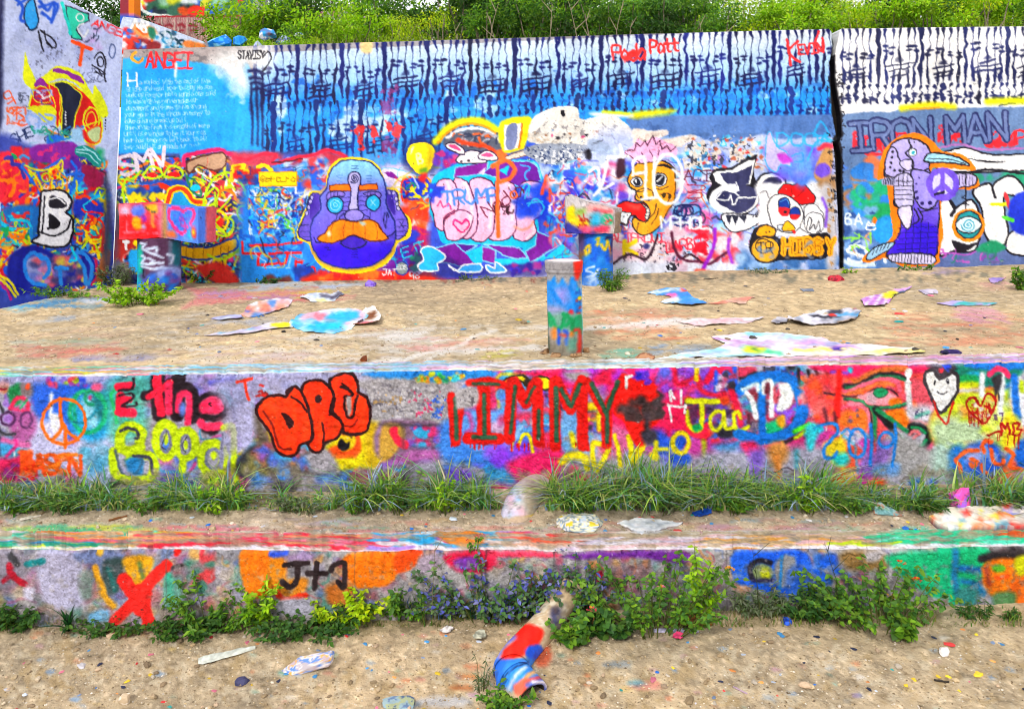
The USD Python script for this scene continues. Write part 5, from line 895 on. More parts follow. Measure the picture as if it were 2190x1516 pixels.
    c.S("250 360 400 350 560 265 700 250 830 290", 44, h("1c1a22"), soft=3); c.S("290 375 420 360 570 280 700 270 820 300", 30, h("1f7a52"), soft=3); c.S("300 420 450 345 600 295 740 310 780 400", 36, h("f06a8a"), soft=3); c.S("280 440 460 380 620 330 720 350", 34, h("e87a44"), soft=4); c.S("100 420 300 450 450 440 560 385 700 395 760 450", 18, h("3a1828"), soft=2)
    c.P("390 460 470 420 560 400 720 430 740 470 660 525 520 530 450 500", h("f0a0b0"), soft=3); c.P("470 450 560 420 560 520 490 500", h("cfa8b8"), soft=4); c.E(602, 418, 66, 46, h("1a9a66"), line=h("3a5a4a"), lw=9); c.P("680 485 760 470 800 500 790 545 690 535", h("f07a12"), soft=4)
    c.S("280 472 400 492 500 545 700 552 880 520", 32, h("174a3a"), soft=3); c.S("300 470 420 490 510 545 690 545 840 520", 16, h("2a9a62"), soft=2)
    c.P("640 600 830 570 870 690 790 740", h("f0780e"), soft=5); c.P("230 620 480 560 500 700 430 760 330 720 240 700", h("f0782a"), soft=8); c.S("320 510 440 540 500 640 490 760", 42, h("f4809a"), soft=4); c.blots(320, 560, 400, 680, [h("e04a6a"), h("5a4a70")], 6, 28, seed=43)
    c.S("530 560 545 660 530 920", 44, h("1d8a58"), soft=3); c.S("500 560 515 700 505 800", 12, K, soft=2)
    c.S("600 640 740 780 850 930 970 975 1060 890 1052 770", 52, h("f23a78"), soft=3); c.S("560 570 690 720 790 850 870 910 980 910 1040 850 1020 770 950 715 880 740 880 780", 66, h("15131a"), soft=3); c.S("570 570 700 660 840 770", 38, h("1d8a58"), soft=3); c.S("790 800 870 890 970 905 1020 850", 30, h("1d9a62"), soft=3); c.S("870 800 910 770 960 790 900 830", 30, h("e8808a"), soft=3); c.S("760 760 850 850 960 880 1000 800", 20, h("cfd4e4"), soft=3); c.S("890 740 960 740 1010 780", 26, h("1d9a62"), soft=3)
    c.S("228 240 222 400 205 620", 52, h("e2120e"), soft=5); c.S("95 560 110 690", 30, h("5a2030"), soft=6); c.S("180 600 200 740", 26, h("4a1a28"), soft=6)
    c.E(852, 235, 32, 46, W, soft=2); c.S("848 270 850 300 860 330", 30, W, soft=1); c.S("846 330 855 420 870 520 870 620", 54, h("e6e8f2"), soft=4); c.P("840 560 1060 540 1060 700 960 690 880 680", h("d4cfe0"), soft=14); c.spray(880, 540, 1060, 690, h("4a3a6a"), scale=6, thr=.56, a=.8, seed=44); c.S("930 640 1040 600", 20, h("4ab8a0"), soft=8)
    c.P("640 800 760 780 1100 960 1120 1160 560 1160 540 1000", h("a9a7ac"), soft=18); c.P("540 880 700 860 680 1040 560 1060", h("8a6ab8"), soft=14); c.S("505 760 540 900 535 1040", 26, h("c83a4a"), soft=6); c.P("420 1000 560 960 540 1160 420 1150", h("8a6ac0"), soft=14); c.P("560 1080 760 1060 760 1160 540 1160", h("6a9ad8"), soft=12); c.P("80 880 260 830 280 1050 180 1060", h("d8c81e"), soft=9, a=.9); c.P("160 980 300 960 300 1060 200 1070", h("2ac0c8"), soft=9)
    bb = h("1f80dc")
    for p in ("0 740 80 700 180 690 215 760 150 840 90 910 90 990 160 1000 200 950", "505 700 515 860 508 1070", "735 700 738 860 712 1080"): c.S(p, 30, bb, soft=2)
    c.ring(385, 870, 76, 128, 29, bb, soft=2); c.ring(648, 838, 66, 68, 28, bb, soft=2); c.S("250 780 300 740 340 790", 22, bb, soft=3); c.S("0 760 60 740", 50, h("2ac0d8"), soft=6)
    # right-hand corner
    c.P("1080 640 1300 430 1700 400 1760 420 1740 720 1420 920 1100 880", h("c9de2c"), soft=14); c.blots(1100, 440, 1750, 900, [h("d8e63a"), h("b8d83a"), h("dfe8a0"), h("e8a04a"), h("c8d8e8")], 60, 50, soft=12, seed=45); c.P("1080 700 1340 680 1500 760 1560 860 1200 880 1100 820", h("c5dcb8"), soft=18)
    c.P("1270 180 1720 170 1880 180 1880 240 1720 350 1300 340", h("14806e"), soft=8); c.E(1440, 250, 60, 30, h("2ab0d8"), soft=5); c.P("1300 270 1460 260 1480 330 1300 340", h("18a060"), soft=5); c.P("1010 180 1270 180 1260 230 1150 290 1080 210", h("3a3440"), soft=6); c.blots(1130, 180, 1230, 230, [h("d82a3a"), h("2a4ad8")], 6, 24, seed=46); c.P("1390 160 1900 150 1900 210 1500 210", h("1e78d2"), soft=5)
    c.P("1300 330 1480 320 1480 370 1300 380", h("d6e01a"), soft=6); c.S("1300 400 1500 392", 30, h("cfd2dc"), soft=6); c.S("1520 262 1515 440", 56, h("e8eef6"), soft=5); c.S("1705 260 1690 480 1680 600", 52, h("e6ecf4"), soft=5); c.S("1585 250 1650 205 1720 220 1760 270", 54, h("f03a72"), soft=3); c.P("1600 290 1690 250 1690 330 1660 440 1630 420 1620 340", h("38343c"), soft=4); c.drips(1640, 1690, 420, 4, 90, 8, h("38343c"))
    c.P("1780 340 1895 330 1895 720 1800 640", h("d8dce8"), soft=8); c.S("1812 280 1820 480 1830 640", 58, h("1a6ed0"), soft=4); c.P("1860 320 1895 320 1895 420 1860 400", h("b8d01a"), soft=5); c.P("1720 640 1830 640 1860 860 1700 900", h("e8d62a"), soft=12); c.spray(1600, 560, 1720, 720, h("5a3a6a"), scale=6, thr=.55, a=.8, seed=47)
    c.P("1210 950 1340 900 1380 1160 1220 1160", h("2474cc"), soft=12); c.P("1380 900 1640 880 1700 1080 1600 1180 1400 1160", h("2c62d4"), soft=12); c.blots(1380, 940, 1640, 1040, [h("8ab0e8"), h("9a9ad0")], 10, 46, soft=10, seed=48); c.P("1830 880 1910 850 1910 1100 1830 1080", h("1c66cc"), soft=6); c.P("1100 880 1220 900 1220 1160 1080 1160", h("a9c4bc"), soft=20)
    oo = h("f8642a")
    for p in ("1480 940 1380 945 1290 1030 1320 1080 1330 1140", "1530 950 1520 900 1550 850 1590 860", "1420 1020 1470 1040 1440 1090 1420 1060", "1595 930 1620 1040 1680 1060 1710 1030", "1730 920 1800 980 1770 1050 1780 1090 1870 1110", "1510 1070 1520 1120 1550 1140"): c.S(p, 38, oo, soft=2)
    # hearts
    c.P("1140 600 1052 430 992 300 1012 230 1068 212 1130 296 1180 270 1250 240 1296 272 1290 410 1220 530", h("eef0f6"), line=h("3a343c"), lw=30, soft=1); c.E(1092, 330, 9, 24, K); c.E(1200, 316, 14, 26, K); c.E(1204, 310, 5, 8, W); c.S("1115 410 1130 428 1160 430 1196 408", 11, K)
    c.S("1090 500 1120 600 1200 706 1230 600 1260 500", 18, h("c41a12"), soft=1)
    hr = h("a8140e")
    c.S("1525 690 1400 580 1382 490 1440 462 1505 540 1545 445 1615 440 1640 520 1590 620", 22, hr, closed=True)
    c.chaos(1420, 500, 1600, 640, [hr, h("c01a10")], 12, 60, 16, soft=.5, seed=49); c.blots(1440, 520, 1600, 640, [h("f0e8e4")], 5, 20, soft=1, seed=50); c.drips(1390, 1600, 600, 14, 130, 9, hr)
    c.S("1565 800 1640 770 1690 760", 20, hr); c.S("1680 800 1690 690 1715 740 1740 690 1762 790", 22, hr); c.S("1790 790 1800 690 1850 700 1820 740 1868 750 1830 800 1790 790", 20, hr); c.drips(1570, 1860, 790, 9, 140, 9, hr)
    c.Z(0, 0, 1)
    c.spray(-300, 985, 2500, 1080, h("8d8578"), scale=22, thr=.50, a=.75, seed=51, soft=.18)         # splashed soil at its foot
    c.age(.16, .8, 35)
    c.Z(480, 760, 3.911); c.region("painted_letters", "fat red letters with black outline", "255 470 350 345 470 328 560 272 660 236 760 198 860 234 960 152 1070 152 1120 220 1190 345 1225 480 1198 630 1110 668 1000 652 850 730 815 800 740 810 640 750 600 828 520 848 430 795 380 660")
    c.Z(900, 760, 3.911); c.region("painted_letters", "tall red capitals with green core", "200 300 380 190 700 210 1100 180 1720 160 1640 480 1620 760 1400 800 1100 780 700 730 230 740", False)
    c.Z(0, 760, 3.911); c.region("painted_symbol", "orange peace sign", "540 350 400 400 340 550 400 720 540 780 690 720 740 550 690 400"); c.region("painted_lettering", "yellow-green lettering under pink lettering", "930 570 1180 540 1380 520 1600 580 1980 560 2000 1070 1300 1060 920 1060 910 800", False)
    c.Z(1740, 740, 4.211); c.region("painted_heart", "white smiling heart with grey outline", "1140 612 1045 430 980 300 1006 220 1068 202 1130 280 1250 230 1306 270 1300 410 1230 530"); c.region("painted_heart", "dripping red heart scrawled in outline", "1525 700 1390 590 1370 490 1440 450 1505 525 1545 432 1622 428 1652 520 1600 630")
    c.region("painted_eye", "green and pink eye with a curled tail", "250 340 560 240 850 270 1060 720 1070 900 960 990 760 800 530 940 480 600 280 500")

def paint_low(c):
    c.Z(0, 0, 1)
    c.P("-500 1100 2800 1100 2800 1420 -500 1420", h("9d9a9c"), sharp=True); c.spray(-300, 1160, 2500, 1340, h("74707a"), scale=26, thr=.5, a=.7, seed=1, soft=.15); c.spray(-300, 1160, 2500, 1340, h("b8b2b8"), scale=16, thr=.56, a=.7, seed=2, soft=.12)
    wc = [rgb(x) for x in ("b0485a", "4a6ab0", "8a8ab8", "c87a3a", "4a9080", "8a6a90", "b8b0c0", "6a6a78", "c8b8a0", "a85a80", "d8a04a")]
    c.blots(-430, 1180, 2660, 1300, wc, 380, 15, soft=7, a=.5, seed=61); c.blots(-200, 1175, 2400, 1215, wc, 150, 10, soft=4, a=.6, seed=62); c.chaos(-200, 1180, 2400, 1290, wc, 150, 40, 4, soft=1.5, a=.55, seed=63)
    c.Z(0, 1080, 2.433)
    c.blots(-100, 250, 1260, 620, wc, 110, 44, soft=12, a=.5, seed=68); c.P("190 250 400 250 440 380 430 520 260 540 190 420", h("b2b0cc"), soft=14); c.P("-300 260 120 250 100 400 -300 560", h("8d8898"), soft=16); c.S("40 320 55 370 120 415", 34, h("b01a34"), soft=3); c.S("10 400 60 360", 24, h("a8203a"), soft=3); c.S("45 270 80 310", 36, h("3a3a40"), soft=4); c.S("130 315 210 300", 32, h("148088"), soft=3); c.P("120 440 170 440 160 500 120 490", h("d2d0e8"), soft=6)
    c.P("380 250 620 250 620 300 440 310", h("7a86b0"), soft=8); c.P("530 300 640 290 620 440 550 450", h("34484a"), soft=8); c.S("490 330 540 460 590 520", 34, h("d8a02c"), soft=4); c.S("560 330 600 440", 26, h("1f5a5a"), soft=5); c.E(510, 250, 18, 20, h("e0b040"), soft=4); c.P("410 360 470 350 480 480 420 480", h("7a8a86"), soft=10); c.P("450 560 560 540 570 620 470 620", h("7ab0d8"), soft=8)
    c.P("640 280 790 280 750 400 690 430 650 360", h("d8a020"), soft=6); c.S("720 310 740 380", 24, h("6a7a3a"), soft=5); rd = h("e0201a")
    c.S("640 390 690 460 770 580 775 640", 66, rd, soft=3); c.S("860 320 780 400 700 500 600 600", 62, rd, soft=3); c.P("690 430 780 420 770 560 700 560", rd, soft=4)
    c.S("895 330 940 320", 22, h("3a3034"), soft=4); c.S("870 370 880 500", 46, h("3aa890"), soft=8); c.P("860 400 940 380 930 520 850 530", h("55a892"), soft=12, a=.7); c.E(912, 255, 18, 18, rd, soft=2); c.S("1042 250 1042 300", 24, h("c03040"), soft=4); c.blots(980, 280, 1100, 460, [h("7a6a70"), h("3a7a6a"), h("c83a40"), h("8a8490")], 18, 36, soft=7, seed=3)
    c.P("1250 250 1400 250 1420 420 1340 480 1270 420", h("e8780c"), soft=5); c.P("1400 290 1480 290 1480 430 1400 450", h("e08a1c"), soft=8); c.S("1405 260 1490 255", 24, h("3a5ad0"), soft=4); c.P("1500 260 1640 250 1600 290 1500 290", h("a08ab0"), soft=8); c.P("1460 400 1600 380 1560 480 1470 470", h("d88a2c"), soft=8)
    c.P("1810 255 2080 255 2060 370 2000 420 1860 430 1800 350", h("f0780e"), soft=5); c.P("1700 420 1830 400 1830 520 1720 520", h("c87a3a"), soft=12); c.P("2070 250 2190 240 2190 330 2100 340", h("e84a1a"), soft=5)
    kk = h("2c2024")
    c.S("1480 312 1600 298", 26, kk, soft=2); c.S("1548 310 1545 390 1510 425 1470 395", 28, kk, soft=2); c.S("1600 352 1700 352", 24, kk, soft=2); c.S("1650 300 1638 432", 26, kk, soft=2); c.S("1725 340 1740 310 1790 295 1794 360 1788 430 1760 400", 26, kk, soft=2); c.S("1430 430 1480 490 1590 465", 28, h("e8381a"), soft=3); c.P("1450 490 1620 490 1600 570 1470 570", h("b4b2c4"), soft=10)
    c.P("2120 290 2400 280 2400 420 2150 420", h("b4b0b4"), soft=12)
    c.Z(850, 1080, 2.92)
    c.P("-10 300 130 296 110 380 20 420 -20 400", h("ea5a16"), soft=5); c.P("130 330 250 310 260 400 150 420", h("b8a8bc"), soft=10); c.P("300 308 600 300 590 400 480 430 350 400", h("d8244e"), soft=8); c.P("360 340 500 330 500 400 380 400", h("8a4ab8"), soft=8); c.P("580 300 980 296 980 320 600 330", h("d83a5a"), soft=5); c.P("1080 300 1780 296 1780 370 1500 330 1100 330", h("6a2a90"), soft=6); c.S("1690 310 1690 390", 16, h("8a3a9a"), soft=3); c.P("1330 400 1560 380 1560 500 1380 500", h("8a5a60"), soft=16, a=.6)
    c.S("1265 400 1262 470", 44, h("c82440"), soft=3)
    c.Z(1450, 1080, 2.959)
    bl = h("1c5cd8")
    c.P("350 310 560 300 820 310 810 500 640 580 470 520 360 480", bl, soft=6); c.P("640 340 740 330 740 470 650 520 610 430", h("8a8c92"), soft=6); c.S("660 330 640 560", 18, h("2a80c8"), soft=3); c.P("700 400 900 380 900 560 700 600", h("3a6ad0"), soft=10, a=.7); c.E(535, 435, 70, 62, h("7a8a60"), soft=5); c.E(555, 440, 30, 40, h("b8c02a"), soft=5); c.S("470 470 460 390 520 355 590 372", 34, h("1c1a2c"), soft=3); c.S("480 480 600 480", 26, h("22204a"), soft=5); c.blots(880, 320, 1120, 500, [bl, h("8f8c90"), h("2f6ac8"), h("7a7a88")], 22, 40, soft=6, seed=4)
    c.P("1040 300 1300 300 1300 400 1080 400", h("8d6f42"), soft=12); c.P("1180 300 1300 290 1260 350 1190 350", h("b0aaae"), soft=7); c.P("1310 320 1600 290 1960 280 1960 420 1700 590 1500 520 1400 430", h("12ac74"), soft=8); c.P("1640 300 1760 300 1760 620 1690 560", h("10b480"), soft=6); c.S("1760 300 1750 460 1790 600", 46, h("1878a8"), soft=7); c.S("1790 400 1920 410", 40, h("1668b0"), soft=8); c.S("1800 480 1880 500 1930 560", 36, h("1878b0"), soft=8); c.P("1780 520 1900 540 1880 640 1770 620", h("3a8a88"), soft=14)
    c.P("1960 300 2180 270 2180 360 1950 350", h("3a3236"), soft=7); c.S("1920 340 2040 325 2150 340", 44, h("1e1a20"), soft=5); c.P("1945 360 2130 340 2170 420 2110 560 2000 580 1930 480", h("ee7e10"), soft=7); c.E(2030, 400, 44, 26, h("58a02a"), soft=5); c.S("1950 400 1970 500", 36, h("a8503a"), soft=8); c.S("2020 460 2090 450", 26, h("e85a1a"), soft=5); c.P("2150 330 2400 330 2400 480 2170 460", h("c8cc1a"), soft=8); c.P("2130 470 2400 460 2400 650 2140 640", h("e8701c"), soft=8); c.P("2000 560 2140 560 2130 660 2020 650", h("5a8a5a"), soft=10)
    c.Z(0, 0, 1); c.spray(-300, 1175, 2500, 1300, h("a5a0a2"), scale=11, thr=.60, a=.5, seed=64, soft=.12); c.spray(-300, 1175, 2500, 1300, h("6f6a74"), scale=13, thr=.62, a=.45, seed=65, soft=.14); c.spray(-300, 1270, 2500, 1400, h("8d8270"), scale=22, thr=.48, a=.7, seed=51, soft=.2)
    c.Z(0, 1080, 2.433)
    kk = h("2c2024")
    c.S("1480 312 1600 298", 26, kk, soft=2); c.S("1548 310 1545 390 1510 425 1470 395", 28, kk, soft=2); c.S("1600 352 1700 352", 24, kk, soft=2); c.S("1650 300 1638 432", 26, kk, soft=2); c.S("1725 340 1740 310 1790 295 1794 360 1788 430 1760 400", 26, kk, soft=2); c.S("1430 430 1480 490 1590 465", 28, h("e8381a"), soft=3); c.P("1450 490 1620 490 1600 570 1470 570", h("b4b2c4"), soft=10)
    c.S("640 390 690 460 770 580 775 640", 56, rd, soft=4, a=.8); c.S("860 320 780 400 700 500 600 600", 52, rd, soft=4, a=.8); c.Z(0, 0, 1)
    for x, w_ in ((355, 2), (1040, 3), (1185, 3), (760, 2), (1555, 2), (1900, 2)): c.S([x, 1180, x - 2, 1240, x + 2, 1340], w_, h("5a5658"), soft=1.5, raw=True, a=.7)
    c.age(.16, .8, 45)
# ---------------------------------------------------------------- depths and ground heights
D_LOW, D_MID, D_BACK = 3.95, 4.6, 9.0
LEDGE_LOW, LEDGE_MID = 0.21, 0.23
low_top = lambda px: lin(px, (-400, 1181), (0, 1180), (1000, 1180), (1700, 1178), (2190, 1171), (2600, 1166))
mid_top = lambda px: 808 - 32 * np.asarray(px) / 2190
back_base = lambda px: lin(px, (-300, 700), (113, 640), (240, 607), (500, 603), (650, 600), (900, 597), (1200, 590), (1310, 588), (1500, 578), (1800, 574), (2000, 571), (2190, 565), (2500, 556))
mid_base = lambda px: lin(px, (-200, 1052), (0, 1048), (600, 1052), (1100, 1045), (1600, 1040), (2190, 1032), (2500, 1028))
low_base = lambda px: lin(px, (-300, 1346), (0, 1343), (500, 1341), (800, 1326), (1000, 1313), (1300, 1306), (1600, 1304), (1900, 1300), (2190, 1293), (2500, 1288))
zof = lambda py, d: EYE - (py - HOR) / FOC * d
pxat = lambda x, d: CX + FOC * np.asarray(x) / d
def z_low_top(x): return zof(low_top(pxat(x, D_LOW)), D_LOW)
def z_mid_top(x): return zof(mid_top(pxat(x, D_MID)), D_MID)
def z_lower(x, y):
    x, y = np.asarray(x, float), np.asarray(y, float); t = D_LOW - y
    z = zof(low_base(pxat(x, D_LOW)), D_LOW) - .07 * np.clip(t, -1, 3)
    q = np.stack([x * 2.2, y * 2.2, 0 * x], -1)
    return z + (fbm(q, 4, 3) - .5) * .07 * np.clip(t + .3, 0, 1) + (fbm(q * 9, 3, 4) - .5) * .016
def z_bench(x, y):
    x, y = np.asarray(x, float), np.asarray(y, float); t = np.clip((y - D_LOW - LEDGE_LOW) / (D_MID - D_LOW - LEDGE_LOW), -.2, 1.3)
    z = z_low_top(x) * (1 - t) + zof(mid_base(pxat(x, D_MID)), D_MID) * t
    q = np.stack([x * 3, y * 3, 0 * x], -1)
    return z + (fbm(q, 4, 13) - .5) * .03 + (fbm(q * 8, 3, 14) - .5) * .012 - .004
def z_upper(x, y):
    x, y = np.asarray(x, float), np.asarray(y, float); t = np.clip((y - D_MID - LEDGE_MID) / (D_BACK - D_MID - LEDGE_MID), -.1, 1.2)
    z = z_mid_top(x) * (1 - t) + zof(back_base(pxat(x, D_BACK)), D_BACK) * t
    q = np.stack([x * 1.3, y * 1.3, 0 * x], -1)
    return z + (fbm(q, 4, 23) - .5) * .10 * np.clip(t * 6, 0, 1) * np.clip((1 - t) * 5 + .25, 0, 1) + (fbm(q * 12, 3, 24) - .5) * .014 - .006
def z_hill(x, y):
    x, y = np.asarray(x, float), np.asarray(y, float)
    return 3.62 + .02 * x + .16 * np.clip(y - 9.4, 0, 40) + (fbm(np.stack([x * .7, y * .7, 0 * x], -1), 4, 33) - .5) * .5
def hit(px, py, zf, d0, d1):
    """where the ray through that column and row meets the ground zf between depths d0 and d1"""
    px, py = np.asarray(px, float), np.asarray(py, float)
    lo, hi = np.full(px.shape, d0), np.full(px.shape, d1)
    for _ in range(26):
        d = (lo + hi) / 2; below = zof(py, d) < zf((px - CX) / FOC * d, d)
        hi = np.where(below, d, hi); lo = np.where(below, lo, d)
    d = (lo + hi) / 2; x = (px - CX) / FOC * d
    return np.stack([x, d, zf(x, d)], -1)

# ---------------------------------------------------------------- meshes from grids
def grid_faces(h, w, flip=False):
    i = (np.arange(h - 1)[:, None] * w + np.arange(w - 1)).ravel()
    q = np.stack([i, i + w, i + w + 1, i + 1], 1)
    f = np.vstack([q[:, [0, 1, 2]], q[:, [0, 2, 3]]])
    return f[:, ::-1] if flip else f
def sub(P, C, F):
    u, inv = np.unique(F, return_inverse=True)
    return (P[u], inv.reshape(F.shape)), C[u]
def painted_grid(P, cv, parent, look, base_name="wall_face"):
    """the painted face of a wall: bare stretches and each picture on it as parts of their own"""
    h, w = cv.X.shape; F = grid_faces(h, w); Pf, Cf, Rf = P.reshape(-1, 3), cv.C.reshape(-1, 3), cv.R.ravel()
    rid = Rf[F[:, 0]]; half = len(F) // 2; rid[half:] = rid[:half]
    for k in np.unique(rid):
        m, c = sub(Pf, Cf, F[rid == k]); nm = cv.names[k]
        obj(base_name if nm is None else nm[0], m, look, parent, smooth=True, col=c, label=None if nm is None else nm[1])
def skirt(P, C, off, sides="tlr"):
    """the top, end and back faces behind a wall's painted face; off: from the front to the back"""
    vs, fs, cs, n = [], [], [], 0
    tr = {"t": (P[0], C[0]), "l": (P[:, 0][::-1], C[:, 0][::-1]), "r": (P[:, -1], C[:, -1])}
    for s in sides:
        a, c = tr[s]; k = len(a); v = np.vstack([a, a + np.asarray(off) * .5, a + off])
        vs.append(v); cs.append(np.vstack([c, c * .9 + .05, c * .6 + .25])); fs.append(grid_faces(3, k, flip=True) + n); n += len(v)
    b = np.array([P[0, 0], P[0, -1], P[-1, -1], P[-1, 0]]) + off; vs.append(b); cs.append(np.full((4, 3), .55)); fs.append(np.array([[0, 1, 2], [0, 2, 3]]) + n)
    return (np.vstack(vs), np.vstack(fs)), np.vstack(cs)

STEP = 2.0
# ---- the tall back wall, left of its open joint
w = thing("graffiti_wall", "tall concrete back wall wearing a blue text panel, purple moustached head and pink bubble letters", "wall", (0, 0, 0))
def frontal(xl, xr, yt, yb, D, nx, ny, relief, seed):
    v, u = np.meshgrid(np.linspace(0, 1, ny), np.linspace(0, 1, nx), indexing="ij")
    Yr = 60 + v * (yb - 60)                                     # rows before the top is fitted
    X = xl(Yr) + (xr(Yr) - xl(Yr)) * u; Y = yt(X) + (yb - yt(X)) * v
    P = np.stack([(X - CX) / FOC * D, np.full(X.shape, D), EYE - (Y - HOR) / FOC * D], -1)
    P[..., 1] += (fbm(np.stack([P[..., 0] * 1.7, P[..., 2] * 1.7, 0 * X], -1), 5, seed) - .5) * relief
    return X, Y, P
xl_main = lambda y: lin(y, (40, 265), (110, 262), (610, 240), (700, 237))
xr_main = lambda y: lin(y, (40, 1777), (64, 1779), (80, 1783), (128, 1775), (166, 1776), (246, 1782), (290, 1790), (294, 1780), (323, 1786), (430, 1791), (560, 1797), (700, 1799))
xl_rgt = lambda y: lin(y, (40, 1797), (64, 1795), (86, 1788), (120, 1784), (166, 1786), (246, 1798), (290, 1800), (300, 1793), (330, 1798), (430, 1800), (560, 1803), (700, 1804))
def top_main(x): return wall_top(x) + 14 * np.clip((x - 1771) / 11, 0, 1) ** 2
def top_right(x): return wall_top(x) + 14 * np.clip((1801 - x) / 10, 0, 1) ** 2
X, Yp, P = frontal(xl_main, xr_main, top_main, 650, D_BACK, int(1540 / STEP), int(575 / STEP), .05, 41)
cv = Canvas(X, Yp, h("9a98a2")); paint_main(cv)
sc = meshkit.fbm(np.stack([X / 26, Yp / 26, 0 * X], -1), 4, 77)     # where the plaster has come off it lies a centimetre deeper
pl = np.clip((sc - .5) / .02, 0, 1) * np.clip((Yp - 285) / 8, 0, 1) * np.clip((352 - Yp) / 14, 0, 1) * np.clip((X - 1110) / 20, 0, 1) * np.clip((1640 - X) / 30, 0, 1)
P[..., 1] += .014 * pl
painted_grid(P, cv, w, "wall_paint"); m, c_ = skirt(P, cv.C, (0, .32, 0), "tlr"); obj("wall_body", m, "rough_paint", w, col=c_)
# ---- and right of it
w = thing("graffiti_wall", "concrete back wall right of the open joint wearing dark capitals and a crouching purple bird", "wall", (0, 0, 0))
X, Yp, P = frontal(xl_rgt, lambda y: 2680 + 0 * y, top_right, 650, D_BACK + .015, int(880 / STEP), int(575 / STEP), .05, 42)
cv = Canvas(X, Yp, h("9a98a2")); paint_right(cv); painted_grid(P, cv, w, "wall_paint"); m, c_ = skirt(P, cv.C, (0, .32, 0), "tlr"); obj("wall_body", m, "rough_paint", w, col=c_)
# ---- earth behind the joint
bx = trimesh.creation.box([.7, .2, 3.4]).subdivide_to_size(.2); bx.apply_translation([(1790 - CX) / FOC * 9.2, 9.24, 2.0]); obj("earth", bx, "dirt", None, col=np.tile(h("241f1c"), (len(bx.vertices), 1)), kind="structure")
# ---- the side wall at the left
w = thing("graffiti_wall", "pale lavender side wall at the left with a red helmet and a big white letter", "wall", (0, 0, 0))
ny, nx = int(720 / STEP), int(380 / STEP)
v, u = np.meshgrid(np.linspace(0, 1, ny), np.linspace(-.42, 1, nx), indexing="ij")
def edge(px0, px1, d, yt_, yb_): return at(px0, yt_, d), at(px1, yb_, d)
ct, cb = edge(263, 237, D_BACK, 64, 670); lt, lb = edge(24, 4, 8.2, -62, 700)
P = (lt * (1 - u[..., None]) + ct * u[..., None]) * (1 - v[..., None]) + (lb * (1 - u[..., None]) + cb * u[..., None]) * v[..., None]
nrm = np.array([.73, -.68, 0]); P += ((fbm(P * 1.7, 5, 43) - .5) * .05 * np.clip((1 - u) * 8, 0, 1))[..., None] * nrm
X, Yp = px_of(P); cv = Canvas(X, Yp, h("c3cef4")); paint_side(cv); painted_grid(P, cv, w, "wall_paint"); m, c_ = skirt(P, cv.C, -nrm * .3, "tl"); obj("wall_body", m, "rough_paint", w, col=c_)

# ---------------------------------------------------------------- the two low retaining walls with their ledges
def low_wall(label, D, top, base_row, depth, paint, ledge_paint, seed, rough):
    w = thing("retaining_wall", label, "wall", (0, 0, 0))
    nx, ny = int(3060 / STEP), int((base_row - 760 if D > 4.2 else base_row - 1150) / STEP)
    v, u = np.meshgrid(np.linspace(0, 1, ny), np.linspace(-420, 2640, nx), indexing="ij")
    X = u; Y = top(X) + (base_row - top(X)) * v
    P = np.stack([(X - CX) / FOC * D, np.full(X.shape, D), EYE - (Y - HOR) / FOC * D], -1)
    q = np.stack([P[..., 0], P[..., 2], 0 * X], -1)
    P[..., 1] += (fbm(q * 2.5, 5, seed) - .5) * .05 + (fbm(q * 40, 3, seed + 1) - .5) * rough
    lip = np.clip(1 - v * (base_row - top(X)) / 9, 0, 1)                # worn arris
    P[..., 1] += .016 * lip ** 2; nz = (fbm(np.stack([X / 40, 0 * X, 0 * X], -1), 4, seed + 2) - .5) * .008
    P[..., 2] += nz * np.clip(1 - v * 6, 0, 1); chip = np.clip((fbm(np.stack([X / 11, Y / 11, 0 * X], -1), 3, seed + 6) - .60) * 9, 0, 1) * np.clip(1 - v * (base_row - top(X)) / 16, 0, 1); P[..., 1] += chip * .022; P[..., 2] -= chip * .010
    cv = Canvas(X, Y, (.6, .6, .62)); paint(cv); painted_grid(P, cv, w, "rough_paint")
    k = 26; s = np.linspace(0, 1, k)[:, None]; Lx = X[0][None, ::2]
    Q = np.stack([np.broadcast_to(P[0, ::2, 0], (k, Lx.shape[1])), P[0, ::2, 1] + s * (depth - .016), np.broadcast_to(P[0, ::2, 2], (k, Lx.shape[1]))], -1).copy()
    Q[..., 2] += .009 * np.clip(s * 5, 0, 1) + (fbm(np.stack([Q[..., 0] * 9, Q[..., 1] * 9, 0 * Q[..., 0]], -1), 4, seed + 3) - .5) * .008 * np.clip(s * 8, 0, 1)
    Q[..., 0] *= Q[..., 1] / Q[:1, :, 1]
    lc = Canvas(np.broadcast_to(Lx, (k, Lx.shape[1])).copy(), np.broadcast_to(s * 100, (k, Lx.shape[1])).copy(), (.86, .84, .86), warp=2.0); ledge_paint(lc)
    obj("ledge", (Q[::-1].reshape(-1, 3), grid_faces(k, Lx.shape[1])), "ledge_paint", w, smooth=True, col=lc.C[::-1].reshape(-1, 3))
    b = np.array([[Q[0, 0, 0], D + depth, Q[0, 0, 2] - .03], [Q[0, -1, 0], D + depth, Q[0, -1, 2] - .03], [Q[0, -1, 0], D + depth, P[-1, -1, 2]], [Q[0, 0, 0], D + depth, P[-1, 0, 2]]])
    obj("wall_back", (b, np.array([[0, 1, 2], [0, 2, 3]])), "rough_paint", w, col=np.full((4, 3), .55))
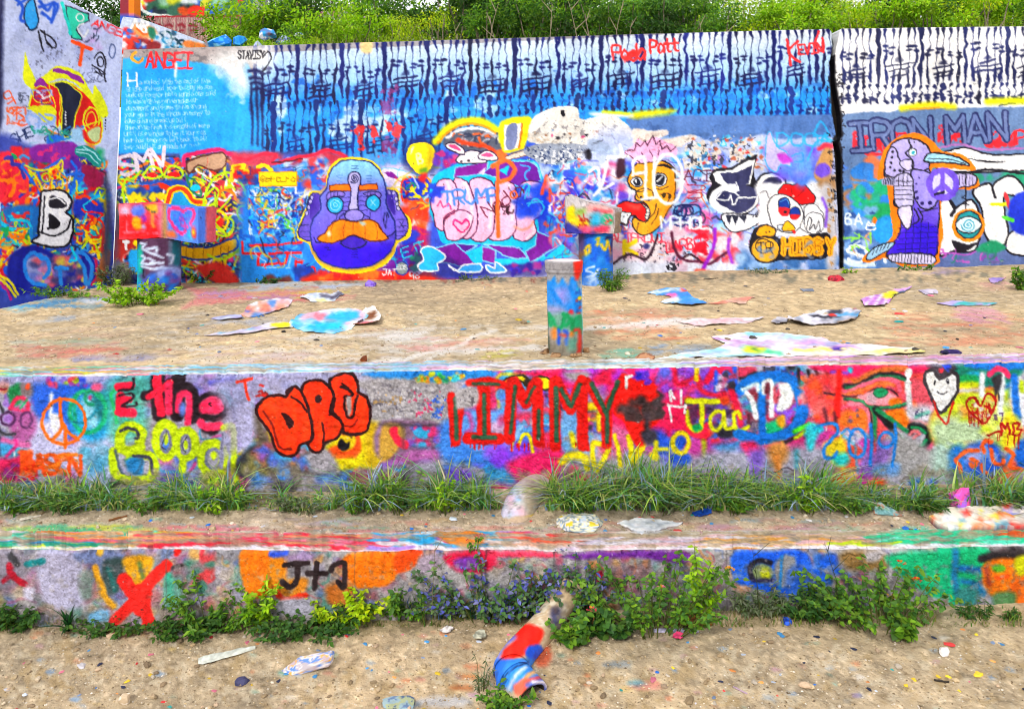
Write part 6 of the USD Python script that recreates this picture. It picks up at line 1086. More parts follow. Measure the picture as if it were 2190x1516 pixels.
def streaks(c, x0, x1, cols, n, ln, w, seed, y0=0, y1=100, a=.9):
    r = np.random.default_rng(seed)
    for _ in range(n):
        x, y = r.uniform(x0, x1), r.uniform(y0, y1); l = ln * r.uniform(.4, 1.4)
        c.S([x, y, x + l * .5, y + r.uniform(-8, 8), x + l, y + r.uniform(-14, 14)], w * r.uniform(.5, 1.6), cols[r.integers(len(cols))], soft=3, a=a)
def ledge_mid(c):
    H = [rgb(x) for x in ("f4f2f4", "e8e4f2", "fbf8ee", "d8ecfa", "f3e6ee")]
    streaks(c, -150, 2300, H, 260, 160, 14, 1)
    streaks(c, -150, 420, [h("8adcf0"), h("d8e04a"), h("7ad8c0"), h("f0d84a"), h("f08a9a")], 60, 120, 11, 2); streaks(c, 280, 900, [h("7ad0f4"), h("b8e4fa"), h("a8d8f0"), W], 70, 140, 11, 3)
    streaks(c, 650, 1250, [h("c9c0f0"), h("f0b8d8"), h("8ad4ee"), h("e0d8f4")], 50, 130, 10, 4); streaks(c, 950, 1500, [h("fbeed8"), W, h("b0e0ee"), h("fce8dc")], 50, 130, 11, 5)
    streaks(c, 1450, 2340, [h("f0a8d8"), h("d8a8f0"), h("f8d0e8"), W, h("f4b0c0"), h("b8a0e8"), h("f8c8a8")], 120, 150, 12, 6)
    c.spray(-150, 70, 2400, 104, h("c9b492"), scale=24, thr=.5, a=.8, seed=7, soft=.15)
    c.spray(-200, -20, 2400, 120, h("b9a88c"), scale=16, thr=.52, a=.75, seed=17, soft=.1, stretch=3); c.spray(-200, -20, 2400, 120, h("8f8a8a"), scale=9, thr=.60, a=.6, seed=18, soft=.08, stretch=3); c.C *= .90
    c.age(.14, .5, 55)
def ledge_low(c):
    H = [rgb(x) for x in ("c9bca8", "d6ccc2", "c2b49a", "dcd6d0")]
    streaks(c, -150, 2340, H, 260, 140, 18, 1)
    streaks(c, -150, 300, [h("14b088"), h("1ab878"), h("e0e03a"), h("e8d8e8"), h("3a90d0"), h("6ad8c0"), h("1fa890")], 90, 110, 15, 2); streaks(c, 60, 420, [h("f0a04a"), h("e88a4a"), h("f0c8a0"), h("2a9a80"), h("d8607a")], 50, 110, 12, 3)
    streaks(c, 270, 900, [h("f0405a"), h("f4506a"), h("ee6a8a"), h("f08aa8"), h("e8304a"), h("f0a878")], 190, 130, 16, 4, 0, 80); streaks(c, 780, 1040, [h("b890e8"), h("4ab8f0"), h("5ac8f4"), h("e04a8a"), W], 50, 90, 16, 5)
    c.P("935 100 950 40 1000 10 1040 40 1010 100", h("f4923a"), soft=8); c.P("850 60 900 20 930 40 920 80", h("3ab4f0"), soft=8); streaks(c, 1040, 1260, [h("f04a4a"), h("f26a4a"), h("f2e0d8"), h("e8b8a0")], 40, 100, 13, 6); streaks(c, 1200, 1520, [h("ece6f4"), h("e0d4f0"), h("f0e4ea"), h("e8c0c8")], 60, 100, 16, 7, 0, 60)
    streaks(c, 1480, 1960, [h("f0b05a"), h("f0c890"), h("f0c0c8"), h("e8a04a"), h("dcd6e0")], 70, 120, 11, 8, 0, 70); streaks(c, 1850, 2340, [h("2ad8a0"), h("3ae0b0"), h("6ae8c8"), h("1cc890")], 110, 110, 17, 9); streaks(c, 2080, 2300, [h("f0622a"), h("f07a4a")], 12, 90, 14, 10, 40, 80); streaks(c, 1770, 1860, [h("c8e81a")], 7, 60, 13, 11, 10, 40)
    streaks(c, -150, 2340, [h("f4f0f4"), h("ece6f4"), h("f2e8ea")], 90, 120, 7, 12, -3, 7); c.spray(-150, 55, 2400, 104, h("b9a58a"), scale=26, thr=.5, a=.8, seed=13, soft=.15)
    c.spray(-200, -20, 2400, 120, h("b3a086"), scale=15, thr=.50, a=.8, seed=17, soft=.12, stretch=3); c.spray(-200, -20, 2400, 120, h("84807c"), scale=8, thr=.60, a=.6, seed=18, soft=.08, stretch=3); c.spray(-200, 40, 2400, 120, h("c4b49a"), scale=24, thr=.48, a=.6, seed=19, soft=.12, stretch=2); c.C *= .90
    c.age(.16, .5, 65)
low_wall("long waist-high retaining wall with fat red letters, a peace sign and hearts, grass at its foot", D_MID, mid_top, 1085, LEDGE_MID, paint_mid, ledge_mid, 51, .016)
low_wall("low front retaining wall with a red X and a broad red streaked ledge, weeds at its foot", D_LOW, low_top, 1385, LEDGE_LOW, paint_low, ledge_low, 61, .010)

# ---------------------------------------------------------------- the ground
DIRT = h("cab594")
def ground_colours(P, seed, tone=DIRT):
    c = np.tile(tone, P.shape[:-1] + (1,)).astype(float); q = P * np.array([1, 1, 0])
    a = fbm(q * 1.6, 4, seed) - .5; b = fbm(q * 14, 4, seed + 1) - .5; d = fbm(q * 55, 2, seed + 2)
    c *= (1 + a * .30 + b * .40)[..., None]; c += (a * .25)[..., None] * np.array([.10, .0, -.12])
    c += np.clip((d - .70) / .05, 0, 1)[..., None] * np.array([.14, .13, .12]) - np.clip((.30 - d) / .05, 0, 1)[..., None] * .10
    return np.clip(c, .05, .98)
def sheet(name, xs, ys, zf, seed, paint=None, tone=DIRT, look="dirt"):
    y, x = np.meshgrid(ys, xs, indexing="ij"); P = np.stack([x, y, zf(x, y)], -1); C0 = ground_colours(P, seed, tone)
    if paint:
        X, Yp = px_of(P); cv = Canvas(X, Yp, (0, 0, 0), warp=2.2); cv.C[:] = C0; paint(cv); C0 = np.clip(cv.C, .03, 1)
    o = obj(name, (P[::-1].reshape(-1, 3), grid_faces(*x.shape)), look, None, smooth=True, col=C0[::-1].reshape(-1, 3), kind="structure"); return o
def paint_upper_ground(c):
    g = dict(soft=2.2); c.aa = 3
    c.Z(0, 560, 2.433)
    def wisp(x0, y0, x1, y1, col, n, seed, w=5, a=.75, sl=-.06):
        r = np.random.default_rng(seed)
        for _ in range(n):
            x, y = r.uniform(x0, x1), r.uniform(y0, y1); l = r.uniform(60, 220)
            c.S([x, y, x + l / 2, y + l / 2 * sl + r.uniform(-5, 5), x + l, y + l * sl + r.uniform(-6, 6)], w * r.uniform(.4, 1.3), col, soft=2, a=a * r.uniform(.4, 1))
    c.P("940 110 1080 150 1500 150 1700 160 1560 185 1250 195 1080 215 940 240 1020 180", h("d98a8a"), soft=6, a=.85); wisp(940, 130, 1700, 220, h("e07a80"), 30, 1); wisp(1000, 160, 1700, 200, h("b89ad0"), 16, 2); wisp(1250, 150, 1720, 190, h("e8e05a"), 10, 3); wisp(1150, 110, 1700, 150, h("bcd4ea"), 24, 4)
    wisp(-100, 200, 460, 240, h("4a90c8"), 26, 5, 10); wisp(0, 230, 120, 260, h("7ac4e8"), 6, 6); wisp(380, 195, 500, 215, h("e4e4ea"), 8, 7, 9); wisp(230, 290, 300, 305, h("8ab0e8"), 3, 8, 7)
    wisp(30, 430, 520, 500, h("d87a70"), 46, 9, 5, .7); wisp(0, 410, 400, 440, h("a8b8a0"), 20, 10, 6, .6); wisp(330, 490, 720, 520, h("9a98c0"), 26, 11, 6, .7)
    wisp(900, 440, 2190, 560, h("efe9e6"), 74, 12, 6, .85); wisp(1500, 350, 2190, 420, h("f0ecea"), 40, 13, 6, .8); wisp(1050, 480, 1500, 545, h("d0b4c0"), 20, 14)
    wisp(0, 260, 2190, 560, h("d9d2cc"), 150, 51, 7, .5); wisp(0, 330, 2190, 600, h("c9a49a"), 90, 52, 6, .45); wisp(0, 300, 2190, 580, h("b4b4b8"), 90, 53, 5, .45)
    wisp(1050, 300, 1300, 330, h("b8c0d8"), 12, 15)
    c.Z(800, 560, 3.129)
    wisp(0, 430, 1150, 620, h("f1ece8"), 70, 16, 8, .85); wisp(1390, 380, 2100, 460, h("f0e8e2"), 50, 17, 9, .85); wisp(1390, 330, 2000, 520, h("e08868"), 60, 18, 8, .7); wisp(100, 510, 900, 600, h("d8948a"), 44, 19, 8, .65); wisp(700, 590, 860, 650, h("cfc84a"), 10, 20, 10); wisp(1500, 590, 1700, 650, h("7ac4b0"), 14, 21, 9); wisp(1750, 560, 2100, 620, h("8aa8d0"), 18, 22, 8)
    c.S("0 670 200 650 400 600 560 570 660 500 820 460", 16, h("f3efec"), soft=4); c.S("350 660 520 600 1100 575", 12, h("f3efec"), soft=4); c.S("30 510 360 470", 12, h("f1edea"), soft=4); c.S("1400 450 1700 420 2050 390", 16, h("f4f0ee"), soft=4)
    c.Z(1350, 560, 2.607)
    wisp(1350, 280, 2190, 460, h("e08a70"), 80, 23, 6, .65, .05); wisp(0, 320, 300, 370, h("ece6e4"), 24, 24, 8); wisp(1780, 240, 2000, 330, h("d89ab8"), 26, 25, 7, .8, .25); wisp(0, 250, 100, 330, h("e0a890"), 14, 26); wisp(1400, 120, 2190, 260, h("d8cfc6"), 24, 27, 5, .5)
    wisp(1560, 40, 1700, 70, h("b0a0d8"), 6, 28); wisp(1900, 120, 2140, 160, h("e0a0a0"), 8, 29); c.P("100 590 140 540 900 520 1700 500 2200 505 2200 600 100 600", h("d6cabc"), soft=20, a=.5)
    c.Z(0, 0, 1); c.spray(250, 575, 2300, 612, h("77776a"), scale=10, thr=.5, a=.7, seed=31, soft=.15); c.spray(250, 580, 1300, 612, h("a05a4a"), scale=12, thr=.6, a=.6, seed=32)
def paint_bench(c):
    c.aa = 3; c.Z(0, 0, 1); r = np.random.default_rng(5); cols = [rgb(x) for x in ("d88a80", "c8b8d8", "9ab8d0", "e0d8d0", "c8a878", "d0a0a8", "8ac8b0")]
    c.spray(-200, 1020, 2400, 1100, h("6f6a4c"), scale=20, thr=.46, a=.75, seed=6, soft=.15)
    for _ in range(220):
        x, y = r.uniform(-100, 2300), r.uniform(1110, 1150); l = r.uniform(20, 90)
        c.S([x, y, x + l / 2, y + r.uniform(-3, 3), x + l, y + r.uniform(-5, 5)], r.uniform(2, 5), cols[r.integers(7)], soft=2, a=r.uniform(.2, .7))
    for x0, x1, col in ((0, 280, "d0d858"), (0, 300, "4ab890"), (330, 800, "e07888"), (1480, 1750, "c8a0b0"), (1900, 2200, "7ad8b8")):
        for _ in range(20):
            x, y = r.uniform(x0, x1), r.uniform(1125, 1148); c.S([x, y, x + 60, y - 3], r.uniform(3, 6), rgb(col), soft=2, a=.6)
def paint_lower_ground(c):
    c.aa = 3; c.Z(0, 0, 1); r = np.random.default_rng(8); cols = [rgb(x) for x in ("d88a80", "8fb0d8", "e8e2da", "5a8ac8", "e0c070", "d0a0b8", "7ac0b8", "e87a50")]
    c.spray(-200, 1270, 2400, 1370, h("84785a"), scale=26, thr=.52, a=.6, seed=9, soft=.15); c.spray(-200, 1330, 2400, 1560, h("b49c74"), scale=30, thr=.56, a=.6, seed=10, soft=.12); c.spray(-200, 1330, 2400, 1560, h("d6c8b0"), scale=18, thr=.58, a=.7, seed=11, soft=.1)
    for _ in range(130):
        x, y = r.uniform(-50, 2250), r.uniform(1350, 1540); s = r.uniform(2, 9)
        c.E(x, y, s * 1.5, s * .6, cols[r.integers(8)], soft=3, a=r.uniform(.25, .75))
    for (x, y, w_, h_, q) in ((1000, 1446, 24, 6, "d8844a"), (988, 1470, 26, 7, "b8683a"), (1010, 1425, 18, 5, "d8805a"), (950, 1500, 60, 12, "c8ccd8"), (1160, 1400, 20, 26, "d04a2a"), (600, 1010, 1, 1, "888888"), (1320, 1420, 30, 7, "8090a0"), (1380, 1465, 36, 9, "e09088"), (1360, 1460, 20, 6, "4aa0b8"), (860, 1505, 40, 10, "506a88")):
        c.E(x, y, w_, h_, rgb(q), soft=8, a=.7)
sheet("dirt_terrace", np.arange(-7.2, 7.2, .022), np.arange(D_MID + LEDGE_MID - .03, 9.3, .025), z_upper, 71, paint_upper_ground)
sheet("dirt_bench", np.arange(-4.4, 4.4, .012), np.arange(D_LOW + LEDGE_LOW - .03, D_MID + .08, .013), z_bench, 81, paint_bench, h("bdac98"))
sheet("dirt_ground", np.arange(-3.4, 3.4, .0115), np.arange(2.7, D_LOW + .06, .0125), z_lower, 91, paint_lower_ground, h("c3b094"))
sheet("ground", np.linspace(-60, 60, 90), np.linspace(-60, 3.6, 70), lambda x, y: z_lower(np.clip(x, -4, 4), np.clip(y, 1, 5)) - .07, 95)
sheet("hillside", np.linspace(-40, 40, 160), np.linspace(9.25, 70, 120), z_hill, 97, None, h("6f7a3c"))

# ---------------------------------------------------------------- walls up the slope behind, top left
def slab(name, label, poly, D, t, look, paint, step=1.8, base="wall_face"):
    """a wall seen from the front: outline traced, real thickness behind it"""
    w = thing(name, label, "wall", (0, 0, 0)); p = pts(poly)
    x0, x1 = p[:, 0].min(), p[:, 0].max(); half = len(p) // 2; topl, botl = p[:half], p[half:][::-1]
    v, X = np.meshgrid(np.linspace(0, 1, max(8, int(np.ptp(p[:, 1]) / step))), np.linspace(x0, x1, int((x1 - x0) / step)), indexing="ij")
    yt, yb = np.interp(X, topl[:, 0], topl[:, 1]), np.interp(X, botl[:, 0], botl[:, 1]); Y = yt + (yb - yt) * v
    P = np.stack([(X - CX) / FOC * D, np.full(X.shape, D), EYE - (Y - HOR) / FOC * D], -1); P[..., 1] += (fbm(P * np.array([2, 0, 2]), 4, 5) - .5) * .06
    cv = Canvas(X, Y, h("9a98a2")); paint(cv); painted_grid(P, cv, w, look, base); m, c_ = skirt(P, cv.C, (0, t, 0), "tlr"); obj("wall_body", m, "rough_paint", w, col=c_); return w
def pt_slope(c):
    c.Z(0, 0, 3.911); c.P("900 100 1700 100 1700 480 900 480", h("c9d4ee"), sharp=True)
    c.P("900 270 1010 300 1180 320 1200 440 900 440", h("c8301c"), soft=4); c.P("1150 330 1330 360 1340 440 1150 440", h("8a1f2a"), soft=4); c.blots(1000, 250, 1250, 400, [h("d83a2a"), h("2a6ad0"), R, h("e8e4f0"), h("7a2030")], 26, 30, soft=3, seed=1)
    c.P("1110 200 1280 230 1300 320 1140 300", h("f0a060"), soft=6); c.text("NB", 1130, 150, 90, 22, h("f4f6fc"), rot=20); c.S("1140 240 1200 290 1280 270 1270 340", 20, h("e8702a")); c.ring(1390, 310, 40, 44, 17, h("14505a")); c.text("OS", 1440, 320, 70, 17, h("163a50"), rot=14); c.blots(1280, 250, 1540, 400, [h("e4ecfa"), h("3a9ad0"), h("204a6a"), h("d8e2f4")], 22, 26, soft=3, seed=2); c.P("1540 340 1700 370 1700 420 1540 390", h("e0803a"), soft=4); c.P("1240 230 1290 240 1290 330 1240 300", h("1f7a60"), soft=3)
    c.age(.12, .4, 3)
def pt_far(c):
    c.Z(240, 0, 3.318); c.P("0 -300 1000 -300 1000 120 0 120", h("3a6a58"), sharp=True); c.blots(60, -200, 900, 110, [h("e8561a"), h("2a5ac8"), h("d8d42a"), h("1a2a38"), h("9ac8b0"), h("4a8a3a"), h("d82a2a"), W], 90, 40, soft=3, seed=3); c.S("190 -60 200 40 260 100 420 120", 20, h("e8f0f0")); c.P("120 -200 185 -200 185 110 150 110 110 60", h("f0641c"), soft=3); c.P("170 -200 200 -200 190 60 170 100", h("f0d02a"), soft=3)
    c.P("540 60 600 40 700 70 690 110 560 110", h("ee3a1c"), soft=3); c.P("660 60 760 40 780 110 690 110", h("2f6ad0"), soft=4)
    c.P("100 118 1000 112 1000 330 100 330", h("cbbcb0"), sharp=True); r = np.random.default_rng(4)
    for x in range(240, 1000, 13): c.S([x, 122, x + r.uniform(-3, 3), 200, x, 330], r.uniform(3, 7), h("7a2a3a") * r.uniform(.7, 1.3), soft=1)
    c.S("250 122 1000 116", 12, h("a81f2c"))
    for x in (300, 380, 470, 550, 640, 730, 810): c.S([x, 185, x + 30, 178, x + 45, 190], 16, h("8a1c2c"), soft=2); c.S([x + 10, 220, x + 40, 216], 10, h("8a1c2c"), soft=2)
    c.age(.12, .4, 4)
def pt_far2(c):
    c.Z(240, 0, 3.318); c.P("1000 0 2000 0 2000 400 1000 400", h("d8c4cc"), sharp=True)
    for x in range(1260, 1760, 12): c.S([x, 60, x, 220], 6, h("c84a62"), soft=1)
    c.P("1250 40 1320 60 1300 180 1250 180", h("8ac4f0"), soft=3); c.blots(1500, 80, 1760, 200, [h("c8d4ea"), h("7a8ad0"), h("e8dce8")], 26, 26, soft=3, seed=5)
slab("terrace_wall", "painted wall sloping down behind the corner at the top left", "250 74 262 36 300 40 372 66 505 116 505 150 372 150 300 150 262 150 250 150", 10.4, .3, "wall_paint", pt_slope)
slab("terrace_wall", "far wall with maroon stripes at the top left behind the sloping wall", "284 -90 500 -90 560 -90 560 130 500 130 284 130", 13.0, .3, "wall_paint", pt_far)
slab("terrace_wall", "distant pink-striped wall half hidden in trees above the back wall", "612 14 640 22 800 28 800 110 640 110 612 110", 14.5, .3, "wall_paint", pt_far2)
w = thing("concrete_pillar", "narrow blue and red painted pillar at the top left corner", "pillar", at(279, 120, 10.9))
bx = trimesh.creation.box([.19, .19, 1.9]); bx = bx.subdivide_to_size(.07); bx.apply_translation([0, 0, .75])
pc = np.tile(h("2a5ac0"), (len(bx.vertices), 1)); zz = bx.vertices[:, 2]; pc[zz > .55] = h("8a2a3a"); pc[(zz > .55) & (bx.vertices[:, 0] > .02)] = h("f0801c"); obj("shaft", bx, "object_paint", w, col=pc)
cp = trimesh.creation.box([.24, .24, .06]); cp.apply_translation([0, 0, 1.73]); obj("cap", cp, "object_paint", w, col=np.tile(h("c8a02a"), (8, 1)))
# ---------------------------------------------------------------- concrete things standing on the terrace
def paint_points(V, fn, base, warp=1.2, age=True):
    X, Yp = px_of(V); cv = Canvas(X[:, None], Yp[:, None], base, warp=warp); cv.aa = 2.0; fn(cv)
    if age: cv.age(.10, .3, 75)
    return np.clip(cv.C[:, 0], .03, 1)
def lathe(profile, n=72, lean=(0, 0), wob=0.004, seed=1):
    r, z = np.array(profile, float).T; a = np.linspace(0, 2 * np.pi, n, endpoint=False)
    V = np.stack([r[:, None] * np.cos(a), r[:, None] * np.sin(a), np.repeat(z[:, None], n, 1)], -1)
    k = 1 + (fbm(V * 6, 4, seed) - .5)[..., None] * np.array([1, 1, 0]) * wob * 20
    V = V * np.where(np.array([1, 1, 0]) > 0, k, 1); V[..., 0] += lean[0] * z[:, None]; V[..., 1] += lean[1] * z[:, None]
    m = len(r); i = (np.arange(m - 1)[:, None] * n + np.arange(n)).ravel(); j = (np.arange(m - 1)[:, None] * n + (np.arange(n) + 1) % n).ravel()
    return V.reshape(-1, 3), np.vstack([np.stack([i, j, j + n], 1), np.stack([i, j + n, i + n], 1)])
def dense(*pr): # a profile with rows every 6 mm
    out = [pr[0]]
    for a, b in zip(pr, pr[1:]):
        k = max(1, int(np.hypot(b[0] - a[0], b[1] - a[1]) / .007)); out += [(a[0] + (b[0] - a[0]) * t / k, a[1] + (b[1] - a[1]) * t / k) for t in range(1, k + 1)]
    return out
# the round post
def pt_post(c):
    c.Z(1120, 400, 3.988)
    c.P("100 560 620 560 620 1500 100 1500", h("a9a7ac"), sharp=True); c.spray(150, 580, 540, 900, h("8a8890"), scale=4, thr=.55, a=.7, seed=1)
    c.P("170 1300 560 1300 560 1480 170 1480", h("8a8478"), soft=30, sharp=True)
    c.P("190 820 230 800 260 765 290 830 330 780 380 850 400 770 440 780 470 860 500 870 510 1060 190 1060", h("2a92ec"), soft=4); c.P("240 860 420 840 430 960 330 1010 250 950", h("6a9ae8"), soft=14); c.P("270 900 350 880 340 990 280 980", h("9a9ae8"), soft=14); c.S("220 860 300 980 360 1080", 40, h("2286e0"), soft=4); c.S("400 860 440 960 460 1040", 40, h("2286e0"), soft=4)
    c.P("200 1010 330 1020 380 1080 300 1110 200 1080", h("9aa0d0"), soft=12)
    gr = h("1f9a62"); c.P("200 1090 500 1080 505 1230 440 1240 200 1180", h("7aa89a"), soft=10)
    for p in ("210 1080 240 1120 280 1200 320 1200 350 1110 340 1080", "370 1090 390 1150 360 1180", "410 1130 420 1240 430 1150 480 1110 490 1240", "215 1100 230 1180"): c.S(p, 34, gr, soft=3)
    c.P("440 1120 500 1120 500 1240 450 1250", h("28a070"), soft=4); c.E(405, 1065, 22, 22, h("d83a4a"), soft=4)
    c.P("240 1210 280 1200 280 1290 240 1290", h("e0904a"), soft=8); c.S("300 1220 300 1330", 28, h("2a5ad0"), soft=4); c.S("350 1230 370 1250 365 1340", 30, h("3a60d0"), soft=4); c.S("310 1260 360 1270", 20, h("d05a4a"), soft=4); c.E(410, 1255, 20, 24, h("d8803a"), soft=5); c.P("380 1300 460 1290 450 1380 380 1390", h("6a9a8a"), soft=12)
    c.P("440 610 500 610 490 740 440 790", h("e8301c"), soft=5); c.S("440 1220 480 1230 470 1400", 30, h("d83a30"), soft=5); c.blots(440, 780, 510, 1080, [h("2a6ac8"), h("d83a2a"), h("2ab0e0"), h("2a7ad0")], 14, 16, soft=2, seed=2); c.E(480, 945, 18, 18, Y, soft=2); c.S("490 800 500 1000 510 1380", 7, h("d8e4f0"), soft=2)
    c.S("200 1050 205 1200 220 1380", 8, h("4a5a48"), soft=2)
bx_, by_ = (1210 - CX) / FOC * 5.12, 5.12; zb = float(z_upper(bx_, by_)); zt = zof(557, by_)
post = thing("concrete_post", "short round concrete post with a grey collar, blue and green paint, alone on the dirt", "post", (bx_, by_, zb))
hgt = zt - zb; L = (-.020, 0)
sh, shf = lathe(dense((.114, -.12), (.113, hgt - .078), (.113, hgt - .075)), 84, L, .002)
obj("shaft", (sh, shf), "object_paint", post, smooth=True, col=paint_points(sh + [bx_, by_, zb], pt_post, h("a9a7ac")))
def pt_collar(c): pt_post(c); c.S("170 604 320 596 490 604", 16, h("f0563c"), soft=2); c.P("440 610 500 610 490 700 440 720", h("e8301c"), soft=5)
co, cf = lathe(dense((.1135, hgt - .079), (.1205, hgt - .072), (.1215, hgt - .060), (.1165, hgt - .055), (.1205, hgt - .050), (.1235, hgt - .004), (.119, hgt), (.088, hgt + .001), (.086, hgt - .012), (.0, hgt - .014)), 84, L, .002, 2)
cc = paint_points(co + [bx_, by_, zb], pt_collar, h("a9a7ac")); rr = np.hypot(co[:, 0] - L[0] * co[:, 2], co[:, 1]); cc[(rr < .110) & (co[:, 2] > hgt - .03)] = h("e9dcdc")
obj("collar", (co, cf), "object_paint", post, smooth=True, col=cc)
# pedestals by the back wall
def block(front, zlo, zhi, back, seed, lump=.02, top=None):
    """front: plan points from left to right; extruded upwards, edges knocked about"""
    import shapely.geometry as sg
    pl = np.array(front, float); poly = sg.Polygon(np.vstack([pl, (pl + np.array(back))[::-1]]))
    m = trimesh.creation.extrude_polygon(poly.buffer(-.012).buffer(.012), zhi - zlo, engine="earcut"); m.apply_translation([0, 0, zlo]); m = m.subdivide_to_size(.048); m.merge_vertices()
    V = np.array(m.vertices); 
    if top is not None: t = (V[:, 2] - zlo) / (zhi - zlo); V[:, 2] += t * top(pxat(V[:, 0], V[:, 1]))
    n = np.array(trimesh.Trimesh(V, m.faces, process=False).vertex_normals); V = V + n * ((fbm(V * 5, 4, seed) - .5) * lump * 3 + (fbm(V * 24, 3, seed + 1) - .5) * .016)[:, None]
    return V, np.array(m.faces)
def pt_ped1(c):
    c.Z(200, 400, 5.413)
    c.P("200 150 830 150 830 700 200 700", h("f2475e"), sharp=True); c.P("820 150 1300 150 1300 700 820 700", h("5a8af0"), sharp=True, soft=4)
    c.P("290 210 420 200 420 330 300 330", h("f8a0b8"), soft=14); c.P("330 270 380 240 400 300 350 330", h("d8d0f4"), soft=8); c.P("300 340 440 330 440 440 300 440", h("ea1f24"), soft=8); c.P("320 430 780 440 780 590 320 590", h("ee2028"), soft=10)
    c.P("450 230 560 200 600 250 590 330 450 320", h("7a8af0"), soft=6); c.P("460 270 560 260 560 330 460 330", h("5a7ae8"), soft=5); c.P("450 390 490 340 540 370 540 420 570 460 530 490 470 480", h("f0b41c"), soft=3); c.P("560 340 610 340 610 390 570 400", h("8a2ac0"), soft=5)
    c.P("600 220 740 200 740 300 680 310 620 260", h("e8bc2a"), soft=3); c.S("600 230 640 270 720 300", 14, h("3a5a4a")); c.S("680 310 680 420 700 460", 30, h("f0a040"), soft=4); c.P("560 440 600 440 600 490 560 490", h("b8a8d8"), soft=4)
    for p in ("350 310 400 370", "400 320 340 380", "700 330 780 370", "720 390 780 340", "320 400 370 420"): c.S(p, 13, h("b0141a"))
    for p in ("390 400 380 500", "350 530 540 520 740 540"): c.S(p, 14, h("f06a80"))
    c.P("750 200 830 200 830 590 770 590", h("f58ab0"), soft=12); c.P("800 210 850 210 850 590 800 590", h("b09060"), soft=8)
    c.P("850 520 920 500 960 580 860 590", h("e0703a"), soft=8); c.P("1080 540 1130 500 1180 600 1100 600", h("2aa8e0"), soft=6); c.P("1140 480 1180 480 1190 590 1140 580", h("e03a2a"), soft=5); c.E(1160, 520, 16, 26, h("f0c02a"), soft=3)
    c.P("1030 260 960 220 870 230 840 310 880 420 1000 560 1060 580 1120 480 1180 380 1190 290 1130 230 1070 240", h("4a8af4")); c.S("1030 290 960 240 880 260 870 340 910 430 1020 545 1090 450 1160 350 1150 270 1080 260 1030 290", 34, h("f0408a")); c.E(1015, 370, 28, 32, h("f0408a"), soft=2)
    c.chaos(930, 280, 1110, 490, [h("3a7af0"), h("6a5ae8")], 18, 60, 9, seed=3); c.S("930 270 1100 290", 9, h("2a5ad0")); c.S("1000 460 1060 460 1050 400", 16, h("d04aa0"))
def pt_col1(c):
    c.Z(200, 400, 5.413); c.P("480 560 1050 560 1050 1250 480 1250", h("5a3a58"), sharp=True); c.P("480 740 560 740 560 1250 480 1250", h("17b0c8"), soft=8); c.S("545 680 545 1200", 24, h("22b890"), soft=4); c.P("900 640 1010 640 1010 900 920 900", h("2a7a88"), soft=8); c.S("890 640 890 900", 28, h("9ab0d0"), soft=8)
    wv = h("d4e0fa")
    for p in ("550 650 600 660 570 700 600 740 800 820", "620 720 740 700 720 760", "560 800 600 830 560 880 700 900", "640 830 700 860 660 880 800 880", "560 920 700 950 800 920", "740 940 960 950 980 1000 860 1000 820 1060", "860 780 930 800 900 880"): c.S(p, 30, wv, soft=2)
    c.P("740 960 990 930 1000 1080 760 1080", h("9ab0f0"), soft=12); c.ring(900, 1080, 60, 70, 40, h("2a7af0"), soft=3); c.ring(620, 1130, 50, 60, 36, h("4a5ad0"), soft=4); c.blots(540, 1000, 960, 1200, [h("2f7af0"), h("8a5ab0"), h("5a4a80"), h("2a8ae0")], 24, 36, soft=6, seed=4); c.S("570 960 580 1050", 18, h("1c1a30"))
def pl_(px, d): return at(px, 0, d)[:2]
ped = thing("pedestal", "red block with a blue heart panel on a round column by the left corner", "pedestal", (0, 0, 0))
V, F = block([pl_(253, 8.16), pl_(300, 8.22), pl_(349, 8.28), pl_(385, 8.20), pl_(423, 8.08)], zof(512, 8.2), zof(437, 8.2), (.06, .34), 5, .010, lambda px: lin(px, (250, .0), (320, .012), (350, .005), (423, -.035)))
V[:, 2] += np.where(V[:, 2] < zof(480, 8.2), lin(pxat(V[:, 0], V[:, 1]), (253, .0), (340, .015), (423, -.035)), 0); obj("block", (V, F), "object_paint", ped, smooth=35, col=None) if False else obj("block", (V, F), "object_paint", ped, col=paint_points(V, pt_ped1, h("d8606a")))
cx, cy = (341 - CX) / FOC * 8.42, 8.42; V, F = lathe(dense((.214, float(z_upper(cx, cy)) - .2), (.214, zof(511, 8.2)), (.0, zof(511, 8.2))), 64, (0, 0), .003); V += [cx, cy, 0]
obj("column", (V, F), "object_paint", ped, smooth=True, col=paint_points(V, pt_col1, h("5a3a58")))
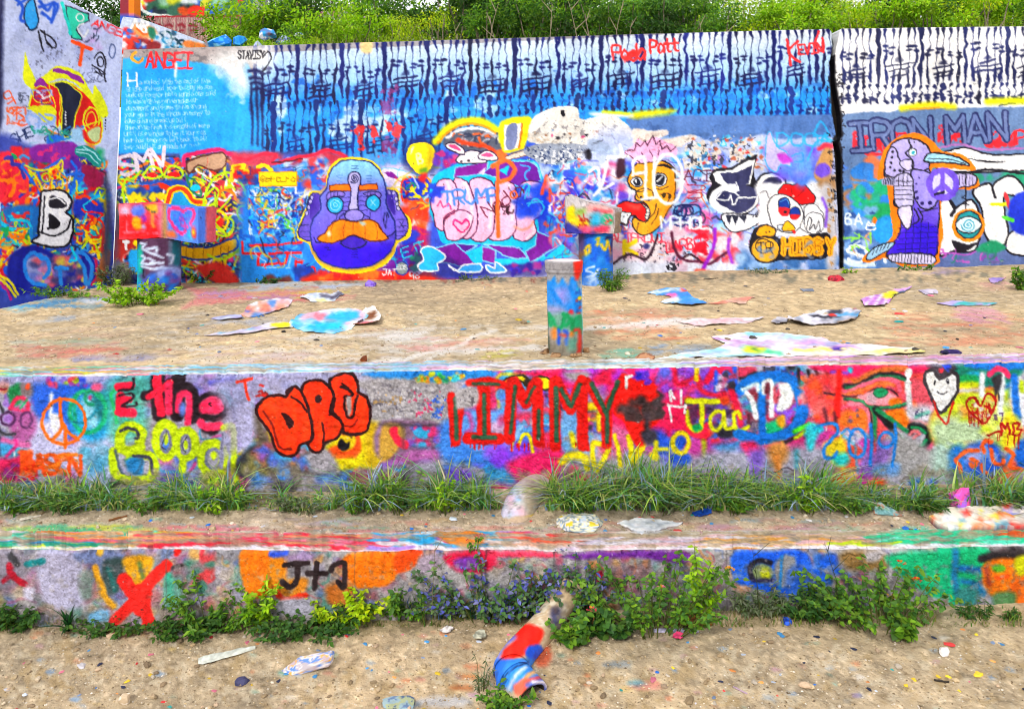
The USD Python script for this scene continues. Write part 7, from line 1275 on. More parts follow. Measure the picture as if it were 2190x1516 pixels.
def pt_ped2(c):
    c.Z(1120, 400, 3.988); c.P("300 60 860 60 860 460 300 460", h("b8b4b6"), sharp=True); c.P("360 90 560 110 780 190 760 260 560 220 370 170", h("c4bfc4"), soft=8); c.spray(350, 80, 800, 250, h("8a8890"), scale=5, thr=.55, a=.7, seed=5); c.P("560 150 760 190 740 240 560 210", h("e8a8a8"), soft=10); c.S("600 200 740 210", 20, h("d83a4a"), soft=5)
    c.P("370 190 420 160 440 210 430 300 380 310 370 260", h("f4d80e"), soft=4); c.P("380 240 560 300 570 350 470 340 400 310", h("f0c818"), soft=8); c.P("440 200 530 190 500 240 440 240", h("8fb04a"), soft=8)
    for p in ("470 250 520 290 510 240", "480 290 580 260", "470 340 490 310 530 330", "540 280 560 290"): c.S(p, 15, h("a81a14"))
    c.ring(710, 280, 46, 42, 18, h("16a878"), soft=2); c.S("680 280 740 300 700 250", 15, h("16a878")); c.S("705 300 740 280", 18, h("e0281c")); c.P("580 240 650 230 650 380 570 380", h("3ab0d8"), soft=14); c.P("600 340 720 330 720 390 600 390", h("e04a6a"), soft=8); c.P("360 300 480 360 600 390 600 420 370 410", h("3a3a9a"), soft=6); c.P("480 340 580 340 580 390 500 390", h("e8608a"), soft=8); c.P("775 230 860 240 860 420 775 420", h("9a8a78"), soft=3); c.S("772 200 772 390", 7, h("e8e4ea"))
def pt_col2(c):
    c.Z(1120, 400, 3.988); c.P("440 380 800 380 800 900 440 900", h("1f6ad8"), sharp=True); c.P("460 400 520 400 510 600 460 620", h("6a5a90"), soft=8); c.P("600 420 720 410 720 480 600 470", h("2a9ae0"), soft=8); c.P("460 560 520 560 520 640 460 640", h("8a6a4a"), soft=10)
    for p in ("530 520 560 500 545 610", "620 450 640 440 630 500", "660 490 690 540 710 450", "720 470 735 520", "520 540 540 600"): c.S(p, 22, h("f0cc1a"), soft=2)
    c.S("740 520 745 640", 20, h("e07a2a"), soft=4); c.S("700 440 750 430 755 540", 18, h("2a2a6a"), soft=3); c.blots(520, 600, 720, 700, [h("2a86e8"), h("1c5ad0"), h("3a96ec")], 14, 36, soft=6, seed=6)
    for p in ("600 680 550 690 540 720 600 740 560 790", "540 770 600 760 620 830", "550 820 620 780", "640 700 560 830"): c.S(p, 16, h("dceafa"), soft=2)
    c.P("480 780 760 780 760 900 480 900", h("7aa0d8"), soft=20, a=.7)
ped2 = thing("pedestal", "battered block with yellow paint on a blue column behind the round post", "pedestal", (0, 0, 0))
V, F = block([pl_(1211, 8.30), pl_(1260, 8.26), pl_(1313, 8.24), pl_(1329, 8.50)], zof(499, 8.3), zof(432, 8.3), (.02, .36), 9, .02, lambda px: lin(px, (1205, .03), (1222, .075), (1240, .03), (1270, -.005), (1313, -.06), (1330, -.075)))
obj("block", (V, F), "object_paint", ped2, col=paint_points(V, pt_ped2, h("b8b4b6")))
cx, cy = (1274 - CX) / FOC * 8.46, 8.46; V, F = lathe(dense((.184, float(z_upper(cx, cy)) - .2), (.180, zof(498, 8.3)), (.0, zof(498, 8.3))), 64, (0, 0), .003); V += [cx, cy, 0]
obj("column", (V, F), "object_paint", ped2, smooth=True, col=paint_points(V, pt_col2, h("1f6ad8")))

# ---------------------------------------------------------------- drain pipes
def tube(path, radii, n=40, seed=1, wob=.02, ends=True, inner=None):
    p = np.array(path, float); t = np.linspace(0, len(p) - 1, len(p) * 14); from scipy.interpolate import CubicSpline
    q = CubicSpline(np.arange(len(p)), p)(t); r = np.interp(t, np.arange(len(p)), radii); T = np.gradient(q, axis=0); T /= np.linalg.norm(T, axis=1)[:, None]
    u = np.cross(T, [.2, .3, 1.]); u /= np.linalg.norm(u, axis=1)[:, None]; v = np.cross(T, u); a = np.linspace(0, 2 * np.pi, n, endpoint=False)
    R_ = [q[i] + r[i] * (np.cos(a)[:, None] * u[i] + np.sin(a)[:, None] * v[i]) for i in range(len(q))]
    if inner:
        R_ += [q[-1] + inner * r[-1] * (np.cos(a)[:, None] * u[-1] + np.sin(a)[:, None] * v[-1])]; k = 10
        R_ += [q[-1 - j] + inner * r[-1 - j] * (np.cos(a)[:, None] * u[-1 - j] + np.sin(a)[:, None] * v[-1 - j]) for j in range(1, k)]; R_ += [np.repeat(q[-k][None], n, 0)]
    R_ = np.array(R_); m = len(R_); i = (np.arange(m - 1)[:, None] * n + np.arange(n)).ravel(); j = (np.arange(m - 1)[:, None] * n + (np.arange(n) + 1) % n).ravel()
    V = R_.reshape(-1, 3); V = V + (fbm(V * 9, 3, seed) - .5)[:, None] * wob * .5
    return V, np.vstack([np.stack([i, j + n, j], 1), np.stack([i, i + n, j + n], 1)]), len(q) * n
def pt_pipe(c):
    c.Z(850, 1080, 2.92); c.P("300 400 1300 400 1300 1300 300 1300", h("cdb79a"), sharp=True); c.spray(750, 540, 1120, 800, h("e6dccb"), scale=8, thr=.5, a=.8, seed=1); c.P("960 640 1020 650 1000 760 960 720", h("4a4a6a"), soft=8); c.blots(950, 600, 1090, 780, [h("8a8078"), h("6a6a8a"), h("5a4a48")], 10, 22, soft=5, seed=2)
    rd = h("ea2a1c"); c.P("740 760 820 740 910 780 880 880 800 930 720 960 640 990 660 900 720 850", rd, soft=5); c.P("560 900 700 810 740 830 660 900 630 990 560 1000", h("8a8ad0"), soft=6); c.P("800 900 860 870 910 890 900 980 820 960", h("2a58d0"), soft=4); c.P("560 980 700 960 840 980 700 1120 560 1140", h("2a6ed8"), soft=5); c.P("680 990 860 960 960 1060 700 1160", h("3a8ae0"), soft=6)
    c.S("800 1010 740 1060 690 1150", 22, h("b8c8e0"), soft=4); c.S("900 1020 820 1060 760 1130", 26, h("d0a070"), soft=4); c.S("960 1070 840 1090 760 1160", 30, h("d84a4a"), soft=4); c.P("720 1130 800 1080 860 1110 760 1190", h("d8604a"), soft=6); c.P("800 1120 940 1080 980 1200 930 1180", h("5a6ab8"), soft=6); c.S("840 1100 920 1110 970 1180", 18, h("e4dce8"), soft=3); c.S("650 1090 720 1020 820 975", 9, h("16305a"), soft=1.5); c.P("640 800 720 780 720 830 650 850", h("6a6ac0"), soft=6)
pp = [at(1222, 1250, 3.97), at(1180, 1318, 3.83), at(1128, 1378, 3.66), at(1096, 1424, 3.52), at(1108, 1460, 3.42), at(1136, 1492, 3.35)]
dp = thing("drain_pipe", "broken clay drain pipe painted red and blue, bending onto the front dirt", "pipe", (0, 0, 0))
V, F, n_out = tube(pp, [.064, .066, .068, .076, .080, .082], 48, 3, .012, inner=.86); C_ = paint_points(V, pt_pipe, h("cdb79a")); C_[n_out + 40:] = h("3a3430"); obj("pipe_wall", (V, F), "object_paint", dp, smooth=True, col=C_)
for q in (3.2, 3.75):
    from scipy.interpolate import CubicSpline
    cs = CubicSpline(np.arange(6), np.array(pp)); tt = np.linspace(q - .10, q + .10, 3); r_ = np.interp(tt, np.arange(6), [.064, .066, .068, .076, .080, .082]) + .006
    V, F, _ = tube(cs(tt), r_, 48, 5, .004); obj("socket_ring", (V, F), "object_paint", dp, smooth=True, col=paint_points(V, pt_pipe, h("3a8ae0")))
def pt_pipe2(c):
    c.Z(900, 760, 3.911); c.P("400 900 1200 900 1200 1600 400 1600", h("bcb6b4"), sharp=True); c.P("700 1200 860 1180 850 1340 700 1350", h("a8d4f4"), soft=14); c.P("640 1180 800 1110 900 1150 860 1330 660 1360", h("a2bcd8"), soft=20); c.P("740 1220 840 1200 820 1300 740 1310", h("8ac4f4"), soft=10); c.blots(640, 1120, 900, 1360, [h("e0b8c8"), h("d8d0e8"), h("c8c4c4"), h("b8d4ec")], 22, 40, soft=9, seed=3); c.spray(560, 1020, 1000, 1380, h("8d8a90"), scale=5, thr=.56, a=.8, seed=4, soft=.08); c.P("860 1100 960 1100 950 1330 880 1330", h("b0a494"), soft=14); c.S("600 1400 720 1392 840 1372 1000 1340", 40, h("f2c812"), soft=3); c.P("600 1400 960 1350 960 1600 600 1600", h("c0aa94"), soft=4)
dp = thing("drain_pipe", "pale drain pipe stub with a yellow band under the tall red capitals", "pipe", (0, 0, 0))
V, F, n_out = tube([at(1170, 1036, 4.72), at(1140, 1050, 4.56), at(1118, 1072, 4.44), at(1106, 1104, 4.38), at(1100, 1140, 4.35)], [.084, .087, .090, .092, .094], 48, 7, .014); obj("pipe_wall", (V, F), "object_paint", dp, smooth=True, col=paint_points(V, pt_pipe2, h("bcb6b4")))

# ---------------------------------------------------------------- stones, painted crusts and litter
ZF = dict(u=(z_upper, 4.86, 9.2), b=(z_bench, 4.14, 4.66), l=(z_lower, 2.75, 3.97))
def ground_at(px, py, k): return hit(px, py, *ZF[k])
def stone(name, label, cat, px, py, wpx, hpx, k, cols, seed, rot=0., depth=.8, group=None, rough=.35, parent=None, sub_=3, fn=None):
    """a lump of stone or rubble; px, py: where its foot stands; wpx, hpx: how large it shows"""
    g = ground_at(px, py, k); s = g[1] / FOC; w_, h_ = wpx * s / 2, hpx * s
    rr = np.random.default_rng(seed); q = rr.normal(0, 1, (26, 3)); q /= np.linalg.norm(q, axis=1)[:, None]; q = np.sign(q) * np.abs(q) ** .75 * rr.uniform(1 - rough, 1.1, (26, 1)); m = trimesh.convex.convex_hull(q).subdivide_to_size(.16); V = np.array(m.vertices); V += (fbm(V * 5, 3, seed)[:, None] - .5) * .10 * V
    V[:, 2] = np.where(V[:, 2] < 0, V[:, 2] * .35, V[:, 2]); V = V * [w_, w_ * depth, h_ * .78]; c_, s_ = math.cos(rot), math.sin(rot)
    V = V @ np.array([[1, 0, 0], [0, c_, s_], [0, -s_, c_]]) if False else np.stack([V[:, 0] * c_ - V[:, 2] * s_, V[:, 1], V[:, 0] * s_ + V[:, 2] * c_], 1)
    V += (fbm(V * 40, 3, seed + 5) - .5)[:, None] * .10 * min(w_, h_); V = V - [0, 0, 0] + [0, w_ * depth * .6, h_ * .12]
    W_ = V + g; q = fbm(W_ * 26 + seed, 4, seed); C_ = np.array(cols, float)[np.clip(((q - .25) / .5 * len(cols)).astype(int), 0, len(cols) - 1)]
    if fn is not None: C_ = paint_points(W_, fn, cols[0])
    t = thing(name, label, cat, g, group=group) if parent is None else parent
    if parent is None: return tag(_drop(t, V, m.faces, C_), label, cat, group)
def _drop(x, V, F, C_):        # a thing that is one mesh: put the mesh in place of the empty
    loc = np.array(x.GetAttribute("xformOp:translate").Get()); path = str(x.GetPath()); stage.RemovePrim(path)
    m = usdkit.mesh(stage, path, (V, np.asarray(F)), "/World/Looks/object_paint", smooth=40 if False else False)
    UsdGeom.PrimvarsAPI(m).CreatePrimvar("paint", Sdf.ValueTypeNames.Color3fArray, "vertex").Set(Vt.Vec3fArray.FromNumpy(albedo(C_).astype(np.float32))); m.AddTranslateOp().Set(Gf.Vec3d(*map(float, loc))); return m.GetPrim()
h = rgb
stone("painted_stone", "flat pale stone blotched blue and yellow on the bench beside the pipe stub", "stone", 1241, 1135, 108, 30, "b", [h("dcd8d4"), h("c4d0e4"), h("e8e0c0"), h("8a9aa8"), h("e4e2e4"), h("e0c84a")], 3, .03)
stone("painted_stone", "pink and violet stone standing at the foot of the long wall at right", "stone", 2066, 1096, 58, 56, "b", [h("c86ae0"), h("e86ac8"), h("f060a8"), h("b070e8")], 5, 0, .7)
stone("painted_stone", "low turquoise grey stone half buried on the bench near the pink stone", "stone", 1905, 1100, 70, 26, "b", [h("8ab8c0"), h("7aa8b0"), h("a0c0c4"), h("c08a78"), h("88a4a8")], 7)
stone("rubble_piece", "long white rubble piece smeared blue and ochre on the front dirt", "rubble", 660, 1438, 150, 34, "l", [h("d8d0d8"), h("c4bcc8"), h("e0dce0"), h("b8b0b8"), h("6a90d8"), h("d8d4d4"), h("d8a860"), h("b8a8b0")], 11, .30, .22, rough=.5)
stone("rubble_piece", "small blue black stone below the long white rubble piece", "rubble", 512, 1466, 36, 12, "l", [h("4a4a6a"), h("3a3a58"), h("5a5a78")], 13, .1)
stone("rubble_piece", "round beige stone near the bottom left of the front dirt", "rubble", 264, 1506, 30, 24, "l", [h("d8c8b4"), h("e4d8c8"), h("c8b49a")], 14)
stone("rubble_piece", "lilac grey stone right at the bottom edge left of the pipe", "rubble", 850, 1518, 70, 16, "l", [h("6a80a0"), h("9ab0b8"), h("a8b090"), h("586a88")], 15)
stone("rubble_piece", "dark red lump of rubble at the foot of the back wall below the open joint", "rubble", 1790, 602, 34, 16, "u", [h("a8203a"), h("8a1a30"), h("c03a4a"), h("6a3a30")], 16)
stone("rubble_piece", "violet lump at the foot of the back wall below the red letters and number", "rubble", 790, 613, 30, 14, "u", [h("8a6ad8"), h("9a80e0"), h("7a5ac8")], 17)
stone("rubble_piece", "rust brown lump at the edge of the terrace above the fat red letters", "rubble", 778, 773, 18, 14, "u", [h("8a4a28"), h("6a3a20")], 18)
stone("rubble_piece", "flat brown lump on the terrace edge in front of the big painted crust", "rubble", 1384, 777, 50, 13, "u", [h("a87a5a"), h("8a6048"), h("b88a6a")], 19)
stone("rubble_piece", "dark violet lump lying on the ledge above the white heart", "rubble", 2040, 760, 46, 12, "u", [h("2a1a50"), h("3a2a68"), h("1a1a3a")], 20)
stone("rubble_piece", "blue lump of hardened paint on the front dirt below the right bush", "rubble", 1684, 1336, 22, 18, "l", [h("1c4ac0"), h("3a6ae0"), h("16389a")], 21)
stone("rubble_piece", "pale lump at the right edge of the front dirt", "rubble", 2022, 1402, 26, 20, "l", [h("d8d8e0"), h("b8c0d0"), h("e8e4e4")], 22)
for i, (x, y, w_, h_) in enumerate(((1166, 757, 26, 13), (1190, 764, 30, 11), (1232, 764, 28, 10), (1252, 754, 22, 12))): stone("rubble_piece", "brown clod against the foot of the round post, " + ("far left", "front left", "front right", "far right")[i], "rubble", x, y, w_, h_, "u", [h("8a6a4c"), h("a08060"), h("70563e")], 30 + i)
# crusts of old paint peeled off the walls
def crust(name, label, poly, k, fn, base, seed, curl=.03, thick=.005, lift=.007, step=.022, cat="paint crust", z=None, under=None):
    import shapely.geometry as sg; from shapely import contains_xy; from scipy.spatial import Delaunay
    ox, oy, kk = z or (0, 0, 1); p = pts(poly) / kk + [ox, oy]; W0 = ground_at(p[:, 0], p[:, 1], k)[:, :2]; pg = sg.Polygon(W0).buffer(0); 
    if pg.geom_type != "Polygon": pg = max(pg.geoms, key=lambda g: g.area)
    L_ = pg.length; bd = np.array([pg.exterior.interpolate(t).coords[0] for t in np.arange(0, L_, step * .7)]); r = np.random.default_rng(seed)
    bd += r.normal(0, .0022, bd.shape); x0, y0, x1, y1 = pg.bounds; gx, gy = np.meshgrid(np.arange(x0, x1, step), np.arange(y0, y1, step)); g = np.stack([gx.ravel(), gy.ravel()], 1) + r.uniform(-.3, .3, (gx.size, 2)) * step
    g = g[contains_xy(pg.buffer(-step * .5), g[:, 0], g[:, 1])]; A = np.vstack([bd, g]); T_ = Delaunay(A).simplices; cen = A[T_].mean(1); T_ = T_[contains_xy(sg.Polygon(bd).buffer(0), cen[:, 0], cen[:, 1])]
    a, b = A[T_[:, 1]] - A[T_[:, 0]], A[T_[:, 2]] - A[T_[:, 0]]; T_[(a[:, 0] * b[:, 1] - a[:, 1] * b[:, 0]) < 0] = T_[(a[:, 0] * b[:, 1] - a[:, 1] * b[:, 0]) < 0][:, ::-1]
    ed = np.array([pg.exterior.distance(sg.Point(*q)) for q in A]); zf = ZF[k][0]; q3 = np.stack([A[:, 0] * 4, A[:, 1] * 4, 0 * A[:, 0]], -1); n1 = fbm(q3, 4, seed); n2 = fbm(q3 * 4, 3, seed + 1)
    ztop = zf(A[:, 0], A[:, 1]) + lift + curl * .3 * np.clip((n1 - .42) * 3, 0, 1) * np.exp(-ed / .07) + (n2 - .4) * .010 + (n1 - .5) * .015
    nA, nb = len(A), len(bd); top = np.column_stack([A, ztop]); bot = np.column_stack([A, ztop - thick]); i = np.arange(nb); j = (i + 1) % nb
    F = np.vstack([T_, T_[:, ::-1] + nA, np.stack([i, i + nA, j + nA], 1), np.stack([i, j + nA, j], 1)]); X, Yp = px_of(top); cv = Canvas(X[:, None], Yp[:, None], base, warp=2.5); cv.aa = 2.5; fn(cv); cv.age(.12, .4, seed); C_ = np.vstack([cv.C[:, 0], np.tile(h("6a5a4a") if under is None else under, (nA, 1))])
    o = obj(name, (np.vstack([top, bot]), F), "object_paint", None, col=np.clip(C_, .03, 1), label=label, cat=cat); return o
G1, G2, G3 = (0, 560, 2.433), (800, 560, 3.129), (1350, 560, 2.607)
def f1(c):
    c.Z(*G1); c.blots(1480, 240, 1930, 370, [W, h("a8dcf6"), h("58b8ec"), h("d8d0ec"), h("3ac0e0"), h("e8f2fa"), h("f0b8c8")], 60, 36, soft=4, seed=1); c.P("1720 270 1850 255 1850 300 1700 300", h("2ab0e0"), soft=6); c.P("1600 330 1760 310 1760 350 1620 350", h("2ac0dc"), soft=6); c.P("1640 270 1690 265 1690 295 1650 300", h("f08a9a"), soft=4)
crust("paint_crust", "big white and sky blue crust of peeled paint left of the post on the terrace", "1500 335 1560 275 1700 252 1850 242 1920 290 1830 350 1740 377 1600 370", "u", f1, h("cfe4f4"), 1, .06, z=G1)
def f1b(c): c.Z(*G1); c.P("1830 320 1980 310 1980 340 1840 335", h("f06a7a"), soft=4); c.S("1830 335 1980 332", 12, W); c.P("1870 290 1950 255 1950 290 1890 300", h("7a4a20"), soft=4)
crust("paint_crust", "curled red and brown flake at the right end of the big blue crust", "1820 325 1880 275 1945 250 1985 300 1972 332 1850 337", "u", f1b, h("e8e4e0"), 2, .12, z=G1, under=h("7a5224"))
def f2(c): c.Z(*G1); streaks(c, 1050, 1520, [h("d8d0e8"), h("b8a8d8"), W, h("7ac0e0"), h("e8dcd0")], 30, 120, 9, 2, 330, 390); c.P("1410 320 1500 315 1500 340 1420 338", Y, soft=3)
crust("paint_crust", "long narrow lilac strip of peeled paint pointing left from the big blue crust", "1060 387 1300 350 1420 318 1500 325 1525 345 1300 375 1180 388", "u", f2, h("dcd6e6"), 3, .02, z=G1)
def f3(c): c.Z(*G1); c.blots(1250, 195, 1530, 290, [W, h("f0b090"), h("f08a70"), h("5a90d8"), h("e8c8d8"), h("f0d8d0"), h("3a6ac8")], 50, 24, soft=4, seed=3)
crust("paint_crust", "white, orange and blue crust of paint behind the long lilac strip", "1250 275 1290 230 1420 200 1525 198 1500 240 1400 272 1300 292", "u", f3, h("f0e0dc"), 4, .03, z=G1)
def f4(c): c.Z(*G1); streaks(c, 1090, 1280, [h("8a9ad8"), h("b8a8e0"), h("d8e0f0")], 14, 80, 10, 4, 270, 310)
crust("paint_crust", "small blue lilac flake left of the white and orange crust", "1095 298 1180 280 1255 276 1262 298 1150 308", "u", f4, h("a8a8d0"), 5, .02, z=G1)
def f4b(c): c.Z(*G1); streaks(c, 1560, 1800, [h("e0e8f0"), h("b8d0e8"), h("3a3a4a"), h("e8dc6a")], 20, 80, 9, 5, 150, 215)
crust("paint_crust", "thin white flake with a dark curl beside the white and orange crust", "1560 190 1640 165 1720 172 1760 160 1790 170 1740 205 1620 212", "u", f4b, h("d8dce4"), 6, .04, z=G1)
def f5(c): c.Z(*G3); c.P("100 140 460 140 460 260 100 260", h("4a9ae8"), sharp=True); c.P("200 180 250 180 245 205 205 208", h("f070b0"), soft=3); c.P("180 205 260 200 260 225 170 228", W, soft=5); c.S("100 175 180 160 280 150", 14, h("e8f0f6"), soft=3); c.S("280 150 305 160", 12, h("f05a4a")); streaks(c, 250, 420, [h("7ab8f0"), h("3a86d8")], 16, 60, 8, 6, 170, 245)
crust("paint_crust", "sky blue crust with a pink patch right of the post", "90 178 180 155 290 148 335 200 425 235 340 252 230 240 165 226 230 200", "u", f5, h("4a9ae8"), 7, .04, z=G3)
def f6(c): c.Z(*G3); streaks(c, 420, 700, [h("d89a7a"), h("e0b0a0"), h("e87a6a"), h("d8c0b0")], 20, 80, 8, 7, 195, 245)
crust("paint_crust", "thin salmon strip of paint trailing right of the sky blue crust", "430 236 560 206 690 198 650 215 640 238 600 242 560 226 470 240", "u", f6, h("d8a08a"), 8, .03, z=G3)
def f7(c): c.Z(*G3); c.blots(880, 260, 1290, 365, [W, h("e0dce4"), h("c8c4d0"), h("2a2c38"), h("8a9ab0"), h("e8e4ec")], 60, 26, soft=3, seed=8); c.S("1000 300 1100 305 1150 290", 16, h("1c1c26")); c.S("1110 300 1150 295", 14, h("e0301c")); c.S("1150 290 1280 300", 16, h("6ab0e0")); c.P("1150 340 1240 315 1250 335 1170 352", h("8a6a4a"), soft=4); c.S("960 358 1130 350 1180 352", 12, h("2a2a34"))
crust("paint_crust", "crumpled white and black sheet of peeled paint in the middle of the right terrace", "870 345 890 318 960 300 1080 272 1200 280 1285 302 1240 332 1130 356 960 362", "u", f7, h("dcd8e0"), 9, .10, z=G3)
crust("paint_crust", "small white flake at the left end of the crumpled white and black sheet", "778 345 830 320 880 322 868 348 810 356", "u", lambda c: (c.Z(*G3), streaks(c, 780, 870, [W, h("6a6a78")], 10, 40, 8, 9, 325, 355)), h("c8c4cc"), 10, .03, z=G3)
def f8(c): c.Z(*G3); streaks(c, 260, 740, [h("f0e0e0"), h("e8b8c0"), W, h("d8a0a8"), h("c8c0c8")], 40, 110, 8, 10, 318, 362)
crust("paint_crust", "long pale pink strip of paint between the post and the crumpled sheet", "262 342 340 330 540 320 745 318 640 346 370 362 320 350", "u", f8, h("ecd8d8"), 11, .03, z=G3)
def f9(c):
    c.Z(*G3); c.P("1260 150 1600 140 1600 270 1260 270", h("d8a8e0"), sharp=True)
    for q in range(8): c.S([1275 + q * 22, 262, 1330 + q * 22, 180], 9, W if q % 2 else h("c070d0"))
    c.P("1400 182 1480 160 1470 195 1420 200", h("f0e81c"), soft=2); c.S("1470 180 1560 152", 12, h("2a4a5a"))
crust("paint_crust", "lilac striped flake with a yellow tip near the back of the right terrace", "1278 216 1400 182 1470 160 1565 148 1480 185 1410 252 1300 258", "u", f9, h("d8a8e0"), 12, .05, z=G3)
def f10(c):
    c.Z(*G3); c.P("100 380 1700 380 1700 600 100 600", h("f0eef0"), sharp=True); streaks(c, 120, 700, [h("8ad8f0"), h("b8e8f4"), h("f0f0c0"), h("a8b8f0"), W], 70, 130, 10, 11, 480, 580); c.P("640 395 800 400 1000 420 900 425 640 415", h("8acbe8"), soft=6); streaks(c, 860, 1200, [h("b8b0d8"), h("d8c8ec"), h("8a90b8"), h("d8a8e0")], 40, 100, 10, 12, 430, 490); streaks(c, 480, 800, [h("d8b8e8"), W, h("e0e8f4"), h("c8a8d8")], 40, 110, 9, 13, 410, 470)
    c.E(690, 487, 90, 26, h("a8e4d8"), soft=5); c.E(690, 487, 66, 18, h("e8ec1a"), soft=4); c.E(690, 485, 16, 7, h("5a9a3a"), soft=3); c.S("750 500 840 510", 16, h("3ac890"), soft=4); streaks(c, 900, 1660, [h("fbf6e0"), h("f8e0b0"), W, h("f4c8d0"), h("f8e86a")], 90, 130, 9, 14, 480, 535); c.S("1130 480 1170 484", 18, h("3a1a98"), soft=3); c.S("500 555 620 560", 14, h("e8e83a"), soft=4); c.S("420 425 560 440 780 480", 8, h("c88ad0"), soft=2)
crust("paint_crust", "largest white crust with a yellow eye shape, spread over the edge of the long wall", "445 420 640 395 820 402 1010 420 1180 470 1400 472 1570 482 1640 512 1500 520 1300 524 1100 532 960 548 700 565 400 572 140 562 300 520 470 492 530 462", "u", f10, h("f0eef0"), 13, .035, z=G3, step=.026)
crust("paint_crust", "lilac and teal flake near the right edge of the terrace", "1700 236 1790 220 2045 240 1990 248 1860 246 1780 250", "u", lambda c: (c.Z(*G3), streaks(c, 1690, 2050, [h("a898d8"), h("c8b8e8"), h("3ab8b0"), h("d8c8d8")], 26, 70, 9, 15, 215, 250)), h("b8a8d8"), 14, .03, z=G3)
crust("paint_crust", "small violet flake near the right end of the back wall", "1990 100 2090 86 2064 110 2010 122", "u", lambda c: (c.Z(*G3), streaks(c, 1980, 2090, [h("8a78c8"), h("d8c8d8"), h("e0a890")], 10, 50, 9, 16, 85, 120)), h("b8a0d0"), 15, .03, z=G3)
crust("paint_crust", "grey lilac flake beside the lilac striped one", "1600 165 1700 160 1715 178 1640 186", "u", lambda c: (c.Z(*G3), streaks(c, 1590, 1700, [h("a8a0b8"), h("d8d0dc")], 8, 50, 8, 17, 155, 185)), h("c0b8cc"), 16, .03, z=G3)
crust("paint_crust", "small dark grey flake below the open joint of the back wall", "940 155 1010 152 1020 166 960 170", "u", lambda c: None, h("7a8494"), 17, .02, z=G3)
L2, L3 = (850, 1080, 2.92), (1450, 1080, 2.959)
crust("paint_crust", "flat white jagged sheet lying on the bench beside the flat pale stone", "1372 116 1500 86 1640 100 1790 120 1640 162 1560 188 1518 210 1425 142", "b", lambda c: (c.Z(*L2), streaks(c, 1370, 1790, [W, h("d8dce8"), h("c8c8d4"), h("a8b0c0"), h("e8e0e4")], 40, 90, 9, 18, 85, 205)), h("e0e0e6"), 18, .02, .010, .010, .016, z=L2)
def f13(c): c.Z(*L3); c.blots(1580, 30, 2260, 230, [h("f0ecdc"), h("e8d85a"), h("f08a5a"), h("d8403a"), h("e8e4f0"), h("7ab0c8"), h("c8c0b8"), W, h("e0603a")], 130, 26, soft=4, seed=19); c.S("1600 110 1700 180 1830 205 2000 190 2200 165", 14, h("7a6a78"), soft=3)
crust("painted_slab", "thick folded slab of layered yellow and red paint at the right end of the bench", "1590 105 1660 72 1780 52 2260 52 2260 160 2050 182 1850 214 1720 212 1640 150", "b", f13, h("ece4d8"), 19, .02, .035, .03, .016, cat="slab", z=L3, under=h("5a4658"))
sx = thing("painted_slab", "slanted pale violet slab leaning behind the folded slab at the right edge", "slab", (0, 0, 0))
def f14(c): c.Z(1740, 740, 4.211); c.blots(1460, 1200, 2100, 1520, [h("e0d8e4"), h("c8b0dc"), h("8a90d0"), h("f0e8dc"), h("e0d060"), h("d8503a"), h("e8dce0")], 80, 50, soft=6, seed=20)
A0, A1, A2, A3 = at(2092, 1098, 4.30), at(2300, 985, 4.52), at(2300, 1075, 4.28), at(2110, 1112, 4.22)
uu, vv = np.meshgrid(np.linspace(0, 1, 60), np.linspace(0, 1, 40)); S_ = ((A0 * (1 - uu[..., None]) + A1 * uu[..., None]) * (1 - vv[..., None]) + (A3 * (1 - uu[..., None]) + A2 * uu[..., None]) * vv[..., None]); S_[..., 2] += (fbm(S_ * 12, 4, 7) - .5) * .02
obj("slab_face", (S_.reshape(-1, 3), grid_faces(40, 60)), "object_paint", sx, smooth=True, col=paint_points(S_.reshape(-1, 3), f14, h("e0d8e4"))); m, c_ = skirt(S_, np.full(S_.shape, .6), (0, .02, -.06), "tlr"); obj("slab_body", m, "object_paint", sx, col=c_)
# sticks, strips and cloth
def bar(name, label, cat, p0, p1, k, wpx, hgt, col, seed, taper=.6, lift=.0):
    a, b = ground_at(*p0, k), ground_at(*p1, k); w_ = wpx * a[1] / FOC / 2; t = np.linspace(0, 1, 24); q = a + (b - a) * t[:, None]; d = (b - a) / np.linalg.norm(b - a); s = np.cross([0, 0, 1], d); s /= np.linalg.norm(s)
    wd = w_ * np.interp(t, [0, .08, .6, 1], [.6, 1, .9, taper * .5]); n = fbm(np.stack([t * 6, 0 * t, 0 * t + seed], -1), 3, seed) - .5
    ring = np.array([(-1, 0), (-.9, .8), (0, 1), (.9, .8), (1, 0), (.7, -.5), (-.7, -.5)]); V = np.array([q[i] + s * ring[:, :1] * wd[i] * (1 + n[i]) + np.array([0, 0, 1]) * (ring[:, 1:] * hgt + hgt * .4 + lift + n[i] * .004) for i in range(24)]); m = 7
    i = (np.arange(23)[:, None] * m + np.arange(m)).ravel(); j = (np.arange(23)[:, None] * m + (np.arange(m) + 1) % m).ravel(); V = V.reshape(-1, 3); F = np.vstack([np.stack([i, j, j + m], 1), np.stack([i, j + m, i + m], 1), [[0, k_ + 1, k_] for k_ in range(1, 6)], [[161, 161 + k_, 161 + k_ + 1] for k_ in range(1, 6)]])
    C_ = np.clip(np.asarray(col) * (1 + (fbm(V * 60, 3, seed) - .5) * .5)[:, None], .03, 1); return obj(name, (V, F), "object_paint", None, col=C_, label=label, cat=cat)
bar("broken_slat", "pale grey broken slat on the front dirt left of the white rubble piece", "slat", (424, 1416), (546, 1386), "l", 24, .008, h("d4d8d0"), 1)
bar("plastic_strip", "longer pale lilac strip lying below the front wall right of the pipe", "strip", (1396, 1350), (1494, 1350), "l", 12, .008, h("c4c0dc"), 2, 1.6)
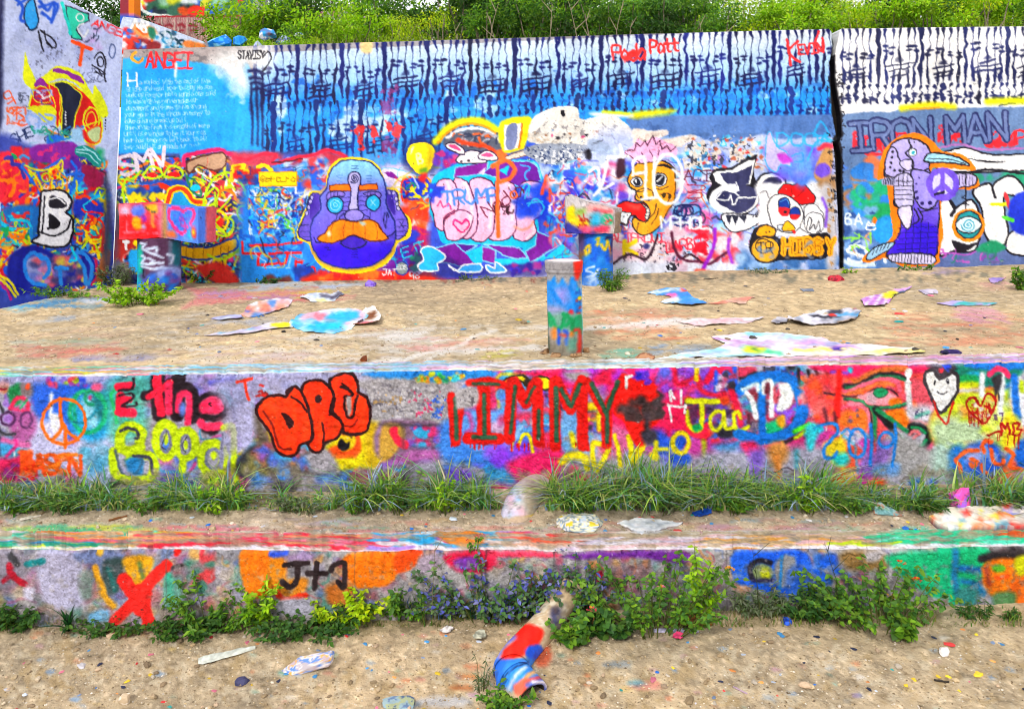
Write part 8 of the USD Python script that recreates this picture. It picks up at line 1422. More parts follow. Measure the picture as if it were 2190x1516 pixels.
bar("plastic_strip", "shorter white strip lying between the pipe and the lilac strip", "strip", (1312, 1350), (1352, 1346), "l", 7, .006, h("e0dce6"), 3, 1.2)
bar("twig", "dark twig lying on the terrace close to the back wall, right of the post", "twig", (1505, 598), (1536, 596), "u", 3, .006, h("4a4038"), 4)
bar("twig", "brown twig on the bench below the grass at left", "twig", (232, 1114), (272, 1104), "b", 7, .006, h("7a5030"), 5)
bar("twig", "pale split stick on the bench below the grass at far left", "twig", (42, 1112), (88, 1103), "b", 11, .006, h("d4ccc0"), 6)
bar("twig", "thin dark twig at the lower right of the front dirt", "twig", (1998, 1455), (2030, 1459), "l", 4, .005, h("3a3430"), 7)
bar("bark_piece", "curved brown piece of bark by the ivy right of the broken pipe", "bark", (1258, 1342), (1292, 1308), "l", 20, .014, h("a5784c"), 8, 1.2)
bar("metal_key", "small metal key with a dark ring at the bottom right", "key", (1568, 1468), (1598, 1484), "l", 4, .003, h("b8a0b0"), 9, 1.4)
def cloth(name, label, cat, poly, k, z, col, seed, hump=.03): return crust(name, label, poly, k, lambda c: c.spray(-5000, -5000, 9000, 9000, np.asarray(col) * .6, scale=6, thr=.5, a=.8, seed=seed) and None, col, seed, hump, .006, .016, .012, cat=cat, z=z, under=np.asarray(col) * .6)
cloth("cloth_rag", "crumpled brown rag lying above the lilac strip below the front wall", "rag", "1725 745 1790 700 1870 685 1980 735 1940 775 1870 770 1760 772", "l", L2, h("a8703a"), 31, .05)
cloth("cloth_rag", "bright blue scrap of foil on the bench right of the jagged sheet", "rag", "1838 60 1900 42 1928 5 1958 30 1962 62 1900 78 1860 76", "b", L2, h("2050b8"), 32, .05)
cloth("cloth_rag", "small pink scrap near the lilac strip on the front dirt", "rag", "1715 850 1745 815 1785 830 1780 855 1740 858", "l", L2, h("e04a7a"), 33)
cloth("cloth_rag", "white crumpled paper left of the broken pipe", "paper", "265 795 310 770 350 782 330 810 290 812", "l", L2, h("ece4e4"), 34)
cloth("cloth_rag", "cream crumpled paper just left of the broken pipe's bend", "paper", "472 845 505 812 548 810 552 845 520 862 485 862", "l", L2, h("e4e4d0"), 35, .05)

# ---------------------------------------------------------------- loose stones and chips, each its own thing
FRONT = [(60, 1380, "under the dark corner weed"), (250, 1400, "below the red X"), (480, 1400, "by the broken slat"), (660, 1430, "by the white rubble"), (860, 1380, "below the orange patch"), (980, 1450, "left of the pipe's bend"), (1230, 1430, "right of the pipe's bend"), (1440, 1365, "by the lilac strip"), (1680, 1340, "by the blue lump"), (1930, 1390, "below the orange blooms"), (2110, 1360, "below the green patch"), (100, 1500, "at the lower left corner"), (400, 1510, "by the round beige stone"), (700, 1510, "far below the rubble"), (1400, 1490, "in the middle foreground"), (1600, 1480, "by the metal key"), (1850, 1480, "right of the metal key"), (2100, 1490, "at the lower right corner")]
BENCH = [(60, "by the pale split stick"), (250, "by the brown twig"), (500, "below the green letters"), (750, "below the fat red letters"), (980, "left of the pipe stub"), (1240, "by the flat pale stone"), (1400, "by the jagged sheet"), (1510, "by the blue foil"), (1700, "right of the blue foil"), (1900, "by the turquoise stone"), (2080, "by the pink stone")]
TERR = [(80, 640, "by the side wall"), (330, 660, "by the low bush"), (120, 740, "at the left terrace edge"), (560, 660, "by the orange crust"), (720, 700, "by the big blue crust"), (500, 750, "above the fat red letters"), (900, 640, "below the bubble letters"), (1000, 740, "left of the post"), (1290, 740, "right of the post"), (1310, 630, "by the grassy tuft"), (1470, 640, "by the sky blue crust"), (1640, 600, "below the top-hatted head"), (1740, 690, "by the crumpled sheet"), (1900, 640, "by the striped flake"), (2080, 650, "by the lilac and teal flake"), (2100, 740, "at the right terrace edge"), (1700, 750, "by the largest crust")]
TONES = dict(pebble=("tan", "sandy", "brown", "cream", "dull brown", "yellowish", "beige", "dark grey", "blackish"), paint_chip=("white", "red", "blue", "yellow", "teal", "pink", "slate", "orange", "black", "pale blue", "azure"))
rs = np.random.default_rng(77)
def lump_mesh(seed, flat=.5):
    m = trimesh.creation.icosphere(1, 1.0); V = np.array(m.vertices); V = V * (1 + (np.random.default_rng(seed).uniform(-.28, .28, len(V))))[:, None]; V[:, 2] *= flat; return V, np.array(m.faces)
def scatter(name, cat, k, n, xs, ys, size, tones, label, group, flat=.5, seed=1, protos=6):
    lm = dict(l=FRONT, b=BENCH, u=TERR)[k]
    r = np.random.default_rng(seed)
    for i in range(n):
        px, py = r.uniform(*xs), r.uniform(*ys); g = ground_at(px, py, k); V, F = lump_mesh(seed * 100 + i % protos, flat); s = size * r.uniform(.5, 1.4) * (1 if r.random() > .1 else 1.7); a = r.uniform(0, 6.3); R2 = np.array([[math.cos(a), -math.sin(a), 0], [math.sin(a), math.cos(a), 0], [0, 0, 1]])
        V = (V * s * [1.2, .8, 1]) @ R2.T; V[:, 2] += s * flat * .45; col = np.array(tones[r.integers(len(tones))])
        j = [list(np.round(q, 3)) for q in tones].index(list(np.round(col, 3))); where = min(lm, key=lambda q: abs(q[0] - px) + (abs(q[1] - py) * 2 if len(q) > 2 else 0))[-1]; size_w = "larger" if s > size * 1.25 else "tiny" if s < size * .75 else "small"
        p = numbered(name); lab = f"{size_w} {TONES[name][j]} {label} {where}"; m = usdkit.mesh(stage, p, (V, F), "/World/Looks/object_paint"); UsdGeom.PrimvarsAPI(m).CreatePrimvar("paint", Sdf.ValueTypeNames.Color3fArray, "constant").Set(Vt.Vec3fArray([Gf.Vec3f(*map(float, albedo(col * r.uniform(.8, 1.1))))])); m.AddTranslateOp().Set(Gf.Vec3d(*map(float, g))); tag(m.GetPrim(), lab, cat, group)
stn = [h(x) for x in ("b8a488", "cbbba4", "a08c70", "d8ccbc", "8a7862", "c4b090", "bfa890")]; chp = [h(x) for x in ("e8e4ea", "d84a4a", "3a78d0", "e8c84a", "3ab0b0", "e88aa0", "8a9ab8", "f0a060", "30344a", "d0d8e8", "5aa0d8")]
scatter("pebble", "stone", "l", 170, (-30, 2220), (1345, 1540), .0105, stn, "pebble on the front dirt", "pebbles on the front dirt", .6, 3)
scatter("paint_chip", "paint chip", "l", 120, (-30, 2220), (1345, 1535), .009, chp, "paint chip on the front dirt", "paint chips on the front dirt", .22, 4)
scatter("pebble", "stone", "b", 46, (0, 2000), (1096, 1138), .009, stn, "pebble on the narrow bench", "pebbles on the bench", .6, 5)
scatter("paint_chip", "paint chip", "b", 40, (300, 2150), (1096, 1140), .010, chp, "paint chip on the narrow bench", "paint chips on the bench", .22, 6)
scatter("paint_chip", "paint chip", "u", 90, (0, 2190), (610, 760), .013, chp, "paint chip on the bare terrace", "paint chips on the terrace", .25, 7)
scatter("pebble", "stone", "u", 90, (0, 2190), (600, 770), .013, stn + [h("4a4440"), h("3a3634")], "stone on the bare terrace", "stones on the terrace", .6, 8)
# fine gravel nobody could count
def gravel(name, label, k, n, xs, ys, size, seed):
    r = np.random.default_rng(seed); g = ground_at(r.uniform(*xs, n), r.uniform(*ys, n), k); base = np.array([[-1, -.8, 0], [1, -.7, 0], [.8, .9, 0], [-.9, .8, 0], [.1, 0, .9]]); f = np.array([[0, 1, 4], [1, 2, 4], [2, 3, 4], [3, 0, 4]]); s = size * r.uniform(.35, 1.3, n); a = r.uniform(0, 6.3, n)
    V = base[None] * s[:, None, None] * r.uniform(.6, 1.3, (n, 1, 3)); c_, s_ = np.cos(a)[:, None], np.sin(a)[:, None]; V = np.stack([V[..., 0] * c_ - V[..., 1] * s_, V[..., 0] * s_ + V[..., 1] * c_, V[..., 2] * .8], -1) + g[:, None]
    F = (f[None] + 5 * np.arange(n)[:, None, None]).reshape(-1, 3); tone = np.array([h(x) for x in ("b8a488", "a58f6c", "d0c2aa", "8f7c60", "dcd2c4", "7a6850", "c0aa86")]); C_ = np.repeat(tone[r.integers(0, 7, n)] * r.uniform(.8, 1.1, (n, 1)), 5, 0)
    tag(obj(name, (V.reshape(-1, 3), F), "object_paint", None, col=C_), label, "gravel", kind="stuff")
gravel("gravel", "fine tan gravel strewn over the front dirt", "l", 6000, (-60, 2250), (1330, 1560), .0042, 1)
gravel("gravel", "fine tan gravel strewn over the upper terrace", "u", 9000, (-60, 2250), (592, 775), .0055, 2)
gravel("gravel", "fine gravel strewn over the narrow bench", "b", 2600, (-60, 2250), (1094, 1142), .0042, 3)
# ---------------------------------------------------------------- plants
def blades(root, hgt, lean, az, w_, r, seg=4):
    """grass blades: root (n,3); curved tapering strips"""
    n = len(root); t = np.linspace(0, 1, seg + 1); dx, dy = np.cos(az), np.sin(az); V = []
    for q in t:
        c = root + np.stack([dx * lean * q ** 2, dy * lean * q ** 2, hgt * (q - .35 * (lean / (hgt + .01)) * q ** 2)], 1)
        s = np.stack([-dy, dx, 0 * dx], 1) * (w_ * (1 - q ** 2.2) * .5 + .0004)[:, None]; V += [c - s, c + s]
    V = np.stack(V, 1); f = []
    for i in range(seg): f += [[2 * i, 2 * i + 1, 2 * i + 3], [2 * i, 2 * i + 3, 2 * i + 2]]
    F = (np.array(f)[None] + (2 * seg + 2) * np.arange(n)[:, None, None]).reshape(-1, 3); return V.reshape(-1, 3), F, 2 * seg + 2
def leaves(base, d, up, ln, wd, fold=.25, seg=1):
    """pointed leaves folded along the midrib: base, direction d, up, length, width"""
    s = np.cross(d, up); s /= np.linalg.norm(s, axis=1)[:, None] + 1e-9; nn = np.cross(s, d); L_, W_ = ln[:, None], wd[:, None] / 2
    V = np.stack([base, base + d * L_ * .35 + s * W_ + nn * W_ * fold, base + d * L_ * .42 - nn * W_ * fold * .4, base + d * L_ * .35 - s * W_ + nn * W_ * fold, base + d * L_ * .72 + s * W_ * .62 - nn * L_ * .03, base + d * L_ * .72 - s * W_ * .62 - nn * L_ * .03, base + d * L_ - nn * L_ * .10], 1)
    f = np.array([[0, 1, 2], [0, 2, 3], [1, 4, 2], [2, 5, 3], [4, 6, 2], [2, 6, 5]]); n = len(base)
    return V.reshape(-1, 3), (f[None] + 7 * np.arange(n)[:, None, None]).reshape(-1, 3)
def unit(v): return v / (np.linalg.norm(v, axis=-1, keepdims=True) + 1e-9)
def rnd(r, n): return unit(r.normal(0, 1, (n, 3)))
def twigs(paths, r0, n=5):
    V, F, k = [], [], 0
    for p in paths:
        p = np.asarray(p, float); m = len(p); T_ = unit(np.gradient(p, axis=0)); u = unit(np.cross(T_, [.3, .9, .2])); v = np.cross(T_, u); a = np.linspace(0, 6.283, n, endpoint=False); rr = r0 * np.linspace(1, .35, m)
        V.append((p[:, None] + rr[:, None, None] * (np.cos(a)[None, :, None] * u[:, None] + np.sin(a)[None, :, None] * v[:, None])).reshape(-1, 3)); i = (np.arange(m - 1)[:, None] * n + np.arange(n)).ravel(); j = (np.arange(m - 1)[:, None] * n + (np.arange(n) + 1) % n).ravel()
        F.append(np.vstack([np.stack([i, j, j + n], 1), np.stack([i, j + n, i + n], 1)]) + k); k += m * n
    return np.vstack(V), np.vstack(F)
GREENS = dict(dark=("38702a", "468234", "306432", "548636", "40763a"), mid=("56962c", "6aa834", "48862c", "7eb83c", "4f8e3c", "3c7a34"), bright=("88cc1e", "9adc2a", "74be1c", "aae442", "66b01e"), lime=("b0e41e", "c0ec30", "98d81e", "a4dc26"), violet=("7a6ad0", "8a80d8", "5a8a5a", "5f9a50", "6a8a68", "4f7f58", "7a70c0", "8a9a88", "5f9a50", "a098d0", "4f8a48", "78a060", "46804a"), grey=("7a8a6a", "66805a", "8f9a80", "5a7a4a"), deep=("1c4a2c", "256034", "1f5238"))
def pick(r, kind, n): c = np.array([rgb(x) for x in GREENS[kind]]); return c[r.integers(0, len(c), n)] * r.uniform(.8, 1.15, (n, 1))
# ---- grass along the long wall
def grass(name, label, k, n, px, rows, tall, cols, seed, wid=.006, tangle=False):
    r = np.random.default_rng(seed); x, y = px(r, n), rows(r, n); g = ground_at(x, y, k); cl = fbm(np.stack([x / 38, y / 38, 0 * x + seed], -1), 3, seed); hh = tall(x) * r.uniform(.5, 1.15, n) * np.clip(3.4 * cl - .75, .18, 1.6); az = r.normal(-1.57, 1.25, n); hh = hh * (.82 if tangle else 1); lean = hh * r.uniform(.2, 1.5, n) if tangle else hh * r.uniform(.15, .95, n)
    V, F, m = blades(g - [0, 0, .01], hh, lean, az, r.uniform(.6, 1.3, n) * wid, r); C_ = np.array([rgb(q) for q in cols])[r.integers(0, len(cols), n)] * r.uniform(.85, 1.3, (n, 1))
    return obj(name, (V, F), "grass_blade", None, col=np.clip(np.repeat(C_, m, 0), .02, 1), label=label, cat="grass", kind="stuff")
gc_ = ("6cac48", "88c458", "5c9840", "a0cc68", "468048", "b8c880", "7cb854", "6aa868", "80c09c", "98a8d8", "d8d09c", "60a86c", "589838", "9ccc5c", "bcdc88", "b0bce0")
tallness = lambda x: lin(x, (-100, .14), (60, .15), (250, .17), (420, .22), (560, .17), (720, .20), (820, .30), (1040, .30), (1075, .15), (1130, .12), (1180, .24), (1400, .28), (1640, .26), (1760, .22), (1900, .22), (2190, .23), (2300, .2))
def px_g(r, n):
    x = r.uniform(-90, 2290, n * 2); keep = r.random(n * 2) < lin(x, (0, .9), (500, .9), (560, .6), (700, .7), (800, 1), (1046, 1), (1072, .04), (1168, .04), (1170, 1), (2020, 1), (2036, .1), (2098, .1), (2110, .9), (2200, .9)); return x[keep][:n]
grass("grass", "tangled green grass along the foot of the long wall", "b", 9000, lambda r, n: np.resize(px_g(r, n), n), lambda r, n: np.clip(1092 - np.abs(r.normal(0, 22, n)), 1046, 1104), tallness, gc_, 1, .0105, True)
lowg = lambda a, b: (lambda r, n: r.uniform(a, b, n))
low_rows = lambda off, sd: (lambda r, n: off - np.abs(r.normal(0, sd, n)))
grass("grass", "long dark grass at the foot of the front wall left of the pipe", "l", 900, lowg(850, 1165), low_rows(1325, 12), lambda x: .11 + 0 * x, ("4a7a3a", "5c8a4a", "3a6a40", "6a7ab8", "7a8a5a", "2f5a34", "5a4ab0"), 2, .006)
grass("grass", "short dry grass and weeds at the foot of the front wall", "l", 2600, lowg(-40, 2240), lambda r, n: low_base(0) - 3 - 40 * r.random(n) ** 2 - 0 * r.random(n), lambda x: .055 + 0 * x, ("6a8a3a", "5a7a34", "8a9450", "a09a68", "4a7a3a"), 3, .004)
# ---- one plant: stems that rise and spread, with leaves along them
def plant(name, label, px, py, wpx, hpx, k, stems, per, ln, kind, seed, droop=.3, broad=.55, flowers=None, cat="plant", group=None, tall=1., stemcol="stem", place=None, depth=.5):
    r = np.random.default_rng(seed); g = place if place is not None else ground_at(px, py, k); s = g[1] / FOC; W_, H_ = wpx * s / 2, hpx * s; t = thing(name, label, cat, g, group=group); paths, B, D_, fl = [], [], [], []
    for i in range(stems):
        a = r.uniform(0, 6.28); rad = math.sqrt(r.random()); tip = np.array([math.cos(a) * rad * W_, math.sin(a) * rad * W_ * depth, H_ * r.uniform(.28, 1.0) * (1.08 - .35 * rad)]); b = np.array([tip[0] * .35, tip[1] * .35, -.01]); q = np.linspace(0, 1, 7)[:, None]
        mid = b * .4 + tip * .6 + [0, 0, H_ * .12]; p = b * (1 - q) ** 2 + 2 * q * (1 - q) * mid + q ** 2 * tip + r.normal(0, .004, (7, 3)) * q; paths.append(p)
        u = np.sort(r.uniform(.18, 1, per)); pos = np.stack([np.interp(u, q[:, 0], p[:, c]) for c in range(3)], 1); d = unit(rnd(r, per) * [1, 1, .45] + [0, -.25, .25 - droop]); B.append(pos); D_.append(d)
        if flowers and r.random() < flowers[0]: fl.append(tip + [0, -.01, .008])
    B, D_ = np.vstack(B), np.vstack(D_); n = len(B); L_ = ln * r.uniform(.55, 1.25, n); V, F = leaves(B, D_, unit(rnd(r, n) * .5 + [0, -.35, 1]), L_, L_ * broad * r.uniform(.8, 1.2, n))
    V2, F2 = twigs(paths, max(.0018, .008 * H_)); obj("stem", (V2, F2), "leaf", t, col=np.tile(h("6a7a40"), (len(V2), 1)))
    obj("foliage", (V, F), "leaf", t, col=np.clip(np.repeat(pick(r, kind, n), 7, 0), .02, 1))
    for p in fl:
        cc = rgb(flowers[1][r.integers(len(flowers[1]))]); m = 16; a = r.uniform(0, 6.28, m); q = r.random(m) ** .5; c0 = p + np.stack([np.cos(a) * q, np.sin(a) * q, .6 - q * .5], 1) * flowers[2]; V, F = leaves(c0, unit(np.stack([np.cos(a) * q, np.sin(a) * q - .3, .5 + 0 * q], 1)), np.tile([0, 0, 1.], (m, 1)), np.full(m, flowers[2] * .8), np.full(m, flowers[2] * .8))
        C_ = np.repeat(np.where(q[:, None] < .5, h("f4c83a"), cc), 7, 0); obj("flower", (V, F), "leaf", t, col=C_)
    return t
P_ = plant
P_("weed", "dark leafy weed in the far left corner below the front wall", 20, 1346, 150, 76, "l", 34, 20, .034, "dark", 1)
P_("weed", "flat dark ivy under the pale blue patch of the front wall", 235, 1348, 210, 34, "l", 34, 14, .028, "dark", 2)
P_("weed", "leafy sapling left of the orange patch of the front wall", 455, 1346, 260, 128, "l", 26, 32, .036, "mid", 3, broad=.42)
P_("weed", "spreading dark ivy below the leafy sapling", 400, 1356, 200, 46, "l", 36, 16, .030, "dark", 4)
P_("weed", "lime green sprig standing up before the orange patch", 560, 1345, 120, 130, "l", 9, 36, .036, "bright", 5, broad=.4)
P_("weed", "dark ivy at the foot of the black capitals on the front wall", 650, 1352, 290, 60, "l", 56, 18, .030, "dark", 6)
P_("weed", "yellow green bushy weed right of the black capitals", 750, 1332, 190, 80, "l", 40, 20, .032, "lime", 7)
P_("weed", "leafy mid green weed under the orange right end patch", 868, 1318, 240, 92, "l", 40, 18, .032, "mid", 8)
P_("weed", "bush of violet sprayed leaves left of the pipe", 1045, 1316, 390, 140, "l", 90, 22, .032, "violet", 9)
P_("weed", "grey violet leafy mound over the front ledge by the pipe top", 1230, 1312, 250, 150, "l", 54, 20, .032, "violet", 10)
P_("weed", "green ivy clump close beside the broken pipe", 1212, 1376, 130, 84, "l", 18, 14, .036, "mid", 11, broad=.75)
P_("flowering_shrub", "flowering shrub with pink and yellow blooms right of the broken pipe", 1400, 1350, 420, 175, "l", 50, 20, .032, "mid", 12, flowers=(.10, ("f08aa0", "f6c84a", "f07a60"), .016), cat="shrub", broad=.6)
P_("weed", "dark broad leaves at the left foot of the flowering shrub by the pipe", 1310, 1358, 150, 80, "l", 18, 14, .044, "dark", 13, broad=.7)
P_("weed", "bright tall sprig rising over the ledge from the shrub by the pipe", 1500, 1340, 110, 205, "l", 9, 26, .036, "bright", 14, broad=.45)
P_("weed", "small red and green sprig growing on the front ledge", 1010, 1186, 46, 64, "l", 3, 16, .020, "mid", 15, place=at(1010, 1180, 3.97), flowers=(1., ("c8301c",), .010))
P_("flowering_shrub", "flowering shrub with orange and pink blooms before the green wall patch", 1880, 1340, 380, 150, "l", 46, 20, .033, "mid", 16, flowers=(.16, ("f2702a", "f4a0b0", "f8d04a", "f2802a"), .015), cat="shrub", broad=.65)
P_("weed", "drooping broad leafed weed in front of the shrub with orange blooms", 1938, 1368, 90, 64, "l", 9, 12, .042, "mid", 17, broad=.75)
P_("weed", "dark low weed left of the shrub with orange blooms", 1735, 1322, 170, 80, "l", 40, 18, .030, "dark", 18)
P_("weed", "feathery grass-like weed before the blue wall patch", 1630, 1312, 150, 70, "l", 44, 18, .034, "grey", 19, broad=.2)
for i, (x, y, w_, h_) in enumerate(((2066, 1318, 56, 36), (2106, 1322, 64, 44), (2165, 1324, 44, 30))): P_("weed", "small dark tuft at the right end of the front wall, " + ("leftmost", "middle and tallest", "rightmost")[i] + " of three", x, y, w_, h_, "l", 10, 10, .028, "dark", 20 + i, broad=.3)
P_("weed", "bright green low bush in front of the red block's column", 290, 652, 220, 62, "u", 46, 18, .050, "bright", 25)
P_("weed", "grey green dry bush between the red block and the corner", 248, 612, 110, 66, "u", 30, 18, .045, "grey", 26, broad=.35)
P_("weed", "low green weed under the side wall's big white letter", 130, 634, 190, 26, "u", 26, 14, .040, "mid", 27)
P_("weed", "dim green weed right of the red block's column", 430, 604, 110, 34, "u", 22, 14, .040, "dark", 28)
P_("weed", "rounded grassy tuft beside the blue column of the battered block", 1312, 622, 84, 58, "u", 34, 18, .055, "mid", 29, broad=.2)
P_("weed", "small weed below the crouching purple bird", 1960, 578, 90, 16, "u", 14, 12, .035, "mid", 30); P_("weed", "bushy weed at the right edge below the back wall", 2184, 620, 50, 58, "u", 16, 14, .05, "mid", 31)
P_("weed", "flat weed at the wall foot left of the purple head", 575, 606, 70, 18, "u", 14, 12, .035, "dark", 32); P_("weed", "small weed at the wall foot below the top-hatted head", 1640, 584, 130, 14, "u", 16, 12, .03, "grey", 33); P_("weed", "tiny green weed at the foot of the open joint", 1815, 584, 40, 16, "u", 8, 12, .03, "bright", 34); P_("weed", "low pale weed under the pink bubble letters", 1010, 600, 130, 14, "u", 16, 12, .03, "grey", 35)
for i, (x, w_, h_, kd, mk) in enumerate(((40, 90, 50, "mid", "under the violet rings"), (150, 110, 46, "dark", "under the peace sign"), (330, 130, 60, "mid", "under the yellow-green letters"), (470, 120, 70, "bright", "right of the yellow-green letters"), (640, 110, 50, "grey", "under the fat red letters"), (770, 120, 74, "mid", "under the yellow patch"), (860, 110, 110, "mid", "under the black square"), (960, 120, 90, "bright", "left of the pipe stub"), (1240, 120, 70, "mid", "right of the pipe stub"), (1400, 130, 74, "grey", "under the yellow capitals"), (1560, 110, 60, "mid", "under the yellow short word"), (1730, 90, 90, "bright", "under the blue date, tall"), (1830, 150, 60, "mid", "under the green tailed eye"), (1985, 120, 54, "dark", "under the white heart"), (2200, 110, 60, "grey", "under the orange squiggles"))):
    P_("weed", f"leafy weed in the grass {mk} of the long wall", x, 1098, w_, h_ * 1.15, "b", 12, 16, .034, kd, 60 + i, broad=.35)
P_("weed", "low weed growing around the mouth of the broken pipe", 1075, 1512, 150, 46, "l", 22, 14, .028, "mid", 80); P_("weed", "dry rusty weed left of the broken pipe's bend", 1030, 1478, 60, 90, "l", 10, 10, .026, "grey", 81, broad=.2)
# spiky rosette
g = ground_at(145, 1348, "l"); t = thing("spiky_plant", "spiky dark rosette with broad blades at the far left of the front wall", "plant", g); r = np.random.default_rng(40)
for i in range(17): V, F, m = blades(np.array([[0, 0, -.01]]), np.array([r.uniform(.10, .20)]), np.array([r.uniform(.03, .15)]), np.array([r.uniform(0, 6.28)]), np.array([.020]), r, 6); obj("blade", (V, F), "leaf", t, col=np.tile(pick(r, "deep", 1), (m, 1)))
def stalk(name, label, p, hgt, lean, seed, col="8a8a68", rad=.0022, group=None):
    r = np.random.default_rng(seed); q = np.linspace(0, 1, 8)[:, None]; path = np.array(p) + q * [0, 0, hgt] + q ** 2 * [lean, -.02, 0] + r.normal(0, .004, (8, 3)) * q; side = [path[[k]] + np.linspace(0, 1, 4)[:, None] * [r.uniform(-.3, .3) * hgt, 0, hgt * .22] for k in (4, 6)]; V, F = twigs([path] + side, rad); obj(name, (V, F), "leaf", None, col=np.tile(rgb(col), (len(V), 1)), label=label, cat="stalk", group=group)
stalk("grass_stalk", "thin green stalk leaning over the front ledge left of the red and green sprig", at(925, 1300, 3.86), .33, .02, 1); stalk("grass_stalk", "thin dark stalk before the blue patch of the front wall", at(1622, 1300, 3.86), .30, -.04, 2, "3a4a2c"); stalk("grass_stalk", "thin dark stalk crossing the ledge left of the green wall patch", at(1792, 1300, 3.86), .33, -.08, 3, "3a4a2c")
# ---- shrubs and trees along the top of the back wall
def bush_proto(kind, seed, n, rx, rz, ln, clumps, broad=.45):
    """a class of shrub: trunk and crown of leaf clumps, about rx wide and rz tall"""
    r = np.random.default_rng(seed); path = numbered("shrub_kind"); x = stage.CreateClassPrim(path); C = rnd(r, clumps) * r.uniform(.35, 1, (clumps, 1)) * [rx, rx * .8, rz * .55] + [0, 0, rz * .58]; m = n // clumps; ci = np.repeat(np.arange(clumps), m); rad = r.uniform(.20, .42, clumps) * rx
    off = rnd(r, len(ci)) * (r.random((len(ci), 1)) ** .45) * rad[ci][:, None] * [1, 1, .7]; B = C[ci] + off; d = unit(off / rad[ci][:, None] + rnd(r, len(ci)) * .7 + [0, -.1, -.15]); L_ = ln * r.uniform(.6, 1.3, len(ci)); V, F = leaves(B, d, unit(rnd(r, len(ci)) * .6 + [0, -.2, 1]), L_, L_ * broad); col = pick(r, kind, len(ci)) * np.repeat(r.uniform(.78, 1.18, clumps), m)[:, None]
    obj("crown", (V, F), "leaf", x, col=np.clip(np.repeat(col, 7, 0), .02, 1)); q = np.linspace(0, 1, 6)[:, None]; V, F = twigs([np.array([0, 0, -.1]) * (1 - q) + q * c + r.normal(0, .03, (6, 3)) * q * (1 - q) * 4 for c in C], .022 * rx + .006); obj("trunk", (V, F), "bark", x); return x
KIND = [bush_proto("bright", 1, 2600, .8, 1.2, .075, 16), bush_proto("mid", 2, 2600, .8, 1.3, .085, 16), bush_proto("dark", 3, 2600, .85, 1.4, .085, 14), bush_proto("lime", 4, 2400, .7, 1.0, .06, 18, .3), bush_proto("bright", 5, 3200, 1.3, 2.2, .11, 20, .4), bush_proto("mid", 6, 3200, 1.4, 2.6, .12, 20, .5)]
MARKS = [(0, "the side wall"), (150, "the top left corner"), (330, "the maroon striped wall"), (470, "the sloping painted wall"), (560, "the black scrawl beside the blue panel"), (700, "the yellow-brown mark on the wall top"), (860, "the yellow balloon"), (1000, "the pink bubble letters"), (1120, "the scraped white plaster"), (1250, "the battered block"), (1390, "the scrawled red words"), (1480, "the orange face"), (1590, "the top-hatted head"), (1720, "the red scrawled name"), (1800, "the open joint"), (1900, "the dark capitals"), (2030, "the long-beaked bird"), (2160, "the right edge")]
LOOK = ["bright green small-leaved", "mid green leafy", "dark green dense", "yellow green feathery", "tall bright green", "tall mid green"]; seen = set()
def shrub(k, px, d, s, rz, tree=False):
    x = (px - CX) / FOC * d; mark = min(MARKS, key=lambda q: abs(q[0] - px))[1]; kind = "tree" if tree else "shrub"
    for where in ("above", "just left of, above", "just right of, above", "behind the row above", "farther back above", "half hidden above", "squeezed in above", "peeping out above", "low above"):
        lab = f"{LOOK[k]} {kind} {'standing ' if tree else 'growing '}{where} {mark}"
        if lab not in seen: break
    seen.add(lab); o = thing("hillside_tree" if tree else "shrub", lab, kind, (x, d, float(z_hill(x, d)) - .08), rz, s, "trees up the slope" if tree else "shrubs along the top of the back wall"); o.GetReferences().AddInternalReference(KIND[k].GetPath()); o.SetInstanceable(True)
r = np.random.default_rng(99)
near = [(0, 770, 10.2, .62), (3, 850, 9.9, .62), (3, 925, 10.0, .7), (2, 985, 10.9, .85), (1, 1040, 10.3, .62), (2, 1090, 11.2, .9), (1, 1150, 10.5, .66), (2, 1215, 11.0, .8), (1, 1290, 10.3, .62), (1, 1360, 10.7, .74), (2, 1420, 10.4, .66), (1, 1470, 10.9, .8), (1, 1540, 10.2, .62), (3, 1600, 10.0, .62), (0, 1660, 10.6, .74), (0, 1720, 10.2, .72), (0, 1790, 10.5, .74), (3, 1840, 10.0, .66), (0, 1890, 10.4, .72), (2, 1945, 10.7, .74), (0, 1990, 10.1, .66), (0, 2050, 10.6, .76), (3, 2110, 10.1, .7), (0, 2170, 10.5, .74), (1, 2240, 10.3, .72),
        (3, 540, 10.1, .34), (0, 590, 10.0, .36), (0, 640, 10.2, .44), (3, 680, 10.0, .42), (0, 730, 10.1, .5), (0, 490, 10.6, .3), (0, 430, 11.2, .3), (0, 690, 11.2, .8), (1, 610, 12.2, .8), (0, 530, 11.6, .72), (3, 745, 10.4, .6), (0, 455, 12.0, .5), (1, 640, 10.8, .5), (2, 235, 12.4, .9), (2, 180, 12.0, .9), (2, 215, 11.4, .7)]
for k, px, d, s in near: shrub(k, px, d, s * r.uniform(.95, 1.05), r.uniform(0, 6.28))
for px in range(500, 2300, 82): shrub(int(r.choice([0, 0, 1, 2, 3])), px + r.uniform(-25, 25), r.uniform(11.8, 13.5), r.uniform(.85, 1.1), r.uniform(0, 6.28))
for px in (520, 660, 760, 1000, 1110, 1210, 1350, 1430, 1530, 1720, 1810, 1900, 2000, 2100, 2200): shrub(int(r.choice([4, 5])), px + r.uniform(-20, 20), r.uniform(14, 17), r.uniform(.62, .85) if px not in (1210, 1350, 1530) else .5, r.uniform(0, 6.28), True)
grass("grass", "long pale grass and low weeds along the top of the back wall", "h", 1, None, None, None, (), 0) if False else None
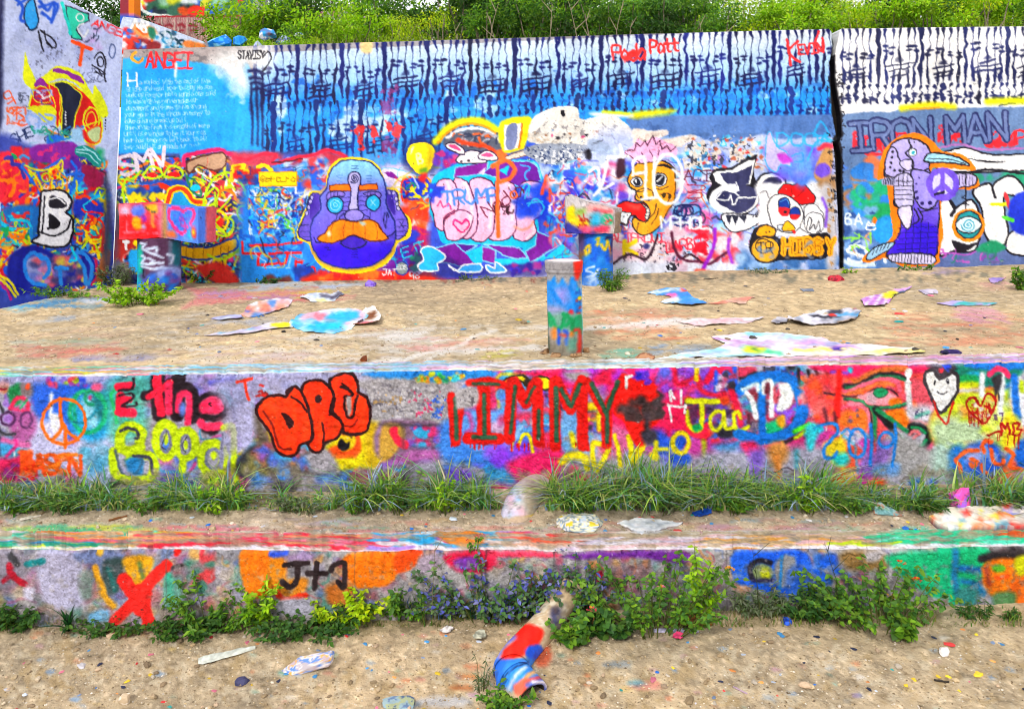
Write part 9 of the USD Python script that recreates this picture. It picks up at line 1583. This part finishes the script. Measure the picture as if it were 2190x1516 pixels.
n = 3600; x = r.uniform(-4.2, 6.6, n); y = 9.36 + np.abs(r.normal(0, .35, n)); root = np.stack([x, y, z_hill(x, y)], 1); hh = r.uniform(.12, .42, n); V, F, m = blades(root, hh, hh * r.uniform(.1, .7, n), r.uniform(0, 6.28, n), r.uniform(.006, .014, n), r); cc = np.array([rgb(q) for q in ("8fb83a", "a8c850", "6fa030", "b8b878", "c8c890", "5a8a2a", "88b040")])[r.integers(0, 7, n)]
obj("grass", (V, F), "grass_blade", None, col=np.clip(np.repeat(cc, m, 0), .02, 1), label="long pale grass along the top of the back wall", cat="grass", kind="stuff")
for i, (px, hgt) in enumerate(((1045, .75), (1062, .6), (1175, .7), (1238, .8), (1262, .65), (1312, .75), (1340, .55), (1505, .6), (1555, .5), (1610, .45), (1700, .4), (980, .5))):
    x = (px - CX) / FOC * 9.7; stalk("dry_stalk", ("tall" if hgt >= .7 else "medium" if hgt >= .55 else "short") + " bare pale stalk among the shrubs above " + min(MARKS, key=lambda q: abs(q[0] - px))[1], (x, 9.7, float(z_hill(x, 9.7))), hgt, r.uniform(-.15, .15), 50 + i, "c0b89a", .007, "bare stalks on the wall top")
# painted boulders half hidden among the shrubs
def boulder(label, px, py, d, wpx, cols, seed):
    q = np.random.default_rng(seed).normal(0, 1, (18, 3)); q /= np.linalg.norm(q, axis=1)[:, None]; m = trimesh.convex.convex_hull(q).subdivide_to_size(.3); V = np.array(m.vertices) * [1, .8, .8] * wpx / 2 * d / FOC; p = at(px, py, d); q = fbm((V + p) * 9, 3, seed); C_ = np.array(cols)[np.clip(((q - .25) / .5 * len(cols)).astype(int), 0, len(cols) - 1)]
    obj("painted_boulder", (V + p, m.faces), "object_paint", None, col=C_, label=label, cat="boulder")
bb = [h("2a96f0"), h("4ab0f6"), h("1c7ad8"), h("8ad0f8")]; wb = [h("c8d4f0"), h("7a8ad0"), h("e4e4f0"), h("3a9ad8"), h("5a7ab0"), h("6a5a70")]
boulder("bright blue boulder on the slope right of the sloping painted wall", 470, 92, 10.3, 52, bb, 1); boulder("smaller bright blue boulder next to the first one", 512, 90, 10.4, 36, bb, 2)
for i, (x, y, w_) in enumerate(((572, 66, 40), (606, 80, 36), (556, 90, 32), (640, 70, 26), (715, 76, 30), (700, 92, 26))): boulder("white and blue painted boulder on the slope, " + ("largest, at the middle", "just right of the largest", "lowest left", "high and small", "rightmost", "low at the right")[i], x, y + 10, 10.6 + .1 * i, w_, wb, 3 + i)
